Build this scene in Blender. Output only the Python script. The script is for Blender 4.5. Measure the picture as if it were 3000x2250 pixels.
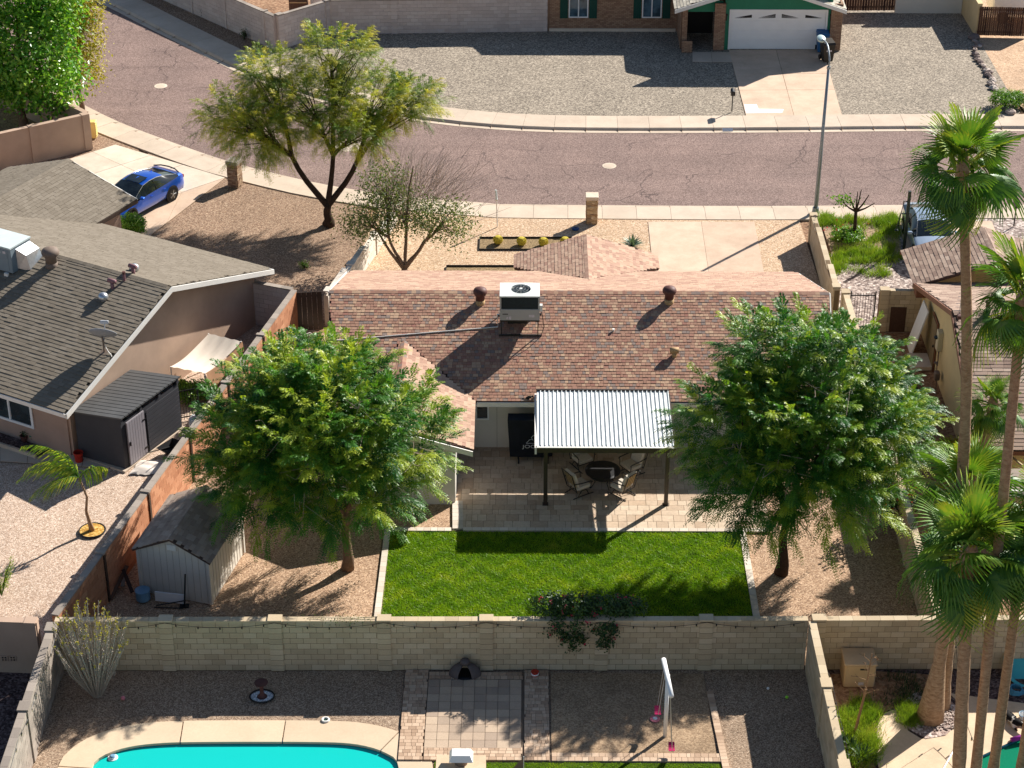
import bpy, bmesh, math, random
import numpy as np
from mathutils import Matrix, Vector
R=math.radians
random.seed(7); rng=np.random.default_rng(11)
for o in list(bpy.data.objects): bpy.data.objects.remove(o)
scene=bpy.context.scene; col=scene.collection
# ------------------------------------------------------------------ camera, sky, sun, exposure
CAMH=39.6; FPX=6067.0; PITCH=math.atan(3525/FPX); YAW=math.atan(53/(FPX/math.cos(PITCH)))
cd=bpy.data.cameras.new('camera'); cd.sensor_width=36; cd.lens=FPX/3000*36; cd.clip_end=2000; cd.clip_start=1
cam=bpy.data.objects.new('camera',cd); col.objects.link(cam)
cam.location=(0,0,CAMH); cam.rotation_euler=(math.pi/2-PITCH,0,YAW); scene.camera=cam
SUN_AZ=R(43.5); SUN_EL=R(32.5)
w=bpy.data.worlds.new('World'); scene.world=w; w.use_nodes=True
nt=w.node_tree; bg=nt.nodes['Background']; sky=nt.nodes.new('ShaderNodeTexSky'); sky.sky_type='NISHITA'
sky.sun_disc=False; sky.sun_elevation=SUN_EL; sky.sun_rotation=SUN_AZ; sky.altitude=350; sky.air_density=1.0; sky.dust_density=0.6; sky.ozone_density=1.2
nt.links.new(sky.outputs[0],bg.inputs[0]); bg.inputs[1].default_value=0.055
sl=bpy.data.lights.new('sun','SUN'); sl.energy=5.0; sl.angle=R(0.5); sl.color=(1.0,0.955,0.89)
so=bpy.data.objects.new('sun',sl); col.objects.link(so)
sd=Vector((math.sin(SUN_AZ)*math.cos(SUN_EL),math.cos(SUN_AZ)*math.cos(SUN_EL),math.sin(SUN_EL)))
so.rotation_euler=sd.to_track_quat('Z','Y').to_euler(); so.location=(40,140,80)
vs=scene.view_settings; vs.view_transform='Standard'; vs.look='None'; vs.gamma=1; vs.use_curve_mapping=False; vs.exposure=0.95
# ------------------------------------------------------------------ pixel -> place (3000x2250 photo pixels; depth from the plane a thing stands on)
_ct,_st,_cp,_sp=math.cos(PITCH),math.sin(PITCH),math.cos(YAW),math.sin(YAW)
_F=Vector((-_sp*_ct,_cp*_ct,-_st)); _RT=Vector((_cp,_sp,0)); _UP=Vector((-_sp*_st,_cp*_st,_ct))
def ray(u,v): return _F+_RT*((u-1500)/FPX)-_UP*((v-1125)/FPX)
def P(u,v,z=0.0):
    d=ray(u,v); t=(z-CAMH)/d.z; return Vector((d.x*t,d.y*t,z))
def PY(u,v,y):
    d=ray(u,v); t=y/d.y; return Vector((d.x*t,y,CAMH+d.z*t))
def PX(u,v,x):
    d=ray(u,v); t=x/d.x; return Vector((x,d.y*t,CAMH+d.z*t))
# ------------------------------------------------------------------ materials
MATS={}
def S(r,g,b):   # sRGB 0-255 -> linear
    f=lambda c:(c/255/12.92 if c/255<=.04045 else ((c/255+.055)/1.055)**2.4)
    return (f(r),f(g),f(b),1)
class N:
    def __init__(s,name):
        s.m=bpy.data.materials.new(name); s.m.use_nodes=True; s.t=s.m.node_tree; s.b=s.t.nodes['Principled BSDF']; MATS[name]=s.m
    def n(s,typ,**k):
        x=s.t.nodes.new(typ)
        for a,v in k.items():
            if a.startswith('i_'): x.inputs[a[2:].replace('_',' ')].default_value=v
            else: setattr(x,a,v)
        return x
    def l(s,a,b): s.t.links.new(a,b)
    def pos(s,mode='world'):
        if mode=='world': return s.n('ShaderNodeNewGeometry').outputs['Position']
        return s.n('ShaderNodeTexCoord').outputs['Object']
    def ramp(s,fac,stops,interp='LINEAR'):
        r=s.n('ShaderNodeValToRGB'); e=r.color_ramp; e.interpolation=interp
        while len(e.elements)<len(stops): e.elements.new(.5)
        for el,(p,c) in zip(e.elements,stops): el.position=p; el.color=c
        s.l(fac,r.inputs[0]); return r.outputs[0]
    def mix(s,fac,a,b,mode='MIX'):
        x=s.n('ShaderNodeMix',data_type='RGBA',blend_type=mode)
        for sock,v in ((x.inputs[0],fac),(x.inputs[6],a),(x.inputs[7],b)):
            if hasattr(v,'is_output'): s.l(v,sock)
            else: sock.default_value=v
        return x.outputs[2]
    def noise(s,vec,scale,detail=4,rough=.55,dist=0):
        x=s.n('ShaderNodeTexNoise'); x.inputs['Scale'].default_value=scale; x.inputs['Detail'].default_value=detail; x.inputs['Roughness'].default_value=rough; x.inputs['Distortion'].default_value=dist
        s.l(vec,x.inputs['Vector']); return x.outputs[0]
    def voro(s,vec,scale,feature='F1',out='Color',rnd=1.0):
        x=s.n('ShaderNodeTexVoronoi',feature=feature); x.inputs['Scale'].default_value=scale; x.inputs['Randomness'].default_value=rnd
        s.l(vec,x.inputs['Vector']); return x.outputs[out]
    def bump(s,h,strength=.5,dist=.02):
        x=s.n('ShaderNodeBump'); x.inputs['Strength'].default_value=strength; x.inputs['Distance'].default_value=dist
        s.l(h,x.inputs['Height']); s.l(x.outputs[0],s.b.inputs['Normal'])
    def math(s,op,a,b=0.0):
        x=s.n('ShaderNodeMath',operation=op)
        for sock,v in ((x.inputs[0],a),(x.inputs[1],b)):
            if hasattr(v,'is_output'): s.l(v,sock)
            else: sock.default_value=v
        return x.outputs[0]
    def set(s,rough=.8,metal=0,spec=.3):
        s.b.inputs['Roughness'].default_value=rough; s.b.inputs['Metallic'].default_value=metal; s.b.inputs['Specular IOR Level'].default_value=spec
    def col(s,c):
        if hasattr(c,'is_output'): s.l(c,s.b.inputs['Base Color'])
        else: s.b.inputs['Base Color'].default_value=c
    def rnd(s):
        a=s.n('ShaderNodeObjectInfo').outputs['Random']; b=s.n('ShaderNodeNewGeometry').outputs['Random Per Island']
        return s.math('FRACT',s.math('ADD',a,b))
def sc(c,k): return (c[0]*k,c[1]*k,c[2]*k,1)
def plain(name,c,rough=.6,metal=0,spec=.4,var=.12,scale=3,mode='obj',bump=0,bscale=60):
    q=N(name); p=q.pos(mode); n=q.noise(p,scale,5,.6)
    q.col(q.ramp(n,[(.3,sc(c,1-var)),(.7,sc(c,1+var))])); q.set(rough,metal,spec)
    if bump: q.bump(q.noise(p,bscale,3),bump,.01)
    return q.m
def tint(name,stops,rough=.85,grain=.15,gscale=25,bump=.3,bscale=80,dirt=0.0,mode='world'):
    """pieces: colour from per-object + per-island random, fine grain over it"""
    q=N(name); r=q.rnd(); base=q.ramp(r,stops); p=q.pos(mode)
    g=q.noise(p,gscale,4,.7); c=q.mix(grain*2,base,q.ramp(g,[(.25,(.55,.55,.55,1)),(.75,(1.35,1.35,1.35,1))]),'MULTIPLY')
    if dirt:
        d=q.noise(p,.7,6,.65); c=q.mix(dirt,c,q.ramp(d,[(.35,(.62,.58,.55,1)),(.65,(1.1,1.1,1.1,1))]),'MULTIPLY')
    q.col(c); q.set(rough,0,.25); q.bump(q.noise(p,bscale,3),bump,.006); return q.m
def gravel(name,stops,cell=.055,big=.25,bump=.9,patch=None,rough=.9):
    q=N(name); p=q.pos(); v=q.voro(p,1/cell,'F1','Color'); sep=q.n('ShaderNodeSeparateColor'); q.l(v,sep.inputs[0])
    c=q.ramp(sep.outputs[0],stops)
    v2=q.voro(p,1/(cell*2.3),'F1','Color'); sep2=q.n('ShaderNodeSeparateColor'); q.l(v2,sep2.inputs[0])
    c=q.mix(.3,c,q.ramp(sep2.outputs[1],[(0,(.7,.68,.66,1)),(.5,(1,1,1,1)),(1,(1.35,1.33,1.3,1))]),'MULTIPLY')
    n=q.noise(p,.45,6,.65); c=q.mix(big*2,c,q.ramp(n,[(.32,(.72,.70,.68,1)),(.68,(1.22,1.2,1.18,1))]),'MULTIPLY')
    if patch:
        n2=q.noise(p,patch[1],5,.7); c=q.mix(q.ramp(n2,[(patch[2],(0,0,0,1)),(patch[2]+.12,(1,1,1,1))]),c,patch[0])
    q.col(c); q.set(rough,0,.2); d=q.voro(p,1/cell,'F1','Distance'); q.bump(q.math('MULTIPLY',d,-1.0),bump*.55,.02); return q.m
def concrete(name,c,cell=2.0,stain=.22,rough=.85):
    q=N(name); p=q.pos(); n=q.noise(p,.9,6,.7); n2=q.noise(p,14,4,.7); r=q.rnd()
    k=q.mix(stain*2,c,q.ramp(n,[(.3,(.7,.67,.64,1)),(.65,(1.12,1.12,1.12,1))]),'MULTIPLY')
    k=q.mix(.3,k,q.ramp(n2,[(.3,(.8,.79,.78,1)),(.7,(1.12,1.12,1.12,1))]),'MULTIPLY')
    k=q.mix(.5,k,q.ramp(r,[(0,(.86,.85,.84,1)),(1,(1.1,1.1,1.1,1))]),'MULTIPLY')
    q.col(k); q.set(rough,0,.25); q.bump(n2,.25,.006); return q.m
def asphalt(name):
    q=N(name); p=q.pos(); v=q.voro(p,28,'F1','Color'); sep=q.n('ShaderNodeSeparateColor'); q.l(v,sep.inputs[0])
    c=q.ramp(sep.outputs[0],[(0,S(104,86,79)),(.5,S(132,111,103)),(1,S(156,135,125))])
    n=q.noise(p,.35,6,.6); c=q.mix(.6,c,q.ramp(n,[(.3,(.76,.75,.76,1)),(.7,(1.18,1.15,1.13,1))]),'MULTIPLY')
    mp=q.n('ShaderNodeMapping'); mp.inputs['Scale'].default_value=(.05,.9,1); q.l(p,mp.inputs[0])
    st=q.noise(mp.outputs[0],1.0,4,.6); c=q.mix(.5,c,q.ramp(st,[(.35,(.78,.77,.77,1)),(.6,(1.08,1.08,1.08,1))]),'MULTIPLY')
    # cracks: warped Voronoi edges of two sizes, broken up by noise
    wv=q.n('ShaderNodeTexNoise'); wv.inputs['Scale'].default_value=1.1; wv.inputs['Detail'].default_value=6; q.l(p,wv.inputs['Vector'])
    ad=q.n('ShaderNodeVectorMath',operation='MULTIPLY_ADD'); q.l(wv.outputs['Color'],ad.inputs[0]); ad.inputs[1].default_value=(.9,.9,.9); q.l(p,ad.inputs[2])
    br=q.ramp(q.noise(p,.33,3,.5),[(.44,(0,0,0,1)),(.56,(1,1,1,1))])
    for scl,wd,k in ((.36,.009,.6),(.8,.008,.4)):
        e=q.voro(ad.outputs[0],scl,'DISTANCE_TO_EDGE','Distance'); m=q.ramp(e,[(wd*.5,(1,1,1,1)),(wd*1.3,(0,0,0,1))])
        m=q.math('MULTIPLY',m,q.math('MULTIPLY',br,k)); c=q.mix(m,c,S(58,46,46))
    q.col(c); q.set(.9,0,.2); q.bump(q.voro(p,28,'F1','Distance'),.5,.012); return q.m
def leafmat(name,stops,trans=.35,rough=.45,scale=.9):
    q=N(name); at=q.n('ShaderNodeAttribute'); at.attribute_name='tone'; r=at.outputs['Fac']; n=q.noise(q.pos(),scale,3,.5); f=q.math('ADD',q.math('MULTIPLY',r,.7),q.math('MULTIPLY',n,.4))
    c=q.ramp(f,stops); q.col(c); q.set(rough,0,.35)
    tr=q.n('ShaderNodeBsdfTranslucent'); q.l(q.mix(1.0,c,(1.25,1.35,.55,1),'MULTIPLY'),tr.inputs[0])
    mx=q.n('ShaderNodeMixShader'); mx.inputs[0].default_value=trans; out=q.t.nodes['Material Output']
    q.l(q.b.outputs[0],mx.inputs[1]); q.l(tr.outputs[0],mx.inputs[2]); q.l(mx.outputs[0],out.inputs[0]); return q.m
def glassmat(name,c=(.02,.03,.035,1),rough=.06):
    q=N(name); n=q.noise(q.pos(),2.2,3); q.col(q.ramp(n,[(.35,sc(c,.6)),(.65,sc(c,1.6))])); q.set(rough,0,.8); return q.m
def metal(name,c,rough=.35,met=.9,var=.1): return plain(name,c,rough,met,.5,var,4)
# ------------------------------------------------------------------ objects
def W(o):
    m=o.matrix_basis.copy()
    return W(o.parent)@o.matrix_parent_inverse@m if o.parent else m
def props(o,label=None,cat=None,group=None,kind=None):
    if label: o['label']=label
    if cat: o['category']=cat
    if group: o['group']=group
    if kind: o['kind']=kind
    return o
def thing(name,label,cat,loc=(0,0,0),rz=0,group=None):
    o=bpy.data.objects.new(name,None); o.empty_display_size=.2; col.objects.link(o); o.location=loc; o.rotation_euler=(0,0,rz)
    return props(o,label,cat,group)
def objmesh(name,me,parent=None,loc=(0,0,0),rot=(0,0,0),scale=(1,1,1)):
    o=bpy.data.objects.new(name,me); col.objects.link(o); o.parent=parent; o.location=loc; o.rotation_euler=rot; o.scale=scale; return o
class MB:
    def __init__(s): s.v=[]; s.f=[]; s.mi=[]; s.cm=0
    def add(s,vs,fs):
        k=len(s.v); s.v+= [tuple(x) for x in vs]; s.f+=[tuple(i+k for i in f) for f in fs]; s.mi+=[s.cm]*len(fs); return s
    def box(s,c,d,rz=0,M=None):
        x,y,z=d[0]/2,d[1]/2,d[2]/2; ca,sa=math.cos(rz),math.sin(rz); vs=[]
        for dz in(-z,z):
            for dx,dy in((-x,-y),(x,-y),(x,y),(-x,y)):
                q=Vector((dx*ca-dy*sa,dx*sa+dy*ca,dz)); q=(M@q) if M else q
                vs.append(q+Vector(c))
        return s.add(vs,[(3,2,1,0),(4,5,6,7),(0,1,5,4),(1,2,6,5),(2,3,7,6),(3,0,4,7)])
    def bx(s,a,b): return s.box([(a[i]+b[i])/2 for i in range(3)],[abs(b[i]-a[i]) for i in range(3)])
    def prism(s,poly,z0,z1):
        n=len(poly); a=sum(poly[i][0]*poly[(i+1)%n][1]-poly[(i+1)%n][0]*poly[i][1] for i in range(n))
        if a<0: poly=poly[::-1]
        vs=[(p[0],p[1],z0) for p in poly]+[(p[0],p[1],z1) for p in poly]
        return s.add(vs,[tuple(range(n-1,-1,-1)),tuple(range(n,2*n))]+[(i,(i+1)%n,n+(i+1)%n,n+i) for i in range(n)])
    def poly3(s,pts,th=0,dirv=(0,0,-1)):
        n=len(pts)
        if not th: return s.add(pts,[tuple(range(n))])
        d=Vector(dirv)*th; vs=list(pts)+[Vector(p)+d for p in pts]
        return s.add(vs,[tuple(range(n)),tuple(range(2*n-1,n-1,-1))]+[((i+1)%n,i,n+i,n+(i+1)%n) for i in range(n)])
    def tube(s,pts,rad,n=8,cap=True):
        pts=[Vector(p) for p in pts]; rad=rad if isinstance(rad,(list,tuple)) else [rad]*len(pts); rings=[]
        up=Vector((0,0,1))
        for i,p in enumerate(pts):
            d=(pts[min(i+1,len(pts)-1)]-pts[max(i-1,0)])
            d=d.normalized() if d.length>1e-9 else Vector((0,0,1))
            a=d.cross(up if abs(d.z)<.95 else Vector((1,0,0))).normalized(); b=d.cross(a)
            rings.append([p+(a*math.cos(2*math.pi*j/n)+b*math.sin(2*math.pi*j/n))*rad[i] for j in range(n)])
        vs=[q for r_ in rings for q in r_]; fs=[]
        for i in range(len(pts)-1):
            for j in range(n): fs.append((i*n+j,(i+1)*n+j,(i+1)*n+(j+1)%n,i*n+(j+1)%n))
        if cap: fs+= [tuple(range(n)),tuple(range(len(pts)*n-1,(len(pts)-1)*n-1,-1))]
        return s.add(vs,fs)
    def lathe(s,prof,c=(0,0,0),n=16,sx=1,sy=1):
        vs=[(c[0]+r_*math.cos(2*math.pi*j/n)*sx,c[1]+r_*math.sin(2*math.pi*j/n)*sy,c[2]+z) for r_,z in prof for j in range(n)]; fs=[]
        for i in range(len(prof)-1):
            for j in range(n): fs.append((i*n+j,i*n+(j+1)%n,(i+1)*n+(j+1)%n,(i+1)*n+j))
        if prof[0][0]>1e-4: fs.append(tuple(range(n-1,-1,-1)))
        if prof[-1][0]>1e-4: fs.append(tuple(range((len(prof)-1)*n,len(prof)*n)))
        return s.add(vs,fs)
    def grid(s,rows):
        m=len(rows[0]); vs=[p for r_ in rows for p in r_]
        return s.add(vs,[(i*m+j,i*m+j+1,(i+1)*m+j+1,(i+1)*m+j) for i in range(len(rows)-1) for j in range(m-1)])
    def build(s,name,mat,parent=None,world=False,smooth=False,bevel=0,recalc=False,**pr):
        me=bpy.data.meshes.new(name); vs=s.v; loc=(0,0,0)
        if parent is None:
            A=np.array(vs); loc=((A[:,0].min()+A[:,0].max())/2,(A[:,1].min()+A[:,1].max())/2,A[:,2].min())
            vs=(A-np.array(loc)).tolist()
        elif world:
            Mi=W(parent).inverted(); vs=[tuple(Mi@Vector(q)) for q in vs]
        me.from_pydata(vs,[],s.f); mats=mat if isinstance(mat,(list,tuple)) else [mat]
        for m in mats: me.materials.append(m)
        if len(mats)>1: me.polygons.foreach_set('material_index',s.mi)
        if bevel or recalc:
            b=bmesh.new(); b.from_mesh(me)
            if recalc: bmesh.ops.recalc_face_normals(b,faces=b.faces)
            if bevel: bmesh.ops.bevel(b,geom=b.edges,offset=bevel,segments=1,affect='EDGES',profile=.5)
            b.to_mesh(me); b.free()
        if smooth: me.shade_smooth()
        o=objmesh(name,me,parent,loc); props(o,**pr); return o
def npmesh(name,V,nper,mat,parent=None,world=False,faces=None,loc=(0,0,0),midx=None,mats=None,tone=None,**pr):
    """V: (k,nper,3) polygons as separate faces (fast)"""
    V=np.asarray(V,dtype=np.float64)
    if parent is not None and world:
        Mi=np.array(W(parent).inverted()); V=V@Mi[:3,:3].T+Mi[:3,3]
    k=V.shape[0]; me=bpy.data.meshes.new(name); me.vertices.add(k*nper); me.vertices.foreach_set('co',V.reshape(-1))
    me.loops.add(k*nper); me.loops.foreach_set('vertex_index',np.arange(k*nper,dtype=np.int32))
    me.polygons.add(k); me.polygons.foreach_set('loop_start',np.arange(0,k*nper,nper,dtype=np.int32)); me.polygons.foreach_set('loop_total',np.full(k,nper,dtype=np.int32))
    for m in (mats or [mat]): me.materials.append(m)
    if midx is not None: me.polygons.foreach_set('material_index',np.asarray(midx,dtype=np.int32))
    me.polygons.foreach_set('use_smooth',np.zeros(k,dtype=bool))
    me.update(calc_edges=True)
    if tone is not None: me.attributes.new('tone','FLOAT','FACE').data.foreach_set('value',np.asarray(tone,dtype=np.float32))
    o=objmesh(name,me,parent,loc); props(o,**pr); return o
_unit={}
def unit_box(mat):
    if mat.name not in _unit:
        m=MB().box((0,0,0),(1,1,1)); me=bpy.data.meshes.new('piece_'+mat.name); me.from_pydata(m.v,[],m.f); me.materials.append(mat); _unit[mat.name]=me
    return _unit[mat.name]
def pieces(parent,name,items,mat,limit=300,key=None):
    """items: (center, size, M3x3) in world space. The first `limit` (by key) are objects, the rest one joined 'stuff' part."""
    if key: items=sorted(items,key=key)
    Mi=W(parent).inverted(); me=unit_box(mat)
    for c,d,M in items[:limit]:
        o=bpy.data.objects.new(name,me); col.objects.link(o); o.parent=parent
        o.matrix_basis=Mi@(Matrix.Translation(c)@M.to_4x4()@Matrix.Diagonal((d[0],d[1],d[2],1)))
    rest=items[limit:]
    if rest: join_boxes(parent,name,rest,mat)
def join_boxes(parent,name,rest,mat):
    base=np.array([(-.5,-.5,-.5),(.5,-.5,-.5),(.5,.5,-.5),(-.5,.5,-.5),(-.5,-.5,.5),(.5,-.5,.5),(.5,.5,.5),(-.5,.5,.5)])
    F=[(3,2,1,0),(4,5,6,7),(0,1,5,4),(1,2,6,5),(2,3,7,6),(3,0,4,7)]
    C=np.array([tuple(c) for c,_,_ in rest]); D=np.array([tuple(d) for _,d,_ in rest]); Ms=np.array([[list(r_) for r_ in M] for _,_,M in rest])
    V=np.einsum('kij,kpj->kpi',Ms,base[None]*D[:,None,:])+C[:,None,:]
    Mi=np.array(W(parent).inverted()); V=V@Mi[:3,:3].T+Mi[:3,3]
    k=len(rest); me=bpy.data.meshes.new(name); me.vertices.add(8*k); me.vertices.foreach_set('co',V.reshape(-1))
    L=(np.array(F)[None]+(np.arange(k)*8)[:,None,None]).reshape(-1); me.loops.add(len(L)); me.loops.foreach_set('vertex_index',L.astype(np.int32))
    me.polygons.add(6*k); me.polygons.foreach_set('loop_start',np.arange(0,24*k,4,dtype=np.int32)); me.polygons.foreach_set('loop_total',np.full(6*k,4,dtype=np.int32))
    me.materials.append(mat); me.polygons.foreach_set('use_smooth',np.zeros(6*k,dtype=bool)); me.update(calc_edges=True); o=objmesh(name,me,parent); o['kind']='stuff'; return o
def copytree(o,parent=None):
    c=o.copy(); col.objects.link(c); c.parent=parent
    for ch in list(o.children): copytree(ch,c)
    return c
I3=Matrix.Identity(3)
def rotz(a): return Matrix.Rotation(a,3,'Z')
def frame(x,z):
    x=Vector(x).normalized(); z=Vector(z).normalized(); y=z.cross(x).normalized(); x=y.cross(z); return Matrix((x,y,z)).transposed()
def inpoly(p,poly):
    x,y=p; c=False; n=len(poly)
    for i in range(n):
        x1,y1=poly[i]; x2,y2=poly[i-1]
        if (y1>y)!=(y2>y) and x<(x2-x1)*(y-y1)/(y2-y1)+x1: c=not c
    return c
def sheet(name,poly,z,mat,th=0.0,kind='structure',label=None,cat=None):
    """a ground sheet; poly world xy"""
    clean=[]
    for p in poly:
        if not clean or (abs(p[0]-clean[-1][0])+abs(p[1]-clean[-1][1]))>.03: clean.append((p[0],p[1]))
    poly=clean; from mathutils.geometry import tessellate_polygon
    tr=tessellate_polygon([[Vector((x,y,0)) for x,y in poly]]); fs=[]
    for t in tr:
        (ax,ay),(bx_,by),(cx,cy)=[poly[i] for i in t]; k=(bx_-ax)*(cy-ay)-(cx-ax)*(by-ay)
        if abs(k)>1e-7: fs.append(tuple(t) if k>0 else tuple(t)[::-1])
    m=MB().add([(x,y,z) for x,y in poly],fs)
    return m.build(name,mat,kind=kind,label=label,cat=cat)
def pp(*uv,z=0.0): return [P(u,v,z) for u,v in uv]
def shingles(parent,pts,mat,base,row=.143,tw=(.12,.26),limit=300,th=.02,name='shingle',deck='deck',basemat=None,side=.10,thick=.10,shared=None):
    """roof plane; pts[0]->pts[1] is the eave line, courses run parallel to it. Deck below, overlapping tabs on it."""
    pts=[Vector(p) for p in pts]; u=(pts[1]-pts[0]).normalized(); nrm=u.cross(pts[2]-pts[0]).normalized()
    if nrm.z<0: nrm=-nrm
    v=nrm.cross(u)
    if v.z<0: v=-v; 
    d=MB().poly3(pts,thick,-nrm); d.build(deck,base,parent,world=True,recalc=True)
    q=[((p-pts[0]).dot(u),(p-pts[0]).dot(v)) for p in pts]; vmax=max(a[1] for a in q); umin=min(a[0] for a in q); umax=max(a[0] for a in q)
    M=Matrix((u,v,nrm)).transposed(); tilt=Matrix.Rotation(-.075,3,'X'); items=[]; r_=0; vv=row*.45
    while vv<vmax-.02:
        x=umin-random.random()*.2
        while x<umax:
            wd=random.uniform(*tw); cx=x+wd/2
            if inpoly((cx,vv),q):
                # clip the ends to the outline
                a,b=x,x+wd
                while a<cx and not inpoly((a,vv),q): a+=.02
                while b>cx and not inpoly((b,vv),q): b-=.02
                if b-a>.03:
                    items.append((pts[0]+u*((a+b)/2)+v*(vv+.01)+nrm*(.012+random.uniform(0,.006)),(b-a-.008,row*1.12,th+random.choice((0,0,.008))),M@tilt))
            x+=wd
        vv+=row
    if shared is None: pieces(parent,name,items,mat,limit,key=lambda t:(t[0].y))
    else: shared.extend(items)
def ridgecaps(parent,a,b,mat,width=.28,step=.17,name='ridge_cap',slope=.3333,limit=60,store=None):
    a,b=Vector(a),Vector(b); L=(b-a).length; d=(b-a)/L; n=int(L/step); side=d.cross(Vector((0,0,1))).normalized(); it=[]
    for i in range(n):
        c=a+d*((i+.5)*step)
        for s in(-1,1):
            sv=(side*s-Vector((0,0,slope))).normalized(); M=frame(d,d.cross(sv)*(1 if (d.cross(sv)).z>0 else -1))
            it.append((c+sv*(width/4)+Vector((0,0,.028)),(step*1.02,width/2,.016),M))
    (store.extend(it) if store is not None else pieces(parent,name,it,mat,limit))
def block_wall(name,label,p0,p1,h,mat,mortar,cap=None,bl=.406,ch=.203,th=.2,pil=(),pilw=.42,limit=300,cat='wall',z0=0.0,group=None,capmat=None,step=None,pilmat=None,pilh=.06):
    """running-bond block wall from p0 to p1 with recessed joints; pil: positions (m from p0) of pilasters"""
    p0=Vector((p0[0],p0[1],z0)); p1=Vector((p1[0],p1[1],z0)); L=(p1-p0).length; d=(p1-p0)/L; ang=math.atan2(d.y,d.x); M=rotz(ang)
    t=thing(name,label,cat,(p0+p1)/2,0,group)
    hh=step if step else (lambda x:h)
    n=max(1,round(h/ch)); items=[]
    segs=[(0,L)]
    if step: segs=[(i*L/8,(i+1)*L/8) for i in range(8)]
    for a,b in segs:
        H=hh((a+b)/2)-.004; MB().box(p0+d*((a+b)/2)+Vector((0,0,H/2-.15)),(b-a,th-.024,H+.3-.03),ang).build('core',mortar,t,world=True)
    for r_ in range(int(max(hh(L*.06),hh(L*.94))/ch+.5)):
        x=-(bl/2 if r_%2 else 0)
        while x<L:
            a,b=max(x,0),min(x+bl,L); xm=(a+b)/2
            if b-a>.05 and (r_+.6)*ch<hh(xm):
                items.append((p0+d*xm+Vector((0,0,(r_+.5)*ch)),(b-a-.012,th+random.uniform(-.004,.004),ch-.012),M))
            x+=bl
    pieces(t,'block',items,mat,limit,key=lambda q:(q[0]-cam.location).length)
    if cap:
        n_=max(1,int(L/(bl*1.0))); ci=[]
        for i in range(n_):
            xm=(i+.5)*L/n_; ci.append((p0+d*xm+Vector((0,0,round(hh(xm)/ch)*ch+cap/2)),(L/n_-.006,th+.03,cap),M))
        pieces(t,'cap_block',ci,capmat or mat,120)
    for x in pil:
        H=round(hh(min(max(x,0),L))/ch)*ch+(cap or 0); pi=[]
        for r_ in range(int(H/ch)): pi.append((p0+d*x+Vector((0,0,(r_+.5)*ch)),(pilw,th+.09,ch-.012),M))
        ps=MB().box(p0+d*x+Vector((0,0,H/2-.1)),(pilw-.02,th+.07,H+.2-.01),ang).build('pilaster',mortar,t,world=True)
        pieces(ps,'pilaster_block',pi,pilmat or mat,20)
        MB().box(p0+d*x+Vector((0,0,H+pilh/2-.01)),(pilw+.03,th+.13,pilh),ang).build('pilaster_cap',capmat or mat,t,world=True)
    return t
# ================================================================== MATERIALS
G_far=gravel('far_gravel',[(0,S(96,88,78)),(.35,S(132,121,107)),(.7,S(154,142,126)),(1,S(190,177,158))],.05,.18)
G_tan=gravel('tan_gravel',[(0,S(146,118,92)),(.4,S(182,152,122)),(.75,S(202,174,144)),(1,S(224,202,176))],.036,.18)
G_brown=gravel('brown_gravel',[(0,S(98,78,62)),(.4,S(136,110,90)),(.75,S(158,132,110)),(1,S(184,160,136))],.036,.22,patch=(S(176,134,92),.5,.66))
G_back=gravel('back_gravel',[(0,S(122,96,76)),(.4,S(162,132,106)),(.75,S(182,152,124)),(1,S(206,178,150))],.034,.2)
G_pink=gravel('pink_gravel',[(0,S(142,118,100)),(.35,S(176,152,132)),(.7,S(194,170,150)),(1,S(222,204,186))],.032,.12)
G_near=gravel('near_gravel',[(0,S(108,90,74)),(.4,S(146,124,104)),(.75,S(164,142,120)),(1,S(188,168,146))],.03,.3,patch=(S(128,106,88),.8,.62))
G_river=gravel('river_rock',[(0,S(90,76,72)),(.4,S(140,124,116)),(.75,S(176,160,150)),(1,S(216,204,194))],.085,.18)
G_dirt=gravel('dirt',[(0,S(120,90,68)),(.5,S(150,116,90)),(1,S(172,140,110))],.09,.4,.35,patch=(S(96,70,54),.9,.6))
G_sand=gravel('sand',[(0,S(128,106,84)),(.5,S(154,130,104)),(1,S(176,152,124))],.035,.4,.4,patch=(S(120,98,78),.7,.58))
G_pale=gravel('pale_dirt',[(0,S(158,128,102)),(.5,S(190,158,128)),(1,S(208,180,150))],.05,.3,.4)
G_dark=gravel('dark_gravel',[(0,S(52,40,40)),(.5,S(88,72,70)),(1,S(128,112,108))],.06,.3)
G_mulch=gravel('bed_grit',[(0,S(96,80,56)),(.5,S(134,112,80)),(1,S(168,144,108))],.03,.15,.4)
ASPH=asphalt('asphalt')
CONC=concrete('concrete',S(200,182,162)); CONC2=concrete('concrete_pale',S(212,196,176),stain=.3); CONC3=concrete('driveway',S(204,178,154),stain=.3); DECK=concrete('pool_deck',S(206,184,156),stain=.15)
MORT=plain('mortar',S(120,108,92),.9,0,.2); MORTD=plain('joint_dirt',S(116,102,88),.95,0,.1,mode='world')
CMU=tint('tan_block',[(0,S(178,160,132)),(.35,S(190,170,140)),(.7,S(194,176,146)),(1,S(202,184,156))],grain=.1,dirt=.25)
CMUJ=plain('block_joint',S(112,94,72),.9,0,.1,mode='world')
REDB=tint('red_block',[(0,S(164,112,82)),(.4,S(176,124,92)),(.8,S(186,134,102)),(1,S(196,146,112))],grain=.12,dirt=.25)
REDJ=plain('red_joint',S(200,158,126),.9,0,.1,mode='world')
GREYB=tint('grey_block',[(0,S(192,178,170)),(.5,S(200,186,178)),(1,S(206,194,186))],grain=.08,dirt=.2,bump=.2)
GREYJ=plain('grey_block_joint',S(176,162,156),.9,0,.1,mode='world')
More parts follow.
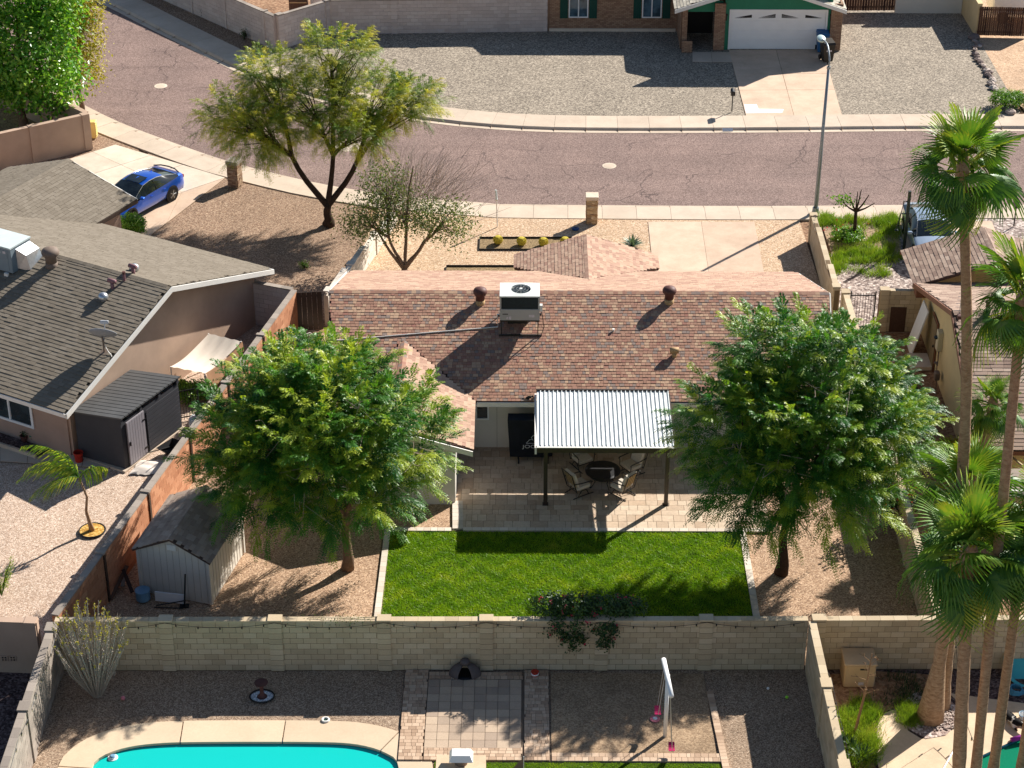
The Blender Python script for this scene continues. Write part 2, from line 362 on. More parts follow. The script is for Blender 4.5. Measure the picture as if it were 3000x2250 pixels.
GREYC=tint('grey_cap',[(0,S(138,128,118)),(1,S(164,152,140))],grain=.15,dirt=.3)
WHITEW=tint('white_wall',[(0,S(206,196,182)),(.5,S(214,204,190)),(1,S(220,212,198))],grain=.1,dirt=.4)
WHITEJ=plain('white_joint',S(190,178,164),.9,0,.1,mode='world')
STUC=plain('pink_stucco',S(168,142,126),.9,0,.2,.1,1.2,'world',.4,70)
STUC2=plain('beige_stucco',S(178,152,132),.9,0,.2,.12,.8,'world',.4,60)
STUCY=plain('yellow_stucco',S(206,186,142),.9,0,.2,.1,.8,'world',.3,60)
STUCW=plain('white_stucco',S(206,200,188),.85,0,.2,.05,1,'world',.3,60)
WHITE=plain('white_paint',S(226,222,214),.5,0,.4,.04,2); WHITE2=plain('white_vinyl',S(232,232,230),.35,0,.5,.03,2)
DKBR=plain('dark_bronze',S(58,46,38),.45,0,.5,.15,3); BLACK=plain('black_metal',S(24,23,23),.45,0,.5,.2,4); BLACKP=plain('black_plastic',S(20,20,22),.5,0,.4,.2,4)
WOODD=tint('weathered_wood',[(0,S(56,38,32)),(.5,S(84,60,48)),(1,S(112,84,66))],grain=.3,gscale=12)
GLASS=glassmat('window_glass'); GLASSB=glassmat('window_glass_blue',(.05,.09,.12,1))
SH_RED=tint('red_shingle',[(0,S(128,112,104)),(.13,S(142,122,110)),(.18,S(146,108,90)),(.42,S(164,126,104)),(.62,S(154,112,94)),(.68,S(176,142,116)),(.86,S(184,152,124)),(.9,S(146,100,86)),(1,S(168,130,108))],grain=.2,gscale=60,bump=.5,bscale=160)
SH_PALE=tint('pale_shingle',[(0,S(158,122,104)),(.3,S(174,142,120)),(.7,S(190,160,136)),(.85,S(166,130,112)),(1,S(184,152,130))],grain=.2,gscale=60,bump=.5,bscale=160)
SH_GREY=tint('grey_shingle',[(0,S(116,106,92)),(.5,S(123,113,99)),(1,S(130,120,106))],grain=.16,gscale=60,bump=.5,bscale=160,dirt=.1)
SH_TAN=tint('tan_shingle',[(0,S(132,108,94)),(.4,S(152,128,112)),(.8,S(166,142,124)),(1,S(178,156,138))],grain=.2,gscale=60,bump=.5,bscale=160)
SH_SHED=tint('shed_shingle',[(0,S(148,128,114)),(.4,S(162,142,126)),(.8,S(172,152,136)),(1,S(180,162,146))],grain=.2,gscale=50,bump=.5,bscale=160,dirt=.25)
SH_FAR=tint('far_shingle',[(0,S(150,142,128)),(.5,S(176,168,152)),(1,S(196,188,172))],grain=.2,gscale=50)
D_RED=plain('red_deck',S(70,50,44),.9,0,.1); D_GREY=plain('grey_deck',S(64,58,50),.9,0,.1); D_TAN=plain('tan_deck',S(84,68,60),.9,0,.1)
PAV=tint('travertine_paver',[(0,S(176,152,128)),(.35,S(192,170,146)),(.7,S(204,184,160)),(1,S(186,160,134))],grain=.18,gscale=9,dirt=.25,bump=.2)
PAV2=tint('square_paver',[(0,S(164,144,126)),(.45,S(170,150,130)),(.55,S(182,160,138)),(1,S(190,168,144))],grain=.14,gscale=20,dirt=.2,bump=.2)
PAV3=tint('small_paver',[(0,S(166,138,114)),(.5,S(190,162,136)),(1,S(206,180,154))],grain=.14,gscale=20,dirt=.2,bump=.2)
BRICK=tint('tan_brick',[(0,S(138,106,86)),(.4,S(156,124,100)),(.8,S(168,138,112)),(1,S(146,110,90))],grain=.15)
BRJ=plain('brick_joint',S(104,80,66),.9,0,.1,mode='world')
GREEN=plain('green_siding',S(44,122,92),.6,0,.3,.08,1.5); GREEND=plain('dark_green_shutter',S(14,66,56),.6,0,.3,.1,2)
# ================================================================== STREET, PAVEMENTS, GROUND
def cat_rom(pts,n=8):
    pts=[Vector(p) for p in pts]; out=[]
    e=[2*pts[0]-pts[1]]+pts+[2*pts[-1]-pts[-2]]
    for i in range(1,len(e)-2):
        for k in range(n):
            t=k/n; a,b,c,d=e[i-1:i+3]
            out.append(.5*((2*b)+(c-a)*t+(2*a-5*b+4*c-d)*t*t+(3*b-a-3*c+d)*t**3))
    return out+[pts[-1]]
def resample(pts,step):
    out=[pts[0]]; acc=0
    for a,b in zip(pts,pts[1:]):
        L=(b-a).length; t=step-acc
        while t<=L: out.append(a+(b-a)*(t/L)); t+=step
        acc=(acc+L)%step if L else acc
        acc=L-(t-step)
    return out
SZ=-.12
far_edge=[Vector((-52,140,SZ)),Vector((-36,124,SZ))]+[P(u,v,SZ) for u,v in ((275,0),(430,80),(683,207),(750,237),(1000,315),(1253,360),(1500,383),(1771,390),(2250,389),(3000,385))]+[Vector((60,92.4,SZ))]
near_edge=[Vector((-60,126,SZ)),Vector((-38,110.5,SZ)),Vector((-27,100.8,SZ))]+[P(u,v,SZ) for u,v in ((231,300),(333,351),(452,398),(636,463),(750,495),(956,542),(1180,576),(1390,592),(1500,599),(2220,604),(3000,600))]+[Vector((60,84.6,SZ))]
fe=cat_rom(far_edge,6); ne=cat_rom(near_edge,6)
sheet('ground',[(-400,-200),(400,-200),(400,600),(-400,600)],-2.4,G_dirt)
m=MB(); poly=[(p.x,p.y) for p in fe]+[(p.x,p.y) for p in reversed(ne)]
sheet('street',poly,SZ,ASPH)
def offset(pts,d):
    out=[]
    for i,p in enumerate(pts):
        t=(pts[min(i+1,len(pts)-1)]-pts[max(i-1,0)]); t.z=0; t.normalize(); out.append(p+Vector((-t.y,t.x,0))*d)
    return out
def sidewalk(edge,sgn,width,step,mat,label,skip=()):
    pts=resample(edge,step); base=MB(); pv=[Vector((p.x,p.y,0)) for p in pts]
    o=[offset(pv,sgn*d) for d in (0,.28,.36,.40,width)]
    for i in range(len(pts)-1): base.add([(o[1][i].x,o[1][i].y,-.1),(o[4][i].x,o[4][i].y,-.02),(o[4][i+1].x,o[4][i+1].y,-.02),(o[1][i+1].x,o[1][i+1].y,-.1)],[(0,1,2,3)])
    t=base.build('sidewalk',MORTD,kind='structure')
    for i in range(len(pts)-1):
        j=i+1
        if pts[i].x<-40 or pts[i].x>34: continue
        def q(k,a,z,g=.006):
            A,B=o[k][i],o[k][j]; d=(B-A); L=d.length; return (A+d*(g/L) if a==0 else B-d*(g/L)).to_tuple()[:2]+(z,)
        # gutter pan, curb roll, walk slab
        prof=[(0,SZ-.02),(0,SZ+.012),(1,SZ+.006),(2,-.03),(3,-.004),(3,-.08)]
        cm=MB(); A=[q(k,0,z) for k,z in prof]; B=[q(k,1,z) for k,z in prof]; n=len(prof)
        cm.add(A+B,[(a,a+1,n+a+1,n+a) for a in range(n-1)]+[tuple(range(n))[::-1],tuple(range(n,2*n))]); cm.build('curb',mat,t,world=True,recalc=True)
        a=[q(3,0,0)[:2],q(3,1,0)[:2],q(4,1,0)[:2],q(4,0,0)[:2]]
        MB().prism(a,-.08,random.uniform(-.003,.003)).build('slab',mat,t,world=True)
    return t
sidewalk(fe,1,1.86,1.55,CONC,'')
sidewalk(ne,-1,1.62,1.52,CONC,'')
fo=offset([Vector((p.x,p.y,0)) for p in fe],1.8); no=offset([Vector((p.x,p.y,0)) for p in ne],-1.56)
def seg(pts,x0,x1): return [(p.x,p.y) for p in pts if x0<=p.x<=x1]
# far yards
sheet('yard_base',[(p.x,p.y) for p in no]+[(60,51),(-60,51)],-.09,G_dirt)
sheet('yard_base',[(p.x,p.y) for p in fo]+[(80,170),(-60,170)],-.1,G_dirt)
sheet('gravel_yard',seg(fo,-14.6,24.3)+[(24.3,95),(24.12,105.4),(23.95,109.5),(1,109.5),(-10.5,105.9),(-13.3,103.5),(-14.6,103.6)],-.03,G_far)
sheet('dirt_strip',seg(fo,-40,-14.0)+[(-13.2,103.3),(-19.7,110.2),(-34,127)],-.04,G_brown)
sheet('dirt_yard',[(24.1,105.4),(23.9,101),(24.4,97)]+[(24.6,94.3),(60,94.3),(60,112),(24,112)],-.035,G_pale)
sheet('back_lot',[(-34,127),(-19.7,110.2),(-13.2,103.3),(-10.5,105.7),(60,109.3),(60,160),(-34,160)],-.06,G_dirt)
# near front yards
sheet('front_yard',seg(no,-6.9,12.4)+[(12.4,70),(-8.2,70)],-.024,G_tan)
sheet('neighbour_front_yard',seg(no,-18,-6.8)+[(-6.2,80.2),(-8.6,71.5),(-14,70),(-22,78)],-.048,G_brown)
sheet('corner_yard',seg(no,-60,-17.9)+[(-17.5,84),(-22,78),(-60,78)],-.054,G_brown)
sheet('side_front_yard',seg(no,12.3,60)+[(60,72.4),(12.3,72.4)],-.03,G_river)
sheet('side_dirt',[(12.3,72.6),(60,72.6),(60,50.9),(12.3,50.9)],-.04,G_dirt)
sheet('back_yard',[(-14.4,50.6),(12.75,50.8),(12.75,72),(-9.2,72.3)],-.03,G_back)
sheet('neighbour_back_yard',[(-14.4,50.7),(-9.1,72.4),(-12,74),(-40,80),(-40,50.6)],-.036,G_pink)
# the yard behind the block wall, with the pool left open
POOLX=(-12.75,-3.4); POOLY=(36,47.45)
m=MB()
for a,b in (((-14.6,POOLY[1]),(8.8,51)),((-14.6,30),(POOLX[0],POOLY[1])),((POOLX[1],30),(8.8,POOLY[1]))):
    m.add([(a[0],a[1],-.03),(b[0],a[1],-.03),(b[0],b[1],-.03),(a[0],b[1],-.03)],[(0,1,2,3)])
m.build('near_yard',G_near,kind='structure')
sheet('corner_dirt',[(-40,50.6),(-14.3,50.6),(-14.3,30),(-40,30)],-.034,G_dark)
m=MB()
for a,b in (((8.7,47.9),(40,51)),((8.7,30),(12.7,47.9)),((16.5,30),(40,47.9))):
    m.add([(a[0],a[1],-.03),(b[0],a[1],-.03),(b[0],b[1],-.03),(a[0],b[1],-.03)],[(0,1,2,3)])
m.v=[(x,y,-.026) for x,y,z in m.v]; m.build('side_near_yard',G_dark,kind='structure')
# driveways made of cast slabs
def slabs(name,quad,nu,nv,mat,z=.0,gap=.015,th=.1,base=True):
    """quad: 4 world points (a,b,c,d); split nu x nv"""
    a,b,c,d=[Vector((p[0],p[1],0)) for p in quad]
    t=MB().prism([p[:2] for p in (a,b,c,d)],z-.1,z-.02).build(name,MORTD,kind='structure')
    L=lambda s,r_:(a+(b-a)*s)*(1-r_)+(d+(c-d)*s)*r_
    nu=nu if isinstance(nu,(list,tuple)) else [i/nu for i in range(nu+1)]; nv=nv if isinstance(nv,(list,tuple)) else [i/nv for i in range(nv+1)]
    for i in range(len(nu)-1):
        for j in range(len(nv)-1):
            q=[L(nu[i],nv[j]),L(nu[i+1],nv[j]),L(nu[i+1],nv[j+1]),L(nu[i],nv[j+1])]; ctr=sum(q,Vector())/4
            q=[p+(ctr-p).normalized()*gap for p in q]; MB().prism([p[:2] for p in q],z-.09,z+random.uniform(-.002,.002)).build('slab',mat,t,world=True)
    return t
slabs('driveway',[(5.33,73.2),(9.95,73.2),(10.05,82.46),(5.36,82.44)],2,[0,.38,1],CONC3)
slabs('driveway',pp((2135,146),(2412,144),(2468,341),(2186,342)),2,[0,.38,.62,1],CONC3)
slabs('path',pp((2028,181),(2146,182),(2138,152),(2028,152)),2,1,CONC)
slabs('driveway',[P(202,466),P(400,608),P(660,520),P(338,423)],[0,.33,.62,1],2,CONC2)
slabs('driveway',[P(400,608),P(418,706),P(556,600),P(660,520)],1,2,CONC3,z=-.002)
slabs('driveway',[(16.15,76),(20.4,76),(20.5,82.6),(16.35,82.62)],2,2,CONC3)
slabs('path',[P(0,1290),P(330,1348),P(320,1372),P(0,1352)],4,1,CONC,z=.02)
slabs('path',[P(425,685),P(520,712),P(505,720),P(415,694)],2,1,CONC)
# gutter utility covers and curb paint
def cover(u,v,label,r=.33):
    c=P(u,v,SZ); t=thing('manhole_cover',label,'manhole cover',c)
    MB().lathe([(r,-.02),(r,.008),(r*.8,.012)],n=20).build('ring',CONC2,t); MB().lathe([(r*.72,0),(r*.72,.016),(r*.3,.02),(0,.02)],n=20).build('lid',CONC,t)
cover(471,252,'pale round utility cover in the street bend'); cover(1785,486,'pale round utility cover in the straight street')
def ctext(name,s,size,mat,loc,rot,parent=None,extr=.002,align='CENTER'):
    cu=bpy.data.curves.new(name,'FONT'); cu.body=s; cu.size=size; cu.extrude=extr; cu.align_x=align
    o=bpy.data.objects.new(name,cu); me=bpy.data.meshes.new_from_object(o); bpy.data.objects.remove(o); bpy.data.curves.remove(cu)
    me.materials.append(mat); return objmesh(name,me,parent,loc,rot)
PAINT=plain('white_road_paint',S(232,234,236),.6,0,.3,.06,8); INK=plain('dark_paint',S(70,72,84),.7,0,.2)
c=P(2131,375,0); cp=thing('curb_number','white painted house number patch on the far kerb','painted number',(c.x,92.72,-.03))
MB().box((0,0,0),(.5,.012,.17),M=Matrix.Rotation(-.7,3,'X')).build('patch',PAINT,cp)
ctext('numerals','3442',.15,INK,(0,-.010,-.05),(R(50),0,0),cp)
# pale repair patch on the street, litter, white paint spill on the far drive
q=[P(u,v,SZ+.004) for u,v in ((975,430),(1010,412),(1062,415),(1066,430),(1040,442),(1012,444))]; MB().poly3([Vector(p) for p in q],.003).build('road_patch',CONC2,kind='structure')
sheet('paint_spill',pp((2180,306),(2217,306),(2222,319),(2296,320),(2292,330),(2186,332)),.006,PAINT)
# lawn border strips + patio
def strip(a,b,wd,n,mat,parent,name,z=.0,h=.06):
    a,b=Vector((a[0],a[1],0)),Vector((b[0],b[1],0)); L=(b-a).length; d=(b-a)/L; M=rotz(math.atan2(d.y,d.x))
    return [(a+d*((i+.5)*L/n)+Vector((0,0,z)),(L/n-.008,wd,h),M) for i in range(n)]
base=sheet('patio',[(-2.5,58.22),(8.35,58.28),(8.35,63.8),(-2.5,63.8)],.0,MORTD)
it=[]; y=58.38; rr=0
while y<63.6:
    h=random.choice((.2,.3,.3,.4)); x=-2.42
    while x<8.3:
        wd=min(random.choice((.2,.3,.4,.4,.6)),8.32-x)
        if wd>.05: it.append((Vector((x+wd/2,y+h/2,.02+random.uniform(-.002,.002))),(wd-.012,h-.012,.04),I3))
        x+=wd
    y+=h
pieces(base,'paver',it,PAV,300,key=lambda t:t[0].y)
b2=sheet('lawn_border',[(-4.82,50.9),(-4.55,50.9),(-4.55,58.1),(-2.5,58.1),(-2.5,58.4),(-4.82,58.4)],.004,MORTD)
WPAV=tint('white_and_sunlit_paver',[(0,S(196,182,164)),(1,S(216,204,188))],grain=.12,dirt=.2)
it=strip((-4.72,50.95),(-4.66,58.3),.2,26,WPAV,b2,'p',.02)+strip((-4.6,58.26),(-2.5,58.26),.2,9,WPAV,b2,'p',.02)+strip((-2.28,58.3),(-2.34,60.0),.36,7,WPAV,b2,'p',.024)+strip((7.4,50.95),(7.37,58.2),.22,26,WPAV,b2,'p',.02)+strip((-2.1,58.28),(8.3,58.28),.18,34,WPAV,b2,'p',.024)  # strip up the patio's left end: sunlight painted in as white pavers
pieces(b2,'paver',it,WPAV,200)
# near patio of square and small pavers
b3=sheet('near_patio',[(-3.68,46.4),(.76,46.4),(.76,50.55),(-3.68,50.55)],.0,MORTD)
it=[]
for i in range(8):
    for j in range(9):
        it.append((Vector((-2.92+i*.355+.17,47.1+j*.355,.02)),(.343,.343,.05),I3))
pieces(b3,'square_paver',it,PAV2,300)
it=[]
def small(x0,x1,y0,y1,hh=.1):
    y=y0
    while y<y1-.02:
        x=x0-(random.random()*.1)
        while x<x1:
            wd=random.choice((.12,.18,.22)); a,b=max(x,x0),min(x+wd,x1)
            if b-a>.04: it.append((Vector(((a+b)/2,y+hh/2,.018)),(b-a-.01,hh-.01,.05),I3))
            x+=wd
        y+=hh
small(-3.66,-2.94,46.4,50.5,.15); small(.0,.74,46.4,50.5,.15); small(-2.92,-.05,50.15,50.5,.17); small(-2.92,-.05,46.4,46.9,.14)
pieces(b3,'small_paver',it,PAV3,300,key=lambda t:t[0].y)
b4=sheet('paver_edging',[(.76,46.35),(5.75,46.35),(5.75,46.75),(.76,46.75)],.0,MORTD)
it=[]; small(.8,5.7,46.38,46.74,.18); it+=strip((5.83,46.0),(5.62,49.6),.2,24,PAV3,b4,'p',.03)
pieces(b4,'small_paver',it,PAV3,200)
sheet('play_sand',[(.8,46.78),(5.6,46.78),(5.5,50.5),(.8,50.5)],.004,G_sand)
# ================================================================== WALLS
def onplane(u,v,p0,n):
    d=ray(u,v); o=Vector((0,0,CAMH)); n=Vector(n); t=(Vector(p0)-o).dot(n)/d.dot(n); return o+d*t
bw0=(-14.25,50.62); bw1=(8.6,50.84)
pl=lambda u,v,a:(P(u,v)-Vector((a[0],a[1],0))).length
block_wall('block_wall','long tan block wall with pilasters between the lawn and the pool yard',bw0,bw1,1.83,CMU,CMUJ,cap=.05,pil=[(P(u,1962).x-bw0[0]) for u in (499,815,1130,1426,1760,2062)],pilw=.4)
block_wall('block_wall','tan block wall behind the palm trunks',(8.72,50.84),(19.5,51.0),1.83,CMU,CMUJ,cap=.05,pil=[.22,4.05],pilw=.4)
block_wall('block_wall','grey tan block wall between the pool yard and the dirt corner',(-14.28,50.45),(-14.33,41.0),1.83,GREYC,CMUJ,cap=.05,pil=[.25,4.0],pilw=.4)
block_wall('block_wall','tan block wall between the play yard and the palm yard',(8.72,50.7),(8.86,41.0),1.83,CMU,CMUJ,cap=.04,pil=[3.0,6.6],pilw=.4)
w2a,w2b=Vector((-14.3,50.85,0)),Vector((-9.12,72.25,0))
block_wall('block_wall','red brown block wall with dark pilasters beside the tan shed',w2a,w2b,1.75,REDB,REDJ,cap=.05,capmat=GREYC,pil=[3.4,7.05,10.75,14.5,18.2],pilw=.12,pilmat=DKBR)
block_wall('block_wall','grey block wall in shade behind the canopy',(-10.95,73.0),(-9.2,72.35),1.75,GREYB,GREYJ,cap=.05,capmat=GREYC)
block_wall('block_wall','white low wall dividing the two front yards',(-7.95,72.9),(-5.75,82.3),1.05,WHITEW,WHITEJ,cap=.06,pil=[3.3,6.6],pilw=.3,step=lambda x:1.35-.09*x)
block_wall('block_wall','tan stepped wall beside the concrete driveway',(12.32,72.9),(12.32,80.6),1.5,CMU,CMUJ,cap=.05,pil=[.2,7.6],pilw=.3,step=lambda x:1.62-.05*x)
block_wall('block_wall','pale wall from the iron gate along the big tree',(12.68,51.1),(12.62,72.9),1.6,CMU,CMUJ,cap=.05,pil=[5.3,10.8,16.2,21.5],pilw=.3)
gwl=block_wall('block_wall','short tan block wall between the iron gate and the cream house',(13.95,72.55),(15.7,72.5),1.78,CMU,CMUJ,cap=.0,pil=[.2],pilw=.34)
MB().box((14.75,72.42,.55),(.62,.05,1.1)).build('wood_panel',WOODD,gwl,world=True)
def slab_wall(name,label,p0,p1,h,th,mat,posts=(),capmat=None,z0=-.2,joints=()):
    p0=Vector((p0[0],p0[1],0)); p1=Vector((p1[0],p1[1],0)); L=(p1-p0).length; d=(p1-p0)/L; ang=math.atan2(d.y,d.x); t=thing(name,label,'wall',(p0+p1)/2)
    MB().box((p0+p1)/2+Vector((0,0,(h+z0)/2)),(L,th,h-z0),ang).build('wall_panel',mat,t,world=True)
    MB().box((p0+p1)/2+Vector((0,0,h+.02)),(L+.02,th+.05,.045),ang).build('cap',capmat or mat,t,world=True)
    for x in posts: MB().box(p0+d*x+Vector((0,0,(h+.06)/2)),(.36,th+.14,h+.07),ang).build('pier',mat,t,world=True)
    return t
slab_wall('stucco_wall','pink stucco yard wall below the leafy green tree',P(0,495),(-20.62,90.25),1.72,.2,STUC2,posts=[1.75,4.35])
slab_wall('stucco_wall','stucco wall beside the sidewalk under the leafy green tree',(-20.7,90.4),(-27.5,97.2),1.72,.2,STUC2,posts=[3,6])
slab_wall('stucco_wall','pink stucco wall above the dirt corner with vent blocks',(-24,50.95),(-14.75,50.5),1.87,.2,STUC2,posts=[9.05])
t=thing('vent_block','pair of pierced vent blocks in the pink stucco wall','vent blocks',(-15.78,50.44,.52))
for i in (-1,1):
    b=MB().box((i*.13,-.0,0),(.22,.04,.2)).build('block',STUC2,t)
    for a in range(4): MB().box((i*.13+.06*math.cos(a*math.pi/2+.78),-.022,.06*math.sin(a*math.pi/2+.78)),(.045,.02,.045)).build('opening',BLACK,b)
w7=[P(506,11),Vector((-14.44,104.61,0)),Vector((-13.2,103.2,0)),Vector((-10.6,105.55,0)),Vector((1.1,106.1,0))]
block_wall('block_wall','grey block wall along the far sidewalk bend',(-24.3,115.2),w7[2],1.88,GREYB,GREYJ,cap=.05,capmat=GREYC,pil=[2.2,5.5,8.8,12.0,15.5],pilw=.12,pilmat=GREYB)
block_wall('block_wall','short angled grey block wall at the far corner',w7[2]+Vector((.12,.05,0)),w7[3],1.88,GREYB,GREYJ,cap=.05,capmat=GREYC,pil=[.15,3.3],pilw=.34)
block_wall('block_wall','straight grey block wall beside the brick house',w7[3]+Vector((.1,0,0)),w7[4],1.92,GREYB,GREYJ,cap=.05,capmat=GREYC,pil=[.25,3.4,6.6,9.7],pilw=.34)
slab_wall('stucco_wall','white wall right of the green garage',(20.25,109.1),(23.9,109.1),1.9,.2,STUCW)
slab_wall('stucco_wall','yellowish side wall at the head of the rock border',(24.02,109.2),(24.12,105.5),1.75,.22,STUCY)
def plank_fence(label,p0,p1,h,n,mat=WOODD,name='wood_gate',cat='gate'):
    p0=Vector((p0[0],p0[1],0)); p1=Vector((p1[0],p1[1],0)); L=(p1-p0).length; d=(p1-p0)/L; ang=math.atan2(d.y,d.x); t=thing(name,label,cat,(p0+p1)/2)
    for i in range(n): MB().box(p0+d*((i+.5)*L/n)+Vector((0,0,h/2+.03+random.uniform(-.01,.01))),(L/n-.012,.025,h-.05),ang).build('plank',mat,t,world=True)
    for z in (.25,h*.9): MB().box((p0+p1)/2+Vector((0,.05,z)),(L,.05,.09),ang).build('rail',mat,t,world=True)
    return t
plank_fence('dark plank gate between green garage and white wall',P(2470,34),P(2624,33),1.7,20)
plank_fence('brown plank double gate right of the rock border',P(2861,106),P(3010,109),1.65,24)
plank_fence('dark brown metal gate in shade beside the red shingled roof',(-9.05,72.2),(-8.05,72.35),1.75,5,DKBR)
# iron gate and iron fences
def iron(label,p0,p1,h,n,name='iron_gate',cat='gate',mat=None):
    p0=Vector((p0[0],p0[1],0)); p1=Vector((p1[0],p1[1],0)); L=(p1-p0).length; d=(p1-p0)/L; t=thing(name,label,cat,(p0+p1)/2); mat=mat or BLACK
    for i in range(n): MB().box(p0+d*((i+.5)*L/n)+Vector((0,0,h/2)),(.016,.016,h)).build('bar',mat,t,world=True)
    ang=math.atan2(d.y,d.x)
    for z in (.12,h-.12): MB().box((p0+p1)/2+Vector((0,0,z)),(L,.03,.04),ang).build('rail',mat,t,world=True)
    for e in (p0,p1): MB().box(e+Vector((0,0,h/2+.03)),(.05,.05,h+.06)).build('post',mat,t,world=True)
    return t
iron('black iron bar gate beside the tan stepped wall',(12.85,72.6),(13.82,72.6),1.65,9)
iron('black iron fence between the dark shed and the red wall',P(512,1235),P(585,1222),1.35,9,'iron_fence','fence')
# ================================================================== THE RED-SHINGLED HOUSE
Hs=thing('house','white stucco house with a mottled red brown shingle roof','house',(2,66,0))
ZE=2.25; YE,YR,YF=63.06,68.16,72.93; ZR=3.95; ZF=2.36
def wallbox(t,a,b,h,mat,name='wall',th=.15,z0=-.1):
    a,b=Vector((a[0],a[1],0)),Vector((b[0],b[1],0)); d=b-a; MB().box((a+b)/2+Vector((0,0,(h+z0)/2)),(d.length,th,h-z0),math.atan2(d.y,d.x)).build(name,mat,t,world=True)
XW0,XW1=-6.75,10.75
wallbox(Hs,(-2.4,63.62),(XW1,63.62),2.3,STUCW); wallbox(Hs,(-2.48,59.95),(-2.48,63.5),2.32,STUCW); wallbox(Hs,(XW0,59.97),(-2.42,59.97),2.35,STUCW); wallbox(Hs,(XW0,60.1),(XW0,72.3),2.35,STUCW); wallbox(Hs,(XW1,63.7),(XW1,72.3),2.35,STUCW); wallbox(Hs,(XW0,72.35),(XW1,72.35),2.25,STUCW)
for x in (XW0,XW1): MB().add([(x-.07,64,2.2),(x-.07,72.2,2.2),(x-.07,YR,3.85),(x+.07,64,2.2),(x+.07,72.2,2.2),(x+.07,YR,3.85)],[(0,1,2),(5,4,3),(0,3,4,1),(1,4,5,2),(2,5,3,0)]).build('gable',STUCW,Hs,world=True,recalc=True)
WX=-4.4; WZ=2.28+(WX+1.76)*-1/3; WYJ=YE+(WZ-ZE)*3
back=[(-1.78,YE,ZE),(10.85,YE,ZE),(11.25,YR,ZR),(-7.3,YR,ZR),(-7.0,YE+.1,ZE+.03),(WX,WYJ,WZ)]
R1=[]
roof=MB().box((2,YR,ZR-.2),(18,.08,.2)).build('roof',D_RED,Hs,world=True)
shingles(roof,back,SH_RED,D_RED,limit=230,tw=(.1,.2))
front=[(10.7,YF,ZF),(-6.95,YF,ZF),(-7.3,YR,ZR),(11.25,YR,ZR)]
shingles(roof,front,SH_PALE,D_RED,row=.143,tw=(.15,.35),limit=0,name='front_shingle')
shingles(roof,[(-1.76,59.75,2.28),(-1.78,YE,2.28),(WX,WYJ,WZ),(WX,59.65,WZ)],SH_PALE,D_RED,tw=(.16,.3),limit=60,name='wing_shingle')
shingles(roof,[(-7.04,YE,2.28),(-7.04,59.75,2.28),(WX,59.65,WZ),(WX,WYJ,WZ)],SH_RED,D_RED,tw=(.16,.3),limit=0,name='wing_shingle')
ridgecaps(roof,(-7.3,YR,ZR),(11.25,YR,ZR),SH_RED); ridgecaps(roof,(WX,59.65,WZ),(WX,WYJ,WZ),SH_RED,limit=0)
# front cross gable
nf=Vector((0,1,3)).normalized(); J=onplane(1727,820,(0,YR,ZR),nf); Zr=J.z; pk=P(1716,686,Zr); XR=(J.x+pk.x)/2; YP=pk.y
XL=P(1500,758,2.36).x; hw=min(XR-XL,2.9); zl=Zr-hw/3; yj=YR+(ZR-zl)*3
shingles(roof,[(XR-hw,min(yj,YF+1),zl),(XR-hw,YP+.1,zl),(XR,YP,Zr),(XR,J.y,Zr)],SH_PALE,D_RED,tw=(.16,.3),limit=0,name='porch_shingle')
shingles(roof,[(XR+hw,YP+.1,zl),(XR+hw,min(yj,YF+1),zl),(XR,J.y,Zr),(XR,YP,Zr)],SH_PALE,D_RED,tw=(.16,.3),limit=0,name='porch_shingle')
ridgecaps(roof,(XR,J.y,Zr),(XR,YP,Zr),SH_PALE,limit=0)
MB().box((XR,YP-1,(zl-.1)/2),(hw*1.6,.15,zl-.1)).build('wall',STUCW,Hs,world=True)
for s in (-1,1): MB().box((XR+s*hw*.8,(YP+71)/2-.5,(zl-.1)/2),(.15,YP-72.4,zl-.1)).build('wall',STUCW,Hs,world=True)
# fascia and gutter boards
MB().bx((-1.72,YE-.06,ZE-.2),(10.85,YE-.02,ZE-.02)).build('fascia',WHITE,roof,world=True)
MB().bx((-6.95,YF+.02,ZF-.2),(10.7,YF+.06,ZF-.03)).build('fascia',WHITE,roof,world=True)
def board(a,b,h,th,mat,parent,name='fascia',drop=.0):
    a,b=Vector(a),Vector(b); d=b-a; hd=Vector((d.x,d.y,0)).normalized(); n=Vector((-hd.y,hd.x,0)); up=Vector((0,0,1))
    vs=[a-n*th/2-up*(h+drop),b-n*th/2-up*(h+drop),b+n*th/2-up*(h+drop),a+n*th/2-up*(h+drop),a-n*th/2-up*drop,b-n*th/2-up*drop,b+n*th/2-up*drop,a+n*th/2-up*drop]
    return MB().add(vs,[(3,2,1,0),(4,5,6,7),(0,1,5,4),(1,2,6,5),(2,3,7,6),(3,0,4,7)]).build(name,mat,parent,world=True,recalc=True)
board((-1.78,59.68,2.26),(WX,59.58,WZ-.02),.2,.04,WHITE,roof); board((WX,59.58,WZ-.02),(-7.04,59.68,2.26),.2,.04,WHITE,roof); board((-1.83,59.75,2.16),(-1.83,YE,2.16),.12,.04,WHITE,roof)
for xs,xe,ye,ze in ((11.28,10.9,YE,ZE),(11.28,10.75,YF,ZF),(-7.33,-7.08,YF,ZF)): board((xs,YR,ZR-.02),(xe,ye,ze-.02),.18,.04,WHITE,roof)
MB().add([(-2.4,59.9,2.2),(-6.7,59.9,2.2),(WX,59.9,WZ-.1)],[(0,1,2)]).build('gable',STUCW,Hs,world=True)
# small lean-to strip beyond the roof end
shingles(roof,[(11.2,YE+3,2.75),(11.2,YR+.2,2.75),(11.75,YR+.2,2.6),(11.75,YE+3,2.6)],SH_PALE,D_RED,limit=0,name='side_shingle')
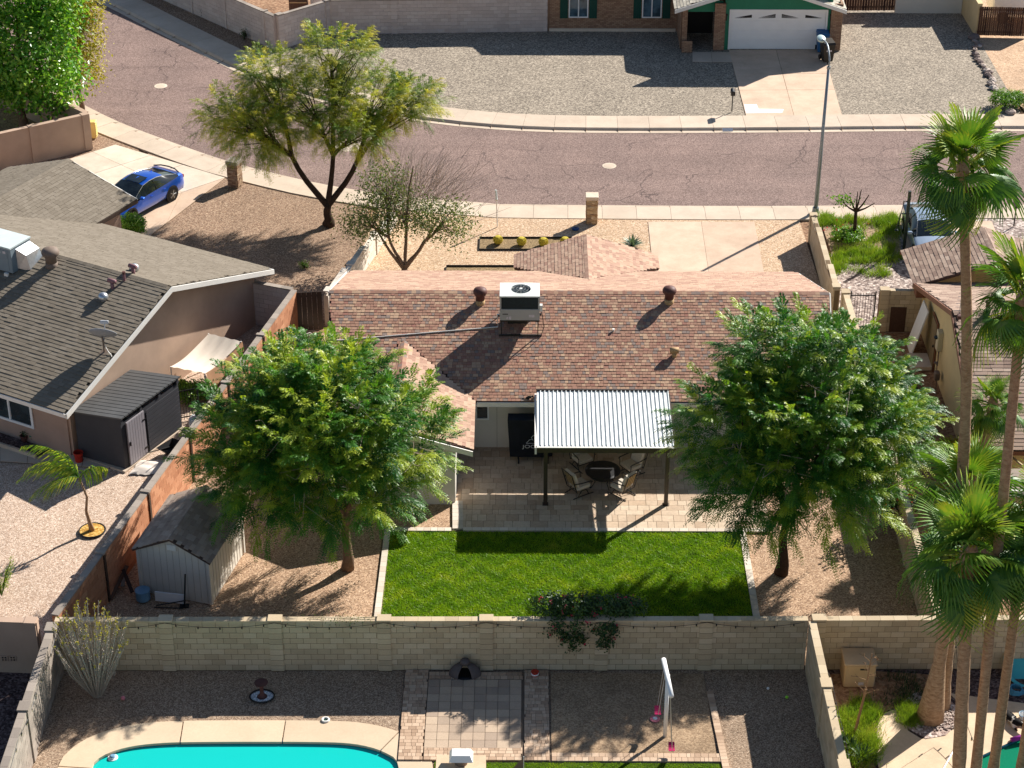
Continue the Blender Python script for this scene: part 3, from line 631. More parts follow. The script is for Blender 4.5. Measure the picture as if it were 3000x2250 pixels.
# window in the back wall, wall joint
def window(t,c,wd,h,normal,frame_mat,glass,n=2,fr=.06,depth=.06,name='window'):
    """c centre on wall surface; normal = outward (xy)"""
    nx=Vector((normal[0],normal[1],0)).normalized(); ang=math.atan2(nx.y,nx.x)+math.pi/2; c=Vector(c)
    wn=MB().box(c+nx*.0,(wd,depth*.6,h),ang).build(name,frame_mat,t,world=True); s=Vector((math.cos(ang),math.sin(ang),0)); pw=wd/n
    for i in range(n):
        MB().box(c+s*((i+.5)*pw-wd/2)+nx*(depth*.3+.002),(pw-fr*1.1,.012,h-2*fr),ang).build('pane',glass,wn,world=True)
    for a,b in (((-wd/2+fr/2),(fr,h)),((wd/2-fr/2),(fr,h))): MB().box(c+s*a+nx*.03,(b[0],depth,b[1]),ang).build('frame',frame_mat,wn,world=True)
    for z in (-h/2+fr/2,h/2-fr/2): MB().box(c+Vector((0,0,z))+nx*.03,(wd-2*fr,depth-.004,fr),ang).build('frame',frame_mat,wn,world=True)
    for i in range(1,n): MB().box(c+s*(i*pw-wd/2)+nx*.03,(fr*.7,depth-.008,h-2*fr),ang).build('mullion',frame_mat,wn,world=True)
    return wn
YBW=63.545
a=onplane(1357,1180,(0,YBW,0),(0,1,0)); b=onplane(1433,1228,(0,YBW,0),(0,1,0))
window(Hs,((a.x+b.x)/2,YBW,b.z+.46),b.x-a.x,.92,(0,-1),WHITE2,GLASS,2)
MB().box((-1.02,YBW-.004,1.0),(.012,.006,2.1)).build('wall_joint',MORT,Hs,world=True)
# roof vents
RUST=plain('rust_brown_paint',S(92,58,52),.6,0,.3,.15,5); RUSTT=plain('tan_flashing',S(178,146,104),.7,0,.3,.15,6)
nb=Vector((0,-1,3)).normalized()
def turbine(u,v,plane,label,mats,h=.62,r=.21,parent_n=nb):
    c=onplane(u,v,*plane); t=thing('roof_vent',label,'roof vent',c)
    MB().box((0,0,.01),(.5,.5,.02),M=frame((1,0,0),plane[1])).build('flashing',mats[1],t)
    MB().lathe([(r*.86,-.12),(r*.84,.16)],n=16).build('collar',mats[1],t,smooth=True)
    MB().lathe([(r*.8,.15),(r*.82,h*.55),(r*1.18,h*.68),(r*1.25,h*.82),(r*1.05,h*.97),(r*.5,h*1.06),(0,h*1.08)],n=20).build('turbine_head',mats[0],t,smooth=True)
    return t
PB=((0,YE,ZE),nb)
turbine(1407,889,PB,'rust brown roof vent left of the rooftop air conditioner',(RUST,RUSTT)); turbine(1960,886,PB,'rust brown roof vent right of the rooftop air conditioner',(RUST,RUSTT))
c=onplane(1975,1045,*PB); t=thing('exhaust_vent','beige elbow vent low on the red shingle slope','roof vent',c)
MB().box((0,0,.01),(.34,.34,.02),M=frame((1,0,0),nb)).build('flashing',RUSTT,t); MB().tube([(0,0,-.1),(0,0,.22)],.1,12).build('pipe',RUSTT,t,smooth=True); MB().tube([(-.16,0,.26),(.16,0,.26)],.11,12).build('hood',RUSTT,t,smooth=True)
c=onplane(1797,972,*PB); t=thing('pipe_vent','tiny white pipe cap on the red shingle slope','pipe vent',c); MB().tube([(0,0,-.05),(0,0,.1)],.035,8).build('pipe',WHITE,t); MB().tube([(0,0,.09),(0,0,.12)],.05,8).build('cap',WHITE,t)
# satellite-like dark bird on the eave
c=Vector((PY(1548,1168,YE).x,YE+.1,ZE+.02))
bd=MB(); bd.lathe([(0,-.13),(.035,-.1),(.06,-.02),(.05,.06),(.03,.1),(.034,.14),(.02,.17),(0,.18)],n=10); bd.v=[(v[2]*.95,v[0]*.8,v[1]+.07+v[2]*.25) for v in bd.v]
bd.add([(-.12,.02,.04),(-.24,.03,.03),(-.24,-.03,.03),(-.12,-.02,.04)],[(0,1,2,3)]); bd.add([(.165,.0,.125),(.21,0,.105),(.165,.0,.105)],[(0,1,2)]); bd.tube([(0,.02,.03),(0,.02,-.02)],.006,5); bd.tube([(0,-.02,.03),(0,-.02,-.02)],.006,5)
o=bd.build('bird',BLACKP,None); o.location=c; props(o,'dark pigeon perched on the white eave by the metal patio cover','bird')
# rooftop air conditioner
ACW=plain('ac_white_top',S(214,216,210),.4,0,.4,.04,2); ACG=plain('ac_grey',S(172,170,164),.45,0,.4,.05,2); ACD=plain('ac_dark_coil',S(18,36,44),.5,.2,.4,.25,12)
fa=onplane(1463,1000,*PB); AY=66.0
pA=PY(1464,938,AY); pB=PY(1581,938,AY); pT=PY(1463,868,AY); ax0,ax1=pA.x,pB.x; az0,az1=pA.z,pT.z
pTb=P(1463,828,az1); ay1=pTb.y
ac=thing('air_conditioner','white packaged air conditioner with top fan on the red roof','air conditioner',((ax0+ax1)/2,AY,az0))
Wd,Dp,Ht=ax1-ax0,ay1-AY,az1-az0
MB().bx((-Wd/2,0,0),(Wd/2,Dp,Ht*.46)).build('cabinet',ACG,ac,bevel=.012)
MB().bx((-Wd/2+.03,.03,Ht*.46),(Wd/2-.03,Dp-.03,Ht-.04)).build('coil',ACD,ac)
for x,y in ((-1,0),(1,0),(-1,1),(1,1)): MB().box((x*(Wd/2-.03),.03+y*(Dp-.06),Ht*.71),(.06,.06,Ht*.5)).build('corner_post',ACG,ac)
q=MB(); n=32; rr=.36; cx,cy=.04,Dp*.5
ring=[(cx+rr*math.cos(2*math.pi*i/n),cy+rr*math.sin(2*math.pi*i/n)) for i in range(n)]
sq=[]
for x,y in ring:
    dx,dy=x-cx,y-cy; k=min(((Wd/2-cx)/dx if dx>0 else (-Wd/2-cx)/dx) if abs(dx)>1e-6 else 1e9,((Dp-cy)/dy if dy>0 else (0-cy)/dy) if abs(dy)>1e-6 else 1e9); sq.append((cx+dx*k,cy+dy*k))
vs=[(x,y,Ht) for x,y in sq]+[(x,y,Ht+.03) for x,y in ring]+[(x,y,Ht-.15) for x,y in ring]+[(x,y,Ht-.05) for x,y in sq]
for cxx,cyy in ((-Wd/2,0),(Wd/2,0),(Wd/2,Dp),(-Wd/2,Dp)): pass
q.add(vs,[(i,(i+1)%n,n+(i+1)%n,n+i) for i in range(n)]+[(n+i,n+(i+1)%n,2*n+(i+1)%n,2*n+i) for i in range(n)]+[(3*n+i,3*n+(i+1)%n,(i+1)%n,i) for i in range(n)])
q.build('top_panel',ACW,ac,recalc=True)
for sx in(-1,1):
    for sy in (0,1):
        kx,ky=sx*Wd/2,sy*Dp; cand=[p for p in sq if (abs(p[0]-kx)<1e-6 or abs(p[1]-ky)<1e-6) and (p[0]-kx)**2+(p[1]-ky)**2<.35]
        if len(cand)>=2:
            cand.sort(key=lambda p:(p[0]-kx)**2+(p[1]-ky)**2); ex=[p for p in cand if abs(p[0]-kx)<1e-6][:1]+[p for p in cand if abs(p[1]-ky)<1e-6][:1]
            if len(ex)==2: MB().prism([(kx,ky),ex[0],ex[1]],Ht-.05,Ht-.001).build('top_corner',ACW,ac)
fan=MB().lathe([(.06,-.13),(.06,-.05),(0,-.045)],(cx,cy,Ht),12).build('fan',BLACKP,ac)
for k in range(5):
    a=k*2*math.pi/5; MB().add([(cx+.05*math.cos(a),cy+.05*math.sin(a),Ht-.1),(cx+.33*math.cos(a-.2),cy+.33*math.sin(a-.2),Ht-.13),(cx+.33*math.cos(a+.45),cy+.33*math.sin(a+.45),Ht-.07),(cx+.06*math.cos(a+.6),cy+.06*math.sin(a+.6),Ht-.08)],[(0,1,2,3)]).build('blade',BLACK,fan)
gu=MB().lathe([(.06,.035),(.055,.05),(0,.052)],(cx,cy,Ht),12).build('fan_guard',ACW,ac)
for k in range(12):
    a=k*math.pi/6; MB().tube([(cx+.05*math.cos(a),cy+.05*math.sin(a),Ht+.04),(cx+rr*math.cos(a),cy+rr*math.sin(a),Ht+.03)],.005,4).build('wire',ACG,gu)
for rad in (.16,.27): MB().tube([(cx+rad*math.cos(i*math.pi/12),cy+rad*math.sin(i*math.pi/12),Ht+.037) for i in range(25)],.004,4,cap=False).build('wire',ACG,gu)
MB().bx((-Wd/2,-.012,Ht*.0+.005),(Wd/2,-.001,Ht*.45)).build('front_panel',ACG,ac)
MB().bx((-Wd*.42,-.004,Ht*.49),(Wd*.44,.028,Ht*.93)).build('coil_face',ACD,ac)
MB().box((-Wd*.36,-.015,Ht*.26),(.2,.004,.035)).build('badge',BLACKP,ac)
DEC=plain('pale_decal',S(206,198,200),.6,0,.3,.25,30)
for x,z,w_,h_ in ((Wd*.3,.2,.2,.1),(-Wd*.24,.11,.08,.13),(-Wd*.31,.1,.06,.09)): MB().box((x,-.015,Ht*z/.55*.5),(w_,.004,h_)).build('decal',DEC,ac)
MB().box((Wd/2+.05,.25,Ht*.4),(.1,.16,.24)).build('disconnect_box',ACW,ac)
st=MB()
for y in (.03,Dp-.03):
    for x in (-Wd/2+.06,Wd/2-.06):
        zz=az0-(ZE+(AY+y-YE)/3); MB().box((x,y,-zz/2),(.035,.035,zz)).build('stand_leg',BLACK,ac)
    MB().box((0,y,-.03),(Wd,.05,.05)).build('stand_rail',BLACK,ac)
    zz=az0-(ZE+(AY+y-YE)/3); MB().box((.02,y,-zz+.05),(Wd+.1,.07,.05)).build('skid',BLACK,ac)
MB().bx((-Wd*.3,Dp*.55,-(az0-(ZE+(AY+Dp*.55-YE)/3))-.1),(Wd*.2,Dp-.08,0)).build('plenum',BLACK,ac)
MB().tube([(Wd/2+.06,.25,Ht*.3),(Wd/2+.1,.15,Ht*.1),(Wd/2+.16,.05,-.3),(Wd/2+.08,.0,-.55),(Wd/2+.05,0,-.75)],.014,6).build('cable',BLACK,ac)
# white condensate pipe across the roof
pts=[Vector((ax0+.02,AY+.02,az0+.24)),Vector((ax0-.1,AY+.02,az0+.24)),Vector((ax0-.08,AY-.03,az0-.55))]
pts[2]=onplane(1459,962,*PB)+Vector((0,0,.06)); pts[1]=Vector((pts[2].x-.02,AY,az0+.24))
for u,v in ((1300,974),(1160,986),(1010,999),(968,1001)): pts.append(onplane(u,v,*PB)+Vector((0,0,.05)))
o=MB().tube(pts,.022,8).build('drain_pipe',WHITE); props(o,'thin white drain pipe crossing the red shingle roof','pipe')
# ------------------------------------------------------------------ patio cover
PC=thing('patio_cover','dark framed patio cover with white ribbed metal roof','patio cover',(2.7,61.5,0))
CY0,CY1,CZ0,CZ1=59.74,63.2,2.44,2.59; CX0=.40; CX1=5.05; nrib=31
def rib_panel():
    pw=(CX1-CX0)/nrib; prof=[]
    for i in range(nrib):
        x=CX0+i*pw; prof+=[(x,0),(x+pw*.78,0),(x+pw*.81,.05),(x+pw*.97,.05)]
    prof.append((CX1,0))
    for i in range(nrib):
        k=prof[4*i:4*i+5]; mb=MB(); mb.add([(x,CY0,CZ0+z) for x,z in k]+[(x,CY1,CZ1+z) for x,z in k],[(j,j+1,5+j+1,5+j) for j in range(4)]); mb.build('roof_pan',PCW,PC,world=True)
PCW=plain('white_metal_pan',S(232,234,230),.38,0,.5,.03,2)
rib_panel()
MB().bx((CX0-.05,CY0-.09,CZ0-.2),(CX1+.05,CY0-.01,CZ0-.005)).build('front_beam',DKBR,PC,world=True); MB().bx((CX0-.05,CY0-.1,CZ0-.005),(CX1+.05,CY0-.0,CZ0+.02)).build('gutter_lip',WHITE,PC,world=True)
MB().bx((CX0-.02,CY1+.0,CZ1-.06),(CX1+.02,CY1+.06,CZ1+.07)).build('rear_beam',DKBR,PC,world=True)
for x in (CX0-.08,CX1-.005): MB().bx((x,CY0-.12,CZ0-.24),(x+.07,CY1+.06,CZ0+.02)).build('side_trim',WHITE if x<1 else DKBR,PC,world=True)
for x in (.70,4.86):
    pt=MB().box((x,59.83,1.13),(.135,.135,2.26)).build('post',DKBR,PC,world=True); MB().box((x,59.83,.05),(.2,.2,.02)).build('base_plate',DKBR,pt,world=True)
for x in (1.4,2.8,4.2): MB().bx((x-.04,CY1+.02,ZE+.05),(x+.04,CY1+.08,CZ1)).build('riser',DKBR,PC,world=True)
# ================================================================== LEFT NEIGHBOUR HOUSE
LC=Vector((-16.36,63.0,0)); lw=Vector((.4755,.8797,0)); lu=Vector((.8797,-.4755,0))
def LP(a,b,z): return LC+lu*a+lw*b+Vector((0,0,z))
LH=thing('house','pink stucco house with grey shingle roof and white fascia','house',LP(-8,5.7,0))
BW,FW=11.96,-.72; LM=(BW+FW)/2; LZ=2.3; LZR=LZ+(BW-FW)/6; OV=.72
def wl(a,b,h,mat=STUC,t=LH,name='wall'): wallbox(t,a,b,h,mat,name)
wl(LP(-20,0,0),LP(.1,0,0),2.45); wl(LP(-20,11.3,0),LP(.1,11.3,0),2.45)
g=[LP(.2,0,-.1),LP(.2,11.38,-.1),LP(.2,11.38,2.42),LP(.2,LM,LZR-.1),LP(.2,0,2.42)]
MB().poly3(g,.15,-lu).build('gable_wall',STUC2,LH,world=True,recalc=True)
lroof=MB().box(LP(-10,LM,LZR-.3),(19,.08,.2),math.atan2(lu.y,lu.x)).build('roof',D_GREY,LH,world=True)
shingles(lroof,[LP(-12,FW,LZ),LP(OV,FW,LZ),LP(OV,LM,LZR),LP(-12,LM,LZR)],SH_GREY,D_GREY,row=.17,tw=(.25,.34),limit=280)
shingles(lroof,[LP(OV,BW,LZ),LP(-14,BW,LZ),LP(-14,LM,LZR),LP(OV,LM,LZR)],SH_GREY,D_GREY,row=.17,tw=(.25,.34),limit=0,name='rear_shingle')
ridgecaps(lroof,LP(-12,LM,LZR),LP(OV,LM,LZR),SH_GREY,limit=60)
board(LP(OV+.03,LM,LZR-.01),LP(OV+.03,FW-.03,LZ-.01),.2,.05,WHITE,lroof); board(LP(OV+.03,LM,LZR-.01),LP(OV+.03,BW+.03,LZ-.01),.2,.05,WHITE,lroof)
board(LP(-12,FW-.03,LZ-.02),LP(OV,FW-.03,LZ-.02),.16,.05,WHITE,lroof); board(LP(-12,BW+.03,LZ-.02),LP(OV,BW+.03,LZ-.02),.16,.05,WHITE,lroof)
PLF=(LP(0,FW,LZ),(Vector((0,0,3))-lw).normalized()); PLB=(LP(0,BW,LZ),(Vector((0,0,3))+lw).normalized())
wpl=(LP(0,-.08,0),lw); a=onplane(100,1238,*wpl); b=onplane(-10,1190,*wpl); ctr=onplane(30,1198,*wpl)
window(LH,LP((a-LC).dot(lu)-1.1,-.075,1.32),2.2,1.25,(-lw.x,-lw.y),WHITE2,GLASS,2,fr=.1)
# garage wing
gA=P(202,466,3.52); gB=P(401,584,2.4); gw=(lw*-1); 
GW=11.0
shingles(lroof,[gB+gw*5.2,gB,gA,gA+gw*7.5],SH_GREY,D_GREY,row=.17,tw=(.25,.34),limit=0,name='garage_shingle')
gC=gB+(gA-gB)*2; gC.z=2.4
shingles(lroof,[gC,gC+gw*9,gA+gw*9,gA],SH_GREY,D_GREY,row=.17,tw=(.25,.34),limit=0,name='garage_shingle')
ridgecaps(lroof,gA,gA+gw*7.4,SH_GREY,limit=0)
board(gA+Vector((0,0,-.01)),gB+lw*.03,.18,.05,WHITE,lroof); board(gA,gC,.18,.05,WHITE,lroof); board(gB+lu*.03,gB+gw*2.8+lu*.03,.16,.05,DKBR,lroof)
gb0=Vector((gB.x,gB.y,0))-lw*.6-lu*.55; wallbox(LH,gb0,gb0-lw*3.5,2.4,STUC2); wallbox(LH,gb0,gb0-lu*6.1,2.4,STUC2)
MB().box(gb0-lu*3.05+lw*.08+Vector((0,0,1.05)),(4.9,.06,2.1),math.atan2(lu.y,lu.x)).build('garage_door',WHITE,LH,world=True)
# roof furniture of the grey roof
BALL=plain('taupe_paint',S(120,104,92),.7,0,.3,.12,5); GALV=plain('galvanised',S(186,190,194),.32,.75,.5,.12,8); PINKP=plain('mauve_pipe',S(132,96,100),.6,0,.3,.1,5)
turbine(152,779,PLF,'taupe ball turbine vent near the grey roof ridge',(BALL,BALL),h=.72,r=.27)
def dome_vent(u,v,pl,label):
    c=onplane(u,v,*pl); t=thing('dome_vent',label,'roof vent',c); MB().lathe([(.1,-.08),(.1,.08)],n=12).build('pipe',GALV,t); MB().lathe([(.17,.06),(.2,.13),(.18,.23),(.1,.3),(0,.32)],n=16).build('dome',GALV,t,smooth=True)
dome_vent(303,880,PLF,'shiny galvanised dome vent on the front grey slope'); dome_vent(394,795,PLB,'shiny galvanised dome vent behind the grey ridge')
def tvent(u,v,pl,label):
    c=onplane(u,v,*pl); t=thing('tee_vent',label,'roof vent',c); MB().box((0,0,.01),(.3,.3,.02),M=frame(lu,pl[1])).build('flashing',PINKP,t); MB().tube([(0,0,-.1),(0,0,.3)],.07,10).build('pipe',PINKP,t,smooth=True); MB().tube([-lu*.16+Vector((0,0,.33)),lu*.16+Vector((0,0,.33))],.085,10).build('tee_cap',PINKP,t,smooth=True)
tvent(330,846,PLF,'mauve tee vent beside the shiny dome on the front slope'); tvent(391,803,PLB,'mauve tee vent peeking over the grey ridge')
c=onplane(365,824,*PLF); t=thing('pipe_vent','rusty elbow pipe just below the grey ridge','pipe vent',c); MB().tube([(0,0,-.1),(0,0,.34)],.05,8).build('pipe',PINKP,t); MB().tube([(0,0,.3),(0,0,.4)],.06,8).build('cap',RUST,t)
# satellite dish
c=onplane(306,1033,*PLF); SD=thing('satellite_dish','grey satellite dish on the front grey roof slope','satellite dish',c)
DISH=plain('dish_grey',S(150,152,156),.45,0,.4,.06,3)
MB().tube([(0,0,0),(0,0,.45),(-.03,.02,.62)],.035,8).build('mast',BALL,SD); MB().box((0,0,.02),(.28,.28,.03),M=frame(lu,PLF[1])).build('foot',BALL,SD)
dm=MB(); rows=[]; nd=20
for i in range(6):
    r_=.001+i*.5/5; rows.append([(r_*1.05*math.cos(2*math.pi*j/nd),r_*.86*math.sin(2*math.pi*j/nd),r_*r_*.5) for j in range(nd+1)])
dm.grid(rows); Md=frame((.95,-.1,0),(.1,.74,.66)); back=[tuple(Md@Vector(v)+Vector((-.02,.02,.66))) for v in dm.v]; dm.v=back
o=dm.build('reflector',DISH,SD,smooth=True); o.modifiers.new('thick','SOLIDIFY').thickness=.015
MB().tube([(-.02,.1,.3),(.02,.35,.72),(.02,.42,.98)],.02,6).build('feed_arm',DISH,SD); MB().box((.02,.42,1.02),(.3,.1,.12)).build('feed_horn',DISH,SD,bevel=.02)
MB().tube([(.05,0,.3),(.15,-.1,.12),(.28,-.2,.02),(.32,-.3,.0)],.012,5).build('cable',WHITE,SD)
# left rooftop cooler
BLUEG=plain('bluegrey_cabinet',S(128,142,150),.5,.2,.4,.08,2); TOPW=plain('cooler_top',S(196,206,204),.45,0,.4,.06,2)
c=onplane(18,803,*PLF); AC2=thing('air_conditioner','blue grey rooftop air conditioner on the grey roof','air conditioner',(c.x,c.y,c.z),math.atan2(lu.y,lu.x))
MB().bx((-1.25,0,.1),(.35,1.15,1.12)).build('cabinet',BLUEG,AC2,bevel=.015); MB().bx((-1.27,-.02,1.1),(.37,1.17,1.16)).build('lid',TOPW,AC2)
for x,w_ in ((-.25,.7),(-.95,.55)): MB().bx((x-w_/2+.1,-.012,.2),(x+w_/2+.1,-.001,1.0)).build('access_panel',BLUEG,AC2)
for x in (.05,-.2): MB().box((x,-.014,.92),(.13,.006,.1)).build('sticker',DEC,AC2)
d=MB(); d.add([(.35,.3,.2),(.35,1.1,.2),(.35,1.1,1.0),(.35,.3,1.0),(.85,.45,.12),(.85,1.2,.32),(.7,1.2,.75),(.7,.45,.75)],[(0,4,7,3),(1,2,6,5),(3,7,6,2),(4,5,6,7),(0,1,5,4)]); d.build('duct',GALV,AC2,recalc=True)
for x in (-1.2,.3): MB().box((x,.1,.0),(.06,.06,.3)).build('leg',BLACK,AC2)
MB().box((.1,-.08,.0),(.16,.1,.22)).build('junction_box',WHITE,AC2); MB().tube([(.1,-.1,-.1),(.25,-.2,-.25),(.2,-.35,-.3),(.3,-.5,-.32)],.015,5).build('cable',WHITE,AC2)
# planter bed under the window
bedp=[LP(-6,-.1,0),LP(-.6,-.1,0),LP(-.9,-.75,0),LP(-6,-.75,0)]
sheet('planter_bed',[(p.x,p.y) for p in bedp],.03,G_dark); o=board(LP(-6,-.8,.16),LP(-.9,-.8,.16),.16,.09,CONC,None,name='bed_edging'); o['kind']='structure'
# ------------------------------------------------------------------ dark resin shed
DSH=plain('charcoal_resin',S(62,62,66),.6,0,.3,.1,2); DSHR=plain('charcoal_roof',S(84,84,84),.5,0,.35,.12,2); DDOOR=plain('grey_shed_door',S(140,134,138),.6,0,.3,.05,2)
sA,sB,sC=Vector((-16.0,62.85,0)),Vector((-14.2,61.98,0)),Vector((-12.62,64.9,0)); sD=sA+(sC-sB)
su=(sB-sA).normalized(); sw_=(sC-sB).normalized(); wid=(sB-sA).length; lng=(sC-sB).length
DS=thing('storage_shed','charcoal lean-to storage shed with pale grey door','shed',(sA+sC)/2)
hb,hf=1.85,2.12
def panelw(a,b,ha,hb_,mat,name,parent=DS,th=.06):
    a,b=Vector(a),Vector(b); d=(b-a).normalized(); n=Vector((-d.y,d.x,0))
    vs=[a,b,b+Vector((0,0,hb_)),a+Vector((0,0,ha))]; return MB().poly3(vs,th,n).build(name,mat,parent,world=True,recalc=True)
panelw(sA,sB,hb,hf,DSH,'side_wall'); panelw(sB,sC,hf-.22,hf-.22,DSH,'front_wall'); panelw(sC,sD,hf,hb,DSH,'side_wall'); panelw(sD,sA,hb,hb,DSH,'rear_wall')
nr=15
for i in range(nr):
    a=sA+sw_*(-.06+(lng+.12)*i/nr); b=sA+sw_*(-.06+(lng+.12)*(i+.86)/nr); z0,z1=hb+.05,hf+.06
    MB().poly3([a-su*.1+Vector((0,0,z0)),a+su*(wid+.1)+Vector((0,0,z1)),b+su*(wid+.1)+Vector((0,0,z1)),b-su*.1+Vector((0,0,z0))],.06).build('roof_rib',DSHR,DS,world=True,recalc=True)
MB().poly3([sA-su*.09-sw_*.05+Vector((0,0,hb+.02)),sB+su*.09-sw_*.05+Vector((0,0,hf+.03)),sC+su*.09+sw_*.05+Vector((0,0,hf+.03)),sD-su*.09+sw_*.05+Vector((0,0,hb+.02))],.04).build('roof_deck',DSH,DS,world=True,recalc=True)
an=math.atan2(sw_.y,sw_.x)
for i in range(3):
    c=sB+sw_*(lng*(.2+.3*i))+Vector((0,0,hf-.1)); MB().box(c,(.72,.05,.13),an).build('clerestory_pane',GLASS,DS,world=True)
for i in range(4): MB().box(sB+sw_*(.04+lng*(i/3)*.97)+Vector((0,0,hf-.11)),(.12,.09,.22),an).build('post',DSH,DS,world=True)
dr=MB().box(sB+sw_*.72+su*.05+Vector((0,0,.95)),(.98,.04,1.78),an).build('door',DDOOR,DS,world=True)
for i in range(7): MB().box(sB+sw_*(.72-.42+.14*i)+su*.075+Vector((0,0,.95)),(.125,.014,1.74),an).build('plank',DDOOR,dr,world=True)
MB().box(sB+sw_*.3+su*.1+Vector((0,0,.95)),(.03,.05,.16),an).build('handle',BLACK,dr,world=True)
for z in (.35,1.5): MB().box(sB+sw_*1.16+su*.09+Vector((0,0,z)),(.16,.02,.05),an).build('hinge',BLACK,dr,world=True)
bt=[(sB+sw_*(1.32+.0)+su*.064+Vector((0,0,.1+.17*r_)),sw_) for r_ in range(10)]
for c,_ in bt: MB().box(c+sw_*((lng-1.38)/2)+Vector((0,0,.07)),(lng-1.42,.02,.145),an).build('siding_board',DSH,DS,world=True)
MB().box((sA+sC)/2+Vector((0,0,-.02)),(lng+.2,wid+.2,.12),an).build('base_pad',CONC,DS,world=True)
# ------------------------------------------------------------------ canopy by the house wall
CLOTH=plain('cream_canvas',S(226,212,194),.85,0,.2,.05,1.5); CLOTHB=plain('tan_canvas',S(184,142,108),.85,0,.2,.1,3)
can=[P(502,1075,0),P(600,1098,0)]  # front feet below
cF0,cF1=P(504,1128),P(601,1135); hF0=PY(498,1072,cF0.y).z; hF1=PY(600,1093,cF1.y).z
cB0=P(612,1040); hB0=PY(611,976,cB0.y).z; cB1=P(712,1050); hB1=PY(706,999,cB1.y).z
hF0=hF1=1.15; hB0=hB1=1.45
f0,f1,b0,b1=P(500,1074,hF0),P(600,1093,hF1),P(611,977,hB0),P(706,1000,hB1)
CN=thing('shade_canopy','sagging cream canvas canopy between grey house wall and red wall','canopy',((f0+b1)/2).to_tuple()[:2]+(0,))
rows=[]
for i in range(11):
    s=i/10; rows.append([]); 
    for j in range(11):
        t_=j/10; p=(f0*(1-t_)+f1*t_)*(1-s)+(b0*(1-t_)+b1*t_)*s; sag=.22*math.sin(math.pi*s)*(.6+.4*math.sin(math.pi*t_))+.02*math.sin(t_*20+s*7); rows[-1].append((p.x,p.y,p.z-sag))
MB().grid(rows).build('canvas',CLOTH,CN,world=True,smooth=True)
rows=[]
for i in range(9):
    s=i/8; top=f1*(1-s)+b1*s; top=Vector(rows and top or top); sag=.22*math.sin(math.pi*s)*.6; rows.append([])
    for j in range(9):
        t_=j/8; wv=.05*math.sin(s*22+t_*3)*t_; rows[-1].append((top.x+.05+wv+.18*t_,top.y-.08*t_+wv*.5,(top.z-sag)*(1-t_*.85)))
MB().grid(rows).build('side_drape',CLOTHB,CN,world=True,smooth=True)
for p in (f0,f1,b0,b1): MB().tube([(p.x,p.y,0),(p.x,p.y,p.z)],.025,8).build('pole',WHITE,CN,world=True)
WOODL=plain('pale_wood',S(186,160,126),.7,0,.3,.12,4)
c=P(690,990); BN=thing('potting_bench','pale wooden bench with dark legs behind the canopy','bench',(c.x-.55,c.y+1.0,0),R(60))
MB().box((0,0,.84),(1.1,.42,.04)).build('top',WOODL,BN); MB().box((0,0,.45),(1.0,.36,.03)).build('shelf',WOODL,BN)
for x in (-.5,.5):
    for y in (-.17,.17): MB().box((x,y,.41),(.04,.04,.82)).build('leg',BLACK,BN)
# ------------------------------------------------------------------ RIGHT NEIGHBOUR HOUSE
RH=thing('house','cream stucco house with tan shingle roof behind the palms','house',(20,66,0))
RX=15.72; RO=15.3; RYN,RYF,RYR=59.85,72.2,66.03; RZ=2.3; RZR=2.3+6.17/3
MB().poly3([(RX,60.6,-.1),(RX,72.3,-.1),(RX,72.3,2.15),(RX,RYR,RZR-.12),(RX,60.6,2.35)],.15,(1,0,0)).build('gable_wall',STUCY,RH,world=True,recalc=True)
wallbox(RH,(RX,60.62),(28,60.62),2.4,STUCY)
rr_=MB().box((22,RYR,RZR-.3),(12,.08,.2)).build('roof',D_TAN,RH,world=True)
shingles(rr_,[(RO,RYN,RZ),(24,RYN,RZ),(24,RYR,RZR),(RO+.1,RYR,RZR)],SH_TAN,D_TAN,row=.17,tw=(.3,.5),limit=200)
shingles(rr_,[(24,RYF,RZ),(RO-.1,RYF,RZ),(RO+.1,RYR,RZR),(24,RYR,RZR)],SH_TAN,D_TAN,row=.17,tw=(.3,.5),limit=0,name='rear_shingle')
ridgecaps(rr_,(RO+.1,RYR,RZR),(24,RYR,RZR),SH_TAN,limit=30)
BRF=plain('brown_fascia',S(118,74,52),.6,0,.3,.12,3)
board((RO+.07,RYR,RZR-.01),(RO-.13,RYF+.05,RZ-.01),.2,.05,BRF,rr_); board((RO+.07,RYR,RZR-.01),(RO-.03,RYN-.05,RZ-.01),.2,.05,BRF,rr_); board((RO,RYN-.04,RZ-.02),(24,RYN-.04,RZ-.02),.16,.04,BRF,rr_)
GZ=3.37
shingles(rr_,[(15.1,75.0,2.3),(15.15,71.9,2.3),(18.3,71.9,GZ),(18.25,75.05,GZ)],SH_TAN,D_TAN,row=.17,tw=(.3,.42),limit=60,name='garage_shingle')
shingles(rr_,[(21.5,71.9,2.3),(21.5,75.0,2.3),(18.25,75.05,GZ),(18.3,71.9,GZ)],SH_TAN,D_TAN,row=.17,tw=(.3,.42),limit=0,name='garage_shingle')
ridgecaps(rr_,(18.3,71.9,GZ),(18.25,75.05,GZ),SH_TAN,limit=0)
board((15.1,75.05,2.28),(18.25,75.1,GZ-.02),.18,.05,BRF,rr_); wallbox(RH,(15.7,74.4),(21,74.4),2.3,STUCY); wallbox(RH,(15.7,72.3),(15.7,74.4),2.3,STUCY)
MB().bx((15.2,71.6,1.95),(15.6,72.1,2.25)).build('soffit_box',BRF,RH,world=True)
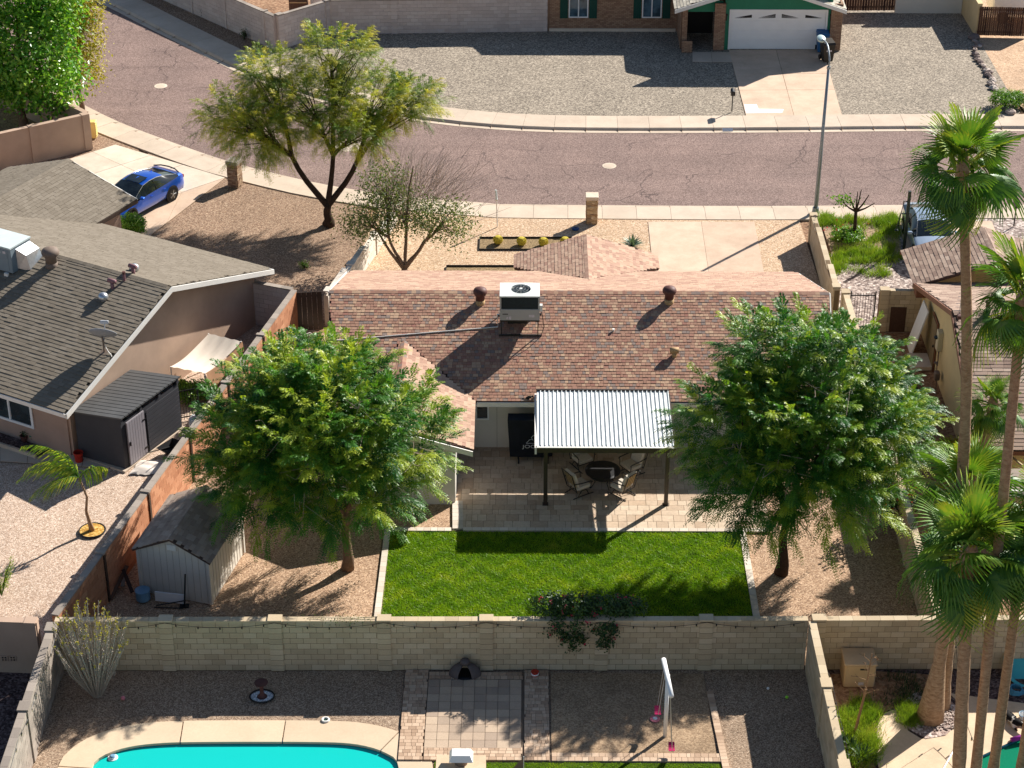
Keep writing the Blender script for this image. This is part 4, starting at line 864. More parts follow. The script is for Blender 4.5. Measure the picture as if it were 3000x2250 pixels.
# door, leaning panel, meter, step
dpl=((RX,0,0),(1,0,0)); a=onplane(2743,1000,*dpl)
dd=MB().box((RX-.02,69.75,1.0),(.08,.92,2.0)).build('door',plain('olive_door',S(120,104,76),.7,0,.3,.12,4),RH,world=True)
MB().box((RX-.05,69.75,1.02),(.03,1.06,2.1)).build('door_frame',BRF,dd,world=True); MB().box((RX-.08,69.75,1.0),(.03,.86,1.96)).build('door_leaf',MATS['olive_door'],dd,world=True); MB().box((RX-.12,69.45,1.0),(.05,.05,.08)).build('handle',BLACK,dd,world=True)
MB().bx((14.85,69.3,0),(15.62,70.4,.16)).build('step',CONC2,RH,world=True)
t=thing('leaning_panel','white flat panel leaning on the cream house beside the door','panel',(15.25,70.9,0)); MB().box((0,0,1.0),(.05,1.0,2.0),M=Matrix.Rotation(R(14),3,'Y')).build('board',WHITE2,t)
t=thing('electric_meter','pale electric meter cabinet on the cream gable wall','meter box',(RX,68.55,.0))
MB().box((-.1,0,1.75),(.2,.36,.8)).build('cabinet',plain('meter_paint',S(196,186,158),.5,0,.4,.06,3),t,bevel=.015); MB().lathe([(.12,0),(.12,.06),(.09,.09),(0,.1)],(-.2,0,1.85),12).build('meter_glass',GLASS,t)
MB().tube([(-.08,-.06,1.4),(-.08,-.06,.75)],.025,6).build('conduit',BALL,t); MB().tube([(-.08,.08,1.4),(-.08,.02,1.0),(-.08,-.1,.7)],.02,6).build('conduit',BALL,t)
t=thing('gas_meter','grey gas meter beside the cream wall','gas meter',(RX-.2,67.85,0)); MB().box((0,0,.62),(.2,.3,.32)).build('body',BALL,t,bevel=.03); MB().tube([(0,-.1,0),(0,-.1,.5)],.022,6).build('pipe',BALL,t); MB().tube([(0,.1,.75),(0,.2,.95),(0,.4,.95),(.1,.5,.9)],.022,6).build('pipe',BALL,t); MB().lathe([(.07,0),(.09,.02),(.09,.05),(0,.07)],(0,.36,.93),10).build('regulator',BALL,t)
MB().box((RX-.03,62.9,1.4),(.06,1.2,1.0)).build('window',WHITE,RH,world=True); MB().box((RX-.066,62.9,1.4),(.012,1.08,.88)).build('pane',GLASSB,RH,world=True)
wallbox(RH,(15.75,58.9),(15.75,60.5),1.9,STUCW,name='side_wall')
for x in (16.0,16.6): MB().tube([(x,60.5,1.75),(x+.15,59.0,2.2)],.04,6).build('brace',WOODL,RH,world=True)
MB().box((16.2,60.52,1.35),(.5,.03,.5)).build('wall_vent',BALL,RH,world=True)
pr=thing('porch_roof','flat grey gravel porch roof beside the palms','porch roof',(18,58,0)); PGR=concrete('porch_gravel',S(150,136,124),stain=.35)
MB().bx((15.4,57.3,2.22),(24,58.65,2.32)).build('deck',PGR,pr,world=True); MB().bx((15.36,57.22,2.12),(24,57.3,2.36)).build('fascia',WHITE,pr,world=True); MB().bx((15.32,57.22,2.12),(15.4,58.65,2.36)).build('fascia',WHITE,pr,world=True)
for x in (15.6,19): MB().box((x,57.5,1.1),(.1,.1,2.2)).build('post',WHITE,pr,world=True)
wallbox(RH,(15.6,57.9),(24,57.9),2.2,STUCY,name='porch_wall')
# antenna + vent on ridge
t=thing('antenna','thin antenna with mast on the tan roof ridge','antenna',(15.55,65.6,RZR-.2)); MB().tube([(0,0,0),(0,0,1.3)],.015,6).build('mast',GALV,t)
for i in range(6): MB().tube([(-.2+.02*i,0,.45+.14*i),(.2-.02*i,0,.45+.14*i)],.008,5).build('element',GALV,t)
MB().box((0,-.1,.25),(.16,.2,.14)).build('bracket',RUST,t)
t=thing('pipe_vent','rust brown pipe vent on the tan roof by the palm trunk','pipe vent',(16.6,65.9,RZR-.05)); MB().tube([(0,0,0),(0,0,.5)],.07,8).build('pipe',RUST,t); MB().tube([(0,0,.45),(0,0,.55)],.1,8).build('cap',RUST,t)
# ------------------------------------------------------------------ FAR BRICK HOUSE
FH=thing('house','tan brick house with green siding garage and dark shutters','house',(8,108,0))
def brick_face(t,a,b,z0,z1,name='brick_wall',holes=(),limit=150):
    a,b=Vector((a[0],a[1],0)),Vector((b[0],b[1],0)); L=(b-a).length; d=(b-a)/L; M=rotz(math.atan2(d.y,d.x)); ang=math.atan2(d.y,d.x)
    wq=MB().box((a+b)/2+Vector((0,0,(z0+z1)/2)),(L,.09,z1-z0),ang).build(name,BRJ,t,world=True); it=[]; z=z0; r_=0
    while z<z1-.03:
        x=-(.1 if r_%2 else 0)
        while x<L:
            p,q=max(x,0),min(x+.21,L)
            if q-p>.03 and not any(h0<(p+q)/2<h1 and k0<z+.04<k1 for h0,h1,k0,k1 in holes): it.append((a+d*((p+q)/2)+Vector((0,0,z+.04)),(q-p-.012,.115,.066),M))
            x+=.21
        z+=.078; r_+=1
    pieces(wq,'brick',it,BRICK,limit)
    return wq
FY=106.15
brick_face(FH,(1.2,FY),(8.15,FY),.0,2.5,limit=250)
MB().bx((1.2,FY-.12,-.1),(8.0,FY-.06,.14)).build('foundation',CONC2,FH,world=True)
for u in (1695,1910):
    c=PY(u,20,FY-.06); wn=window(FH,(c.x,FY-.07,1.35),1.05,1.2,(0,-1),WHITE2,GLASSB,2)
    for s in (-1,1):
        sh=MB().box((c.x+s*.78,FY-.075,1.35),(.42,.04,1.3)).build('shutter',GREEND,FH,world=True)
        for k in range(3): MB().box((c.x+s*.78-.13+.13*k,FY-.1,1.35),(.11,.015,1.26)).build('board',GREEND,sh,world=True)
GY=103.4
# porch pier, low wall, column, garage front
for u0,u1,zt,nm in ((2088,2120,2.6,'brick_column'),(2426,2460,2.6,'brick_column')):
    a=PY(u0,150,GY-.1); b=PY(u1,150,GY-.1); cc=(a.x+b.x)/2; wq=brick_face(FH,(a.x,GY-.12),(b.x,GY-.12),0,2.55,nm,limit=80); brick_face(FH,(b.x-.06,GY-.1),(b.x-.06,GY+.5),0,2.55,nm,limit=40)
xa=PY(1996,100,GY+.2).x
brick_face(FH,(xa,102.95),(xa+.55,102.95),0,.62,'brick_pier',limit=40); brick_face(FH,(xa,GY),(xa+.28,GY),0,2.3,'brick_pier',limit=60); brick_face(FH,(xa,GY),(xa,FY),0,2.3,'brick_pier',limit=40)
gx0,gx1=PY(2118,150,GY).x,PY(2430,148,GY).x
d0,d1=PY(2137,146,GY).x,PY(2412,146,GY).x
ga=MB().bx((gx0,GY,2.1),(gx1,GY+.12,4.6)).build('garage_gable',GREEN,FH,world=True)
for a,b in ((gx0,d0-.02),(d1+.02,gx1)): MB().bx((a,GY-.003,-.05),(b,GY+.12,2.098)).build('garage_side',GREEN,FH,world=True)
for i in range(18):
    x=gx0+.1+i*.3
    if x<gx1-.02: MB().bx((x-.012,GY-.012,2.25),(x+.012,GY-.001,4.6)).build('batten',GREEN,ga,world=True)
gd=MB().bx((d0,GY+.03,0),(d1,GY+.08,2.1)).build('garage_door',WHITE2,FH,world=True)
for i in range(4):
    for j in range(1): MB().bx((d0+.02,GY+.012,.02+i*.525),(d1-.02,GY+.031,.515+i*.525)).build('door_panel',WHITE2,gd,world=True)
for i in range(4):
    wdt=(d1-d0)/4; x0,x1=d0+wdt*i+.12,d0+wdt*(i+1)-.12; lt=MB().bx((x0,GY+.004,1.68),(x1,GY+.011,1.98)).build('lite',WHITE2,gd,world=True)
    flip=i<2; s0=.0 if i in(1,2) else .3
    for k in range(3):
        za,zb=1.72+k*.07*(1-s0),1.77+k*.075*(1-s0); xl,xr=(x0+.04,x1-.04); 
        ta=[(xl,GY+.002,1.70+k*.02),(xr,GY+.002,za+.02),(xr,GY+.002,zb+.03)] if flip else [(xr,GY+.002,1.70+k*.02),(xl,GY+.002,zb+.03),(xl,GY+.002,za+.02)]
        MB().add(ta,[(0,1,2)]).build('pane',BLACKP,lt,world=True)
for a,b in (((d0-.1,GY-.04,0),(d0,GY,2.2)),((d1,GY-.04,0),(d1+.1,GY,2.2)),((d0-.1,GY-.045,2.1),(d1+.1,GY-.005,2.2))): MB().bx(a,b).build('door_trim',WHITE2,FH,world=True)
for x in (d0-.3,d1+.28):
    ln=MB().box((x,GY-.06,1.75),(.14,.12,.26)).build('wall_lantern',BLACK,FH,world=True); MB().box((x,GY-.06,1.92),(.2,.18,.05)).build('lantern_cap',BLACK,ln,world=True)
MB().bx((xa+.3,FY-.4,0),(gx0-.4,FY-.3,2.3)).build('porch_wall',BLACKP,FH,world=True)
for i in range(3): MB().bx((xa+.5+i*.6,FY-.44,1.5),(xa+1.0+i*.6,FY-.41,2.1)).build('porch_pane',GLASSB,FH,world=True)
MB().bx((xa+.3,GY+.1,2.02),(gx0-.1,GY+.2,2.6)).build('porch_header',GREEN,FH,world=True)
# gable roof over the garage (ridge along y) and main roof
fr=MB().box((13,108,4.6),(1,8,.1)).build('roof',D_TAN,FH,world=True)
l0=P(1978,34,2.35); r0=P(2480,28,2.35); xm=(l0.x+r0.x)/2; zm=2.35+(r0.x-l0.x)/2/3; yy=GY-.55
shingles(fr,[(l0.x,115,2.35),(l0.x,yy,2.35),(xm,yy,zm),(xm,115,zm)],SH_FAR,D_TAN,row=.17,tw=(.25,.4),limit=60)
shingles(fr,[(r0.x,yy,2.35),(r0.x,115,2.35),(xm,115,zm),(xm,yy,zm)],SH_FAR,D_TAN,row=.17,tw=(.25,.4),limit=0)
board((l0.x,yy-.03,2.36),(xm,yy-.03,zm),.2,.05,WHITE,fr); board((r0.x,yy-.03,2.36),(xm,yy-.03,zm),.2,.05,WHITE,fr)
shingles(fr,[(.5,FY-.6,2.62),(9.0,FY-.6,2.62),(9,112,4.4),(.5,112,4.4)],SH_FAR,D_TAN,row=.17,tw=(.25,.4),limit=0)
wallbox(FH,(r0.x-.6,GY),(r0.x-.6,114),2.5,BRICK); wallbox(FH,(1.2,FY),(1.2,114),2.6,BRICK)
# ================================================================== VEGETATION
BARK=plain('grey_bark',S(112,92,76),.95,0,.1,.3,9,'obj',.9,30); BARKD=plain('dark_bark',S(66,52,42),.95,0,.1,.3,9,'obj',.9,30); TWIG=plain('pale_twig',S(170,152,138),.9,0,.1,.2,8)
L_TIPU=leafmat('feather_leaf',[(.12,S(24,68,32)),(.4,S(48,100,38)),(.62,S(88,136,44)),(.88,S(166,178,56))],.32)
L_MESQ=leafmat('mesquite_leaf',[(.12,S(58,88,40)),(.4,S(94,120,46)),(.65,S(140,152,48)),(.9,S(196,184,56))],.38)
L_OLIVE=leafmat('olive_leaf',[(.12,S(56,78,38)),(.5,S(88,106,50)),(.9,S(124,130,68))],.3)
L_ASH=leafmat('glossy_leaf',[(.12,S(44,100,32)),(.4,S(84,140,44)),(.7,S(132,172,58)),(.95,S(186,200,100))],.42,.3)
L_YEL=leafmat('yellow_leaf',[(.12,S(120,122,30)),(.5,S(156,146,36)),(.9,S(184,164,50))],.3)
L_BUSH=leafmat('shrub_leaf',[(.12,S(52,98,26)),(.5,S(92,138,36)),(.9,S(136,166,52))],.3)
L_DARKB=leafmat('dark_shrub_leaf',[(.12,S(24,48,26)),(.5,S(44,72,34)),(.9,S(72,98,44))],.2)
L_PALM=leafmat('palm_leaf',[(.1,S(30,70,34)),(.4,S(58,104,44)),(.62,S(112,148,48)),(.8,S(170,170,60)),(1,S(196,156,76))],.2,.48)
L_GRASS=leafmat('lawn_blade',[(.15,S(84,126,12)),(.4,S(118,156,20)),(.65,S(154,178,32)),(.95,S(196,194,66))],.35,.5,1.6)
L_WEED=leafmat('weed_blade',[(.15,S(92,128,36)),(.5,S(128,152,46)),(.9,S(170,172,76))],.3,.5)
L_GREYG=leafmat('grey_green_leaf',[(.1,S(70,92,78)),(.5,S(96,116,96)),(.9,S(130,146,120))],.15)
PETAL=leafmat('pink_petal',[(.1,S(140,24,52)),(.5,S(186,40,72)),(.9,S(214,76,104))],.3); PETALO=leafmat('orange_petal',[(.1,S(190,60,20)),(.9,S(230,110,30))],.3)
UPV=np.array([0,0,1.])
def unit(a): return a/np.maximum(np.linalg.norm(a,axis=-1,keepdims=True),1e-9)
def pinnate(pos,dr,L,n=7,ll=.075,lw=.028,droop=.35,rs=None):
    """feather fronds -> quads (N*n*2,4,3)"""
    dr=unit(dr); side=unit(np.cross(dr,UPV)+1e-6); N_=len(pos); s=(np.arange(n)+.7)/n
    L=np.broadcast_to(np.asarray(L),(N_,))
    c=pos[:,None,:]+dr[:,None,:]*(L[:,None]*s)[...,None]; c=c.copy(); c[...,2]-=(droop*L[:,None]*s**2)
    ax=dr[:,None,:]*np.ones((1,n,1)); ax=ax.copy(); ax[...,2]-=(2*droop*s)[None,:]; ax=unit(ax)
    out=[]
    for sg in (-1,1):
        k=(ll*(1-.45*np.abs(s-.45)))[None,:,None]
        v=unit(side[:,None,:]*sg+ax*.55+np.array([0,0,-.25])+rng.normal(0,.12,(N_,n,3)))*k; wv=ax*lw
        q=np.stack([c,c+v*.5+wv*.5,c+v,c+v*.5-wv*.5],axis=2); out.append(q.reshape(-1,4,3))
    return np.concatenate(out)
def ftone(pt,n): return np.concatenate([np.repeat(pt,n),np.repeat(pt,n)])
def leafquads(pos,nrm,size,asp=.5):
    N_=len(pos); a=unit(rng.normal(size=(N_,3))); a=unit(a-nrm*np.sum(a*nrm,axis=1,keepdims=True)); b=np.cross(nrm,a); s=np.broadcast_to(np.asarray(size),(N_,))[:,None]
    return np.stack([pos-a*s*.5,pos+b*s*asp*.5+nrm*s*.08,pos+a*s*.5,pos-b*s*asp*.5+nrm*s*.08],axis=1)
def sample_lumps(lumps,n,shell=.55,low=-.6):
    wts=np.array([l[3]*l[4]*l[5] for l in lumps])**.67; wts/=wts.sum(); idx=rng.choice(len(lumps),n,p=wts); A=np.array(lumps)
    d=unit(rng.normal(size=(n,3))); d[:,2]=np.where(d[:,2]<low,-d[:,2]*.4,d[:,2]); d=unit(d); r_=(shell+(1-shell)*rng.random(n)**.6)
    return A[idx,:3]+d*A[idx,3:6]*r_[:,None]*(1+rng.normal(0,.06,(n,1))),d,idx
def limbs(mb,base,fork,r0,lumps,tips,mainr,twigr=.012,bend=.25,seg=5,flare=1.35,nh=3):
    base=Vector(base); fork=Vector(fork); n=6; pts=[base+(fork-base)*(i/n)+Vector((math.sin(i*1.3)*.04,math.cos(i*1.7)*.04,0))*(1 if 0<i<n else 0) for i in range(n+1)]
    mb.tube(pts,[r0*(flare if i==0 else 1.12 if i==1 else 1-.06*i) for i in range(n+1)],10)
    cx=sum(l[0] for l in lumps)/len(lumps); az=sorted(range(len(lumps)),key=lambda i:lumps[i][0]); grp=[az[i::1] for i in (0,)]
    k=max(1,math.ceil(len(az)/nh)); hub={}
    for g in range(0,len(az),k):
        ids=az[g:g+k]; c=sum((Vector(lumps[i][:3]) for i in ids),Vector())/len(ids); h=fork+(c-fork)*.45+Vector((random.uniform(-.2,.2),random.uniform(-.2,.2),random.uniform(-.15,.2)))
        m=(fork+h)/2+Vector(((h.x-fork.x)*.18,0,-.12)); q=[fork*(1-t)**2+m*2*t*(1-t)+h*t*t for t in (0,.25,.5,.75,1)]; q[0]=fork-(fork-base).normalized()*.12
        mb.tube(q,[r0*.66,r0*.6,r0*.54,r0*.5,r0*.46],8,cap=False)
        for i in ids: hub[i]=h
    for i,l in enumerate(lumps):
        c=Vector(l[:3]); f=hub[i]; m=f+(c-f)*.5+Vector((random.uniform(-1,1),random.uniform(-1,1),-.3))*bend
        q=[f*(1-t)**2+m*2*t*(1-t)+c*t*t for t in [j/seg for j in range(seg+1)]]; mb.tube(q,[mainr*.75*(1-.75*j/seg)+.012 for j in range(seg+1)],7,cap=False)
    for p,li in tips:
        f=hub[li]; c=Vector(lumps[li][:3]); p=Vector(p); t0=random.uniform(.2,.95); m=f+(c-f)*t0; mm=(m+p)/2+Vector((random.uniform(-1,1),random.uniform(-1,1),random.uniform(-.2,.6)))*bend*.7
        q=[m*(1-t)**2+mm*2*t*(1-t)+p*t*t for t in (0,.33,.66,1)]; mb.tube(q,[twigr*2.6,twigr*2,twigr*1.4,twigr*.6],5,cap=False)
def feather_tree(name,label,base,fork,r0,lumps,ncl,nf,L,leaf,bark,n=7,ll=.075,lw=.028,twig=.5,ntips=70,mainr=.11,shell=.6,droop=.4,dead=0,group=None,toneup=0.0,low=-.6):
    t=thing(name,label,'tree',base,0,group); mb=MB(); pos,d,idx=sample_lumps(lumps,ncl,shell,low)
    sel=rng.choice(ncl,ntips,replace=False); limbs(mb,base,fork,r0,lumps,[(pos[i],idx[i]) for i in sel],mainr); tk=mb.build('trunk',bark,t,world=True,smooth=True)
    ax=unit(d+rng.normal(0,.3,(ncl,3))+np.array([0,0,.3])); P_=[];D_=[];T_=[]
    ct=rng.random(ncl)*.75+.1; ct=np.clip(ct+toneup*(rng.random(ncl)<.3),0,1); p1=unit(np.cross(ax,UPV)+1e-6); p2=np.cross(ax,p1); ph=rng.random(ncl)*6.28; tl=twig*(.6+.8*rng.random(ncl))
    for k in range(nf):
        s=k/(nf-1); a_=ph+k*2.4; perp=p1*np.cos(a_)[:,None]+p2*np.sin(a_)[:,None]*.6; q=pos+ax*((s-.35)*tl)[:,None]; q[:,2]-=.10*s*s*tl; P_.append(q); D_.append(unit(ax*(.45+.9*s*s)+perp*(1-.75*s*s)+np.array([0,0,.1]))); T_.append(np.clip(ct+.12*s+rng.normal(0,.07,ncl),0,1))
    P_=np.concatenate(P_);D_=np.concatenate(D_);T_=np.concatenate(T_); Ls=L*(.7+.6*rng.random(len(P_)))
    Q=pinnate(P_,D_,Ls,n,ll,lw,droop); npmesh('crown',Q,4,leaf,t,world=True,tone=ftone(T_,n))
    if dead:
        db=MB()
        for k in range(dead):
            i=int(rng.integers(ncl)); p=Vector(pos[i]); 
            if p.y>base[1]+.5: continue
            for j in range(7): db.tube([p,p+Vector(rng.normal(0,.3,3))+Vector((0,-.25,.1)),p+Vector(rng.normal(0,.55,3))+Vector((0,-.5,.2))],[.012,.008,.004],4,cap=False)
        if db.v: db.build('dead_twigs',TWIG,t,world=True)
    return t
def E(c,*ls): return [(c[0]+l[0],c[1]+l[1],l[2],l[3],l[4],l[5]) for l in ls]
b=Vector((-5.85,56.0,0))
lum=E((-6.6,56.6),(0,0,4.7,2.5,2.2,1.8),(-2.2,.2,4.3,1.7,1.8,1.4),(2.1,.3,4.6,1.8,1.8,1.6),(-.4,1.6,5.3,2.2,1.7,1.5),(.8,-1.2,3.7,1.9,1.4,1.2),(-1.6,-1.0,3.5,1.6,1.4,1.1),(.6,1.0,6.1,1.5,1.3,1.0),(-1.6,1.4,5.6,1.3,1.3,1.0))
feather_tree('feathery_tree','feathery leafy green tree beside the tan shed',b,b+Vector((.05,.05,2.3)),.17,lum,820,17,.42,L_TIPU,BARK,n=8,ll=.12,lw=.044,twig=1.15,dead=22,toneup=.2,shell=.7,low=-.9)
b=Vector((8.42,55.82,0))
lum=E((8.85,56.7),(0,0,5.0,2.5,2.3,1.9),(-2.1,.2,5.0,1.7,1.7,1.6),(2.1,.4,4.7,1.8,1.9,1.6),(.2,1.8,6.0,2.2,1.7,1.6),(.6,-1.3,3.8,2.0,1.4,1.4),(-1.5,-1.2,3.8,1.6,1.3,1.3),(1.4,1.2,6.7,1.6,1.4,1.1),(-.9,1.6,6.9,1.2,1.2,1.1),(2.3,1.3,5.2,1.5,1.4,1.4))
feather_tree('feathery_tree','dense feathery green tree beside the patio cover and right wall',b,b+Vector((.05,.1,2.2)),.18,lum,900,17,.42,L_TIPU,BARKD,n=8,ll=.12,lw=.044,twig=1.15,dead=14,toneup=.0,shell=.7,low=-.9)
# mesquite in the neighbour's front yard
b=Vector((-8.67,82.0,0))
lum=E((-9.3,83.2),(0,.5,4.9,2.4,2.0,1.3),(-2.4,-.2,4.2,2.0,1.9,1.5),(-3.7,.9,4.3,1.5,1.4,1.1),(2.6,.8,5.0,2.0,1.9,1.2),(4.1,1.2,5.0,1.5,1.5,.9),(.8,2.0,6.7,2.0,1.5,1.2),(-1.8,1.4,6.0,1.6,1.4,1.1),(2.0,-1.0,4.2,1.5,1.3,.9))
feather_tree('mesquite_tree','airy yellow green tree with dark forked trunk in gravel front yard',b,b+Vector((0,.05,1.0)),.22,lum,1150,13,.34,L_MESQ,BARKD,n=8,ll=.10,lw=.026,twig=.7,ntips=220,mainr=.13,shell=.35,droop=.5,toneup=.2,low=-1.1)
# half bare tree behind the ridge
b=Vector((-5.1,77.5,0)); t=thing('half_bare_tree','half bare olive leafed tree with thin grey twigs behind the red roof','tree',b)
lum=E((-5.1,78.0),(0,.2,2.4,1.7,1.4,.9),(-1.6,0,2.3,1.2,1.2,1.1),(1.7,0,2.1,1.4,1.2,.9),(-.7,.5,3.5,1.2,1.1,1.0),(.4,.9,4.2,1.9,1.5,1.3))
mb=MB(); pos,d,idx=sample_lumps(lum[:4],850,.3,-1.1); tipsel=[(pos[i],idx[i]) for i in range(110)]
limbs(mb,b,b+Vector((0,0,.35)),.12,lum,tipsel,.07,.008)
for e in (Vector((-1.3,.2,2.2)),Vector((1.5,.3,2.4)),Vector((.2,.5,2.8))): mb.tube([b+Vector((0,0,.1)),b+e*.45+Vector((0,0,-.1)),b+e],[.085,.06,.02],6,cap=False)
mb.build('trunk',BARK,t,world=True,smooth=True)
tw=MB()
for k in range(360):
    p=Vector(lum[4][:3])+Vector((random.gauss(.3,1.0),random.gauss(0,.7),random.uniform(-2.1,-.3))); dd=(p-b-Vector((0,0,1.0))).normalized(); L_=random.uniform(.6,1.6); dd=(dd+Vector((random.gauss(.12,.3),random.gauss(0,.3),0))).normalized(); tw.tube([p,p+dd*L_*.5+Vector((random.gauss(0,.08),random.gauss(0,.08),.05)),p+dd*L_+Vector((random.gauss(.05,.2),random.gauss(0,.2),.12))],[.010,.007,.003],4,cap=False)
tw.build('bare_twigs',TWIG,t,world=True)
P_=np.repeat(pos,9,0)+rng.normal(0,.2,(850*9,3)); nn=unit(rng.normal(size=P_.shape)+np.array([0,0,.6])); npmesh('crown',leafquads(P_,nn,.13,.45),4,L_OLIVE,t,world=True,tone=rng.random(len(P_)))
# leafy ash tree upper left + yellow one
def leafy(name,label,base,fork,r0,lumps,ncl,per,size,leaf,bark,spread=.28,asp=.5,cat='tree',ntips=50,mainr=.12,up=.7,shell=.6,group=None,low=-.6,bare=False):
    t=thing(name,label,cat,base,0,group); pos,d,idx=sample_lumps(lumps,ncl,shell,low)
    if fork is not None:
        mb=MB(); limbs(mb,base,fork,r0,lumps,[(pos[i],idx[i]) for i in range(min(ntips,ncl))],mainr); mb.build('trunk' if cat=='tree' else 'stem',bark,t,world=True,smooth=True)
    P_=np.repeat(pos,per,0)+rng.normal(0,spread,(ncl*per,3)); nn=unit(np.repeat(d,per,0)*.7+rng.normal(0,.6,P_.shape)+np.array([0,0,up])); tn=np.clip(np.repeat(rng.random(ncl),per)*.7+rng.random(len(P_))*.35,0,1)
    P_[:,2]=np.maximum(P_[:,2],.03)
    npmesh('crown' if cat=='tree' else 'foliage',leafquads(P_,nn,size*(.7+.6*rng.random(len(P_))),asp),4,leaf,t,world=True,tone=tn); return t
b=P(60,430); b=Vector((-24.2,92.2,0))
lum=E((-24.3,92.4),(0,0,4.0,3.0,2.6,2.4),(1.5,-.6,2.8,1.9,1.6,1.6),(-2.2,.0,3.6,2.2,2.2,2.3),(.3,1.4,6.6,2.6,2.2,2.0),(1.9,.6,6.0,1.5,1.5,1.6),(-2,1,7,2.2,2,1.8))
leafy('shade_tree','big glossy green shade tree behind the pink stucco wall',b,b+Vector((0,0,2)),.22,lum,1500,16,.24,L_ASH,BARK,.32,.55,low=-1.1)
b=Vector((-21.9,94.8,0)); lum=E((-21.9,94.9),(.3,0,3.9,1.1,1.2,1.9),(.5,.2,5.3,.9,.9,1.1),(.3,0,2.0,.9,.9,1.0))
leafy('yellow_tree','narrow yellow green tree beside the big glossy shade tree',b,b+Vector((0,0,1.6)),.12,lum,500,12,.16,L_YEL,BARK,.24,.5,ntips=30,mainr=.07)
# hedges and shrubs
def shrub(label,c,r,h,leaf,n=120,per=10,size=.1,name='shrub',sy=1.0,group=None,asp=.5):
    c=Vector(c); return leafy(name,label,c,c+Vector((0,0,h*.25)),.03,[(c.x,c.y,h*.52,r,r*sy,h*.5),(c.x+r*.3,c.y,h*.45,r*.7,r*sy*.7,h*.42),(c.x-r*.3,c.y+.05,h*.5,r*.7,r*sy*.7,h*.4)],n,per,size,leaf,BARKD,.07,asp,'shrub',15,.02,.5,.7,group)
shrub('clipped bright green bush beside the blue car',P(391,690),.55,.95,L_BUSH,240,12,.1,'clipped_bush')
shrub('tiny green sprig growing in the brown gravel',P(890,782),.18,.2,L_BUSH,30,8,.07,'sprig')
for k,(u,v,r_,h_) in enumerate(((555,1175,.5,.7),(600,1165,.45,.7),(530,1160,.35,.6))): shrub('low green hedge shrub between the dark shed and the canopy',P(u,v),r_,h_,L_BUSH,150,10,.1,'hedge_shrub',group='hedge shrubs by the iron fence')
c=P(2940,300); shrub('rounded green shrub with brown edges beside the rock border',P(2945,312),.75,.75,L_BUSH,260,12,.09,'round_shrub'); shrub('rounded green shrub at the end of the far gravel yard',P(2985,308),.5,.7,L_BUSH,160,12,.09,'round_shrub')
shrub('dark green vine mass along the pale wall behind the big tree',P(2630,1190),.8,1.2,L_DARKB,160,10,.1,'vine_shrub'); shrub('yellow green bush beside the cream house',P(2790,1375),.85,1.1,L_YEL,240,12,.11,'yellow_bush')
o=shrub('orange flowering bush beneath the big feathery tree by the wall',P(2610,1545),.9,2.0,L_DARKB,200,10,.1,'flowering_bush')
fp=np.array([P(2610,1545).to_tuple()])+rng.normal(0,1,(40,3))*np.array([.5,.4,.4])+np.array([0,0,1.5]); npmesh('flowers',leafquads(fp,unit(rng.normal(size=(40,3))),.11,.9),4,PETALO,o,world=True,tone=rng.random(40))
# bougainvillea over the block wall
bx=[PY(u,1790,50.75).x for u in (1565,1890)]
t=thing('bougainvillea','dark bougainvillea with pink flowers spilling over the block wall','climber',((bx[0]+bx[1])/2,51.2,0))
lum=[(bx[0]+.55,51.2,2.1,.7,.5,.42),(bx[0]+1.3,51.1,2.1,.8,.5,.4),(bx[0]+2.1,51.15,2.05,.8,.45,.36),(bx[1]-.5,51.2,2.0,.6,.4,.3),(bx[0]+1.0,50.6,1.65,.65,.2,.4),(bx[0]+1.2,50.55,1.2,.4,.13,.34),(bx[1]-1.15,50.6,1.55,.42,.15,.36),(bx[1]-1.2,50.56,1.15,.24,.1,.3)]
pos,d,idx=sample_lumps(lum,760,.45,-1.1); mb=MB()
for k in range(4): mb.tube([((bx[0]+1.6)+.05*k,51.3,0),((bx[0]+1.2)+.4*k,51.2,1.2),((bx[0]+.5)+.8*k,51.15,1.8)],[.03,.025,.012],6)
mb.build('stem',BARKD,t,world=True)
P_=np.repeat(pos,9,0)+rng.normal(0,.07,(760*9,3)); npmesh('foliage',leafquads(P_,unit(np.repeat(d,9,0)+rng.normal(0,.6,P_.shape)+np.array([0,-.2,.5])),.085,.65),4,L_DARKB,t,world=True,tone=rng.random(len(P_)))
sel=rng.choice(760,60,replace=False); P_=np.repeat(pos[sel]+d[sel]*.05,5,0)+rng.normal(0,.035,(300,3)); npmesh('flowers',leafquads(P_,unit(rng.normal(size=P_.shape)+np.array([0,-.5,.6])),.07,.9),4,PETAL,t,world=True,tone=rng.random(len(P_)))
c=PY(1000,1812,50.75); t=thing('creeper','sparse thin creeper trailing along the top of the block wall','climber',(c.x,50.85,1.8))
P_=np.stack([rng.normal(c.x,.55,260),rng.normal(50.72,.12,260),1.93-np.abs(rng.normal(0,.1,260))],1); npmesh('foliage',leafquads(P_,unit(rng.normal(size=P_.shape)+np.array([0,-.4,.5])),.055,.5),4,L_OLIVE,t,world=True,tone=rng.random(260)); MB().tube([(c.x-1.0,50.72,1.9),(c.x-.3,50.68,1.93),(c.x+.4,50.7,1.9),(c.x+1.1,50.74,1.94)],.01,4).build('stem',BARKD,t,world=True)
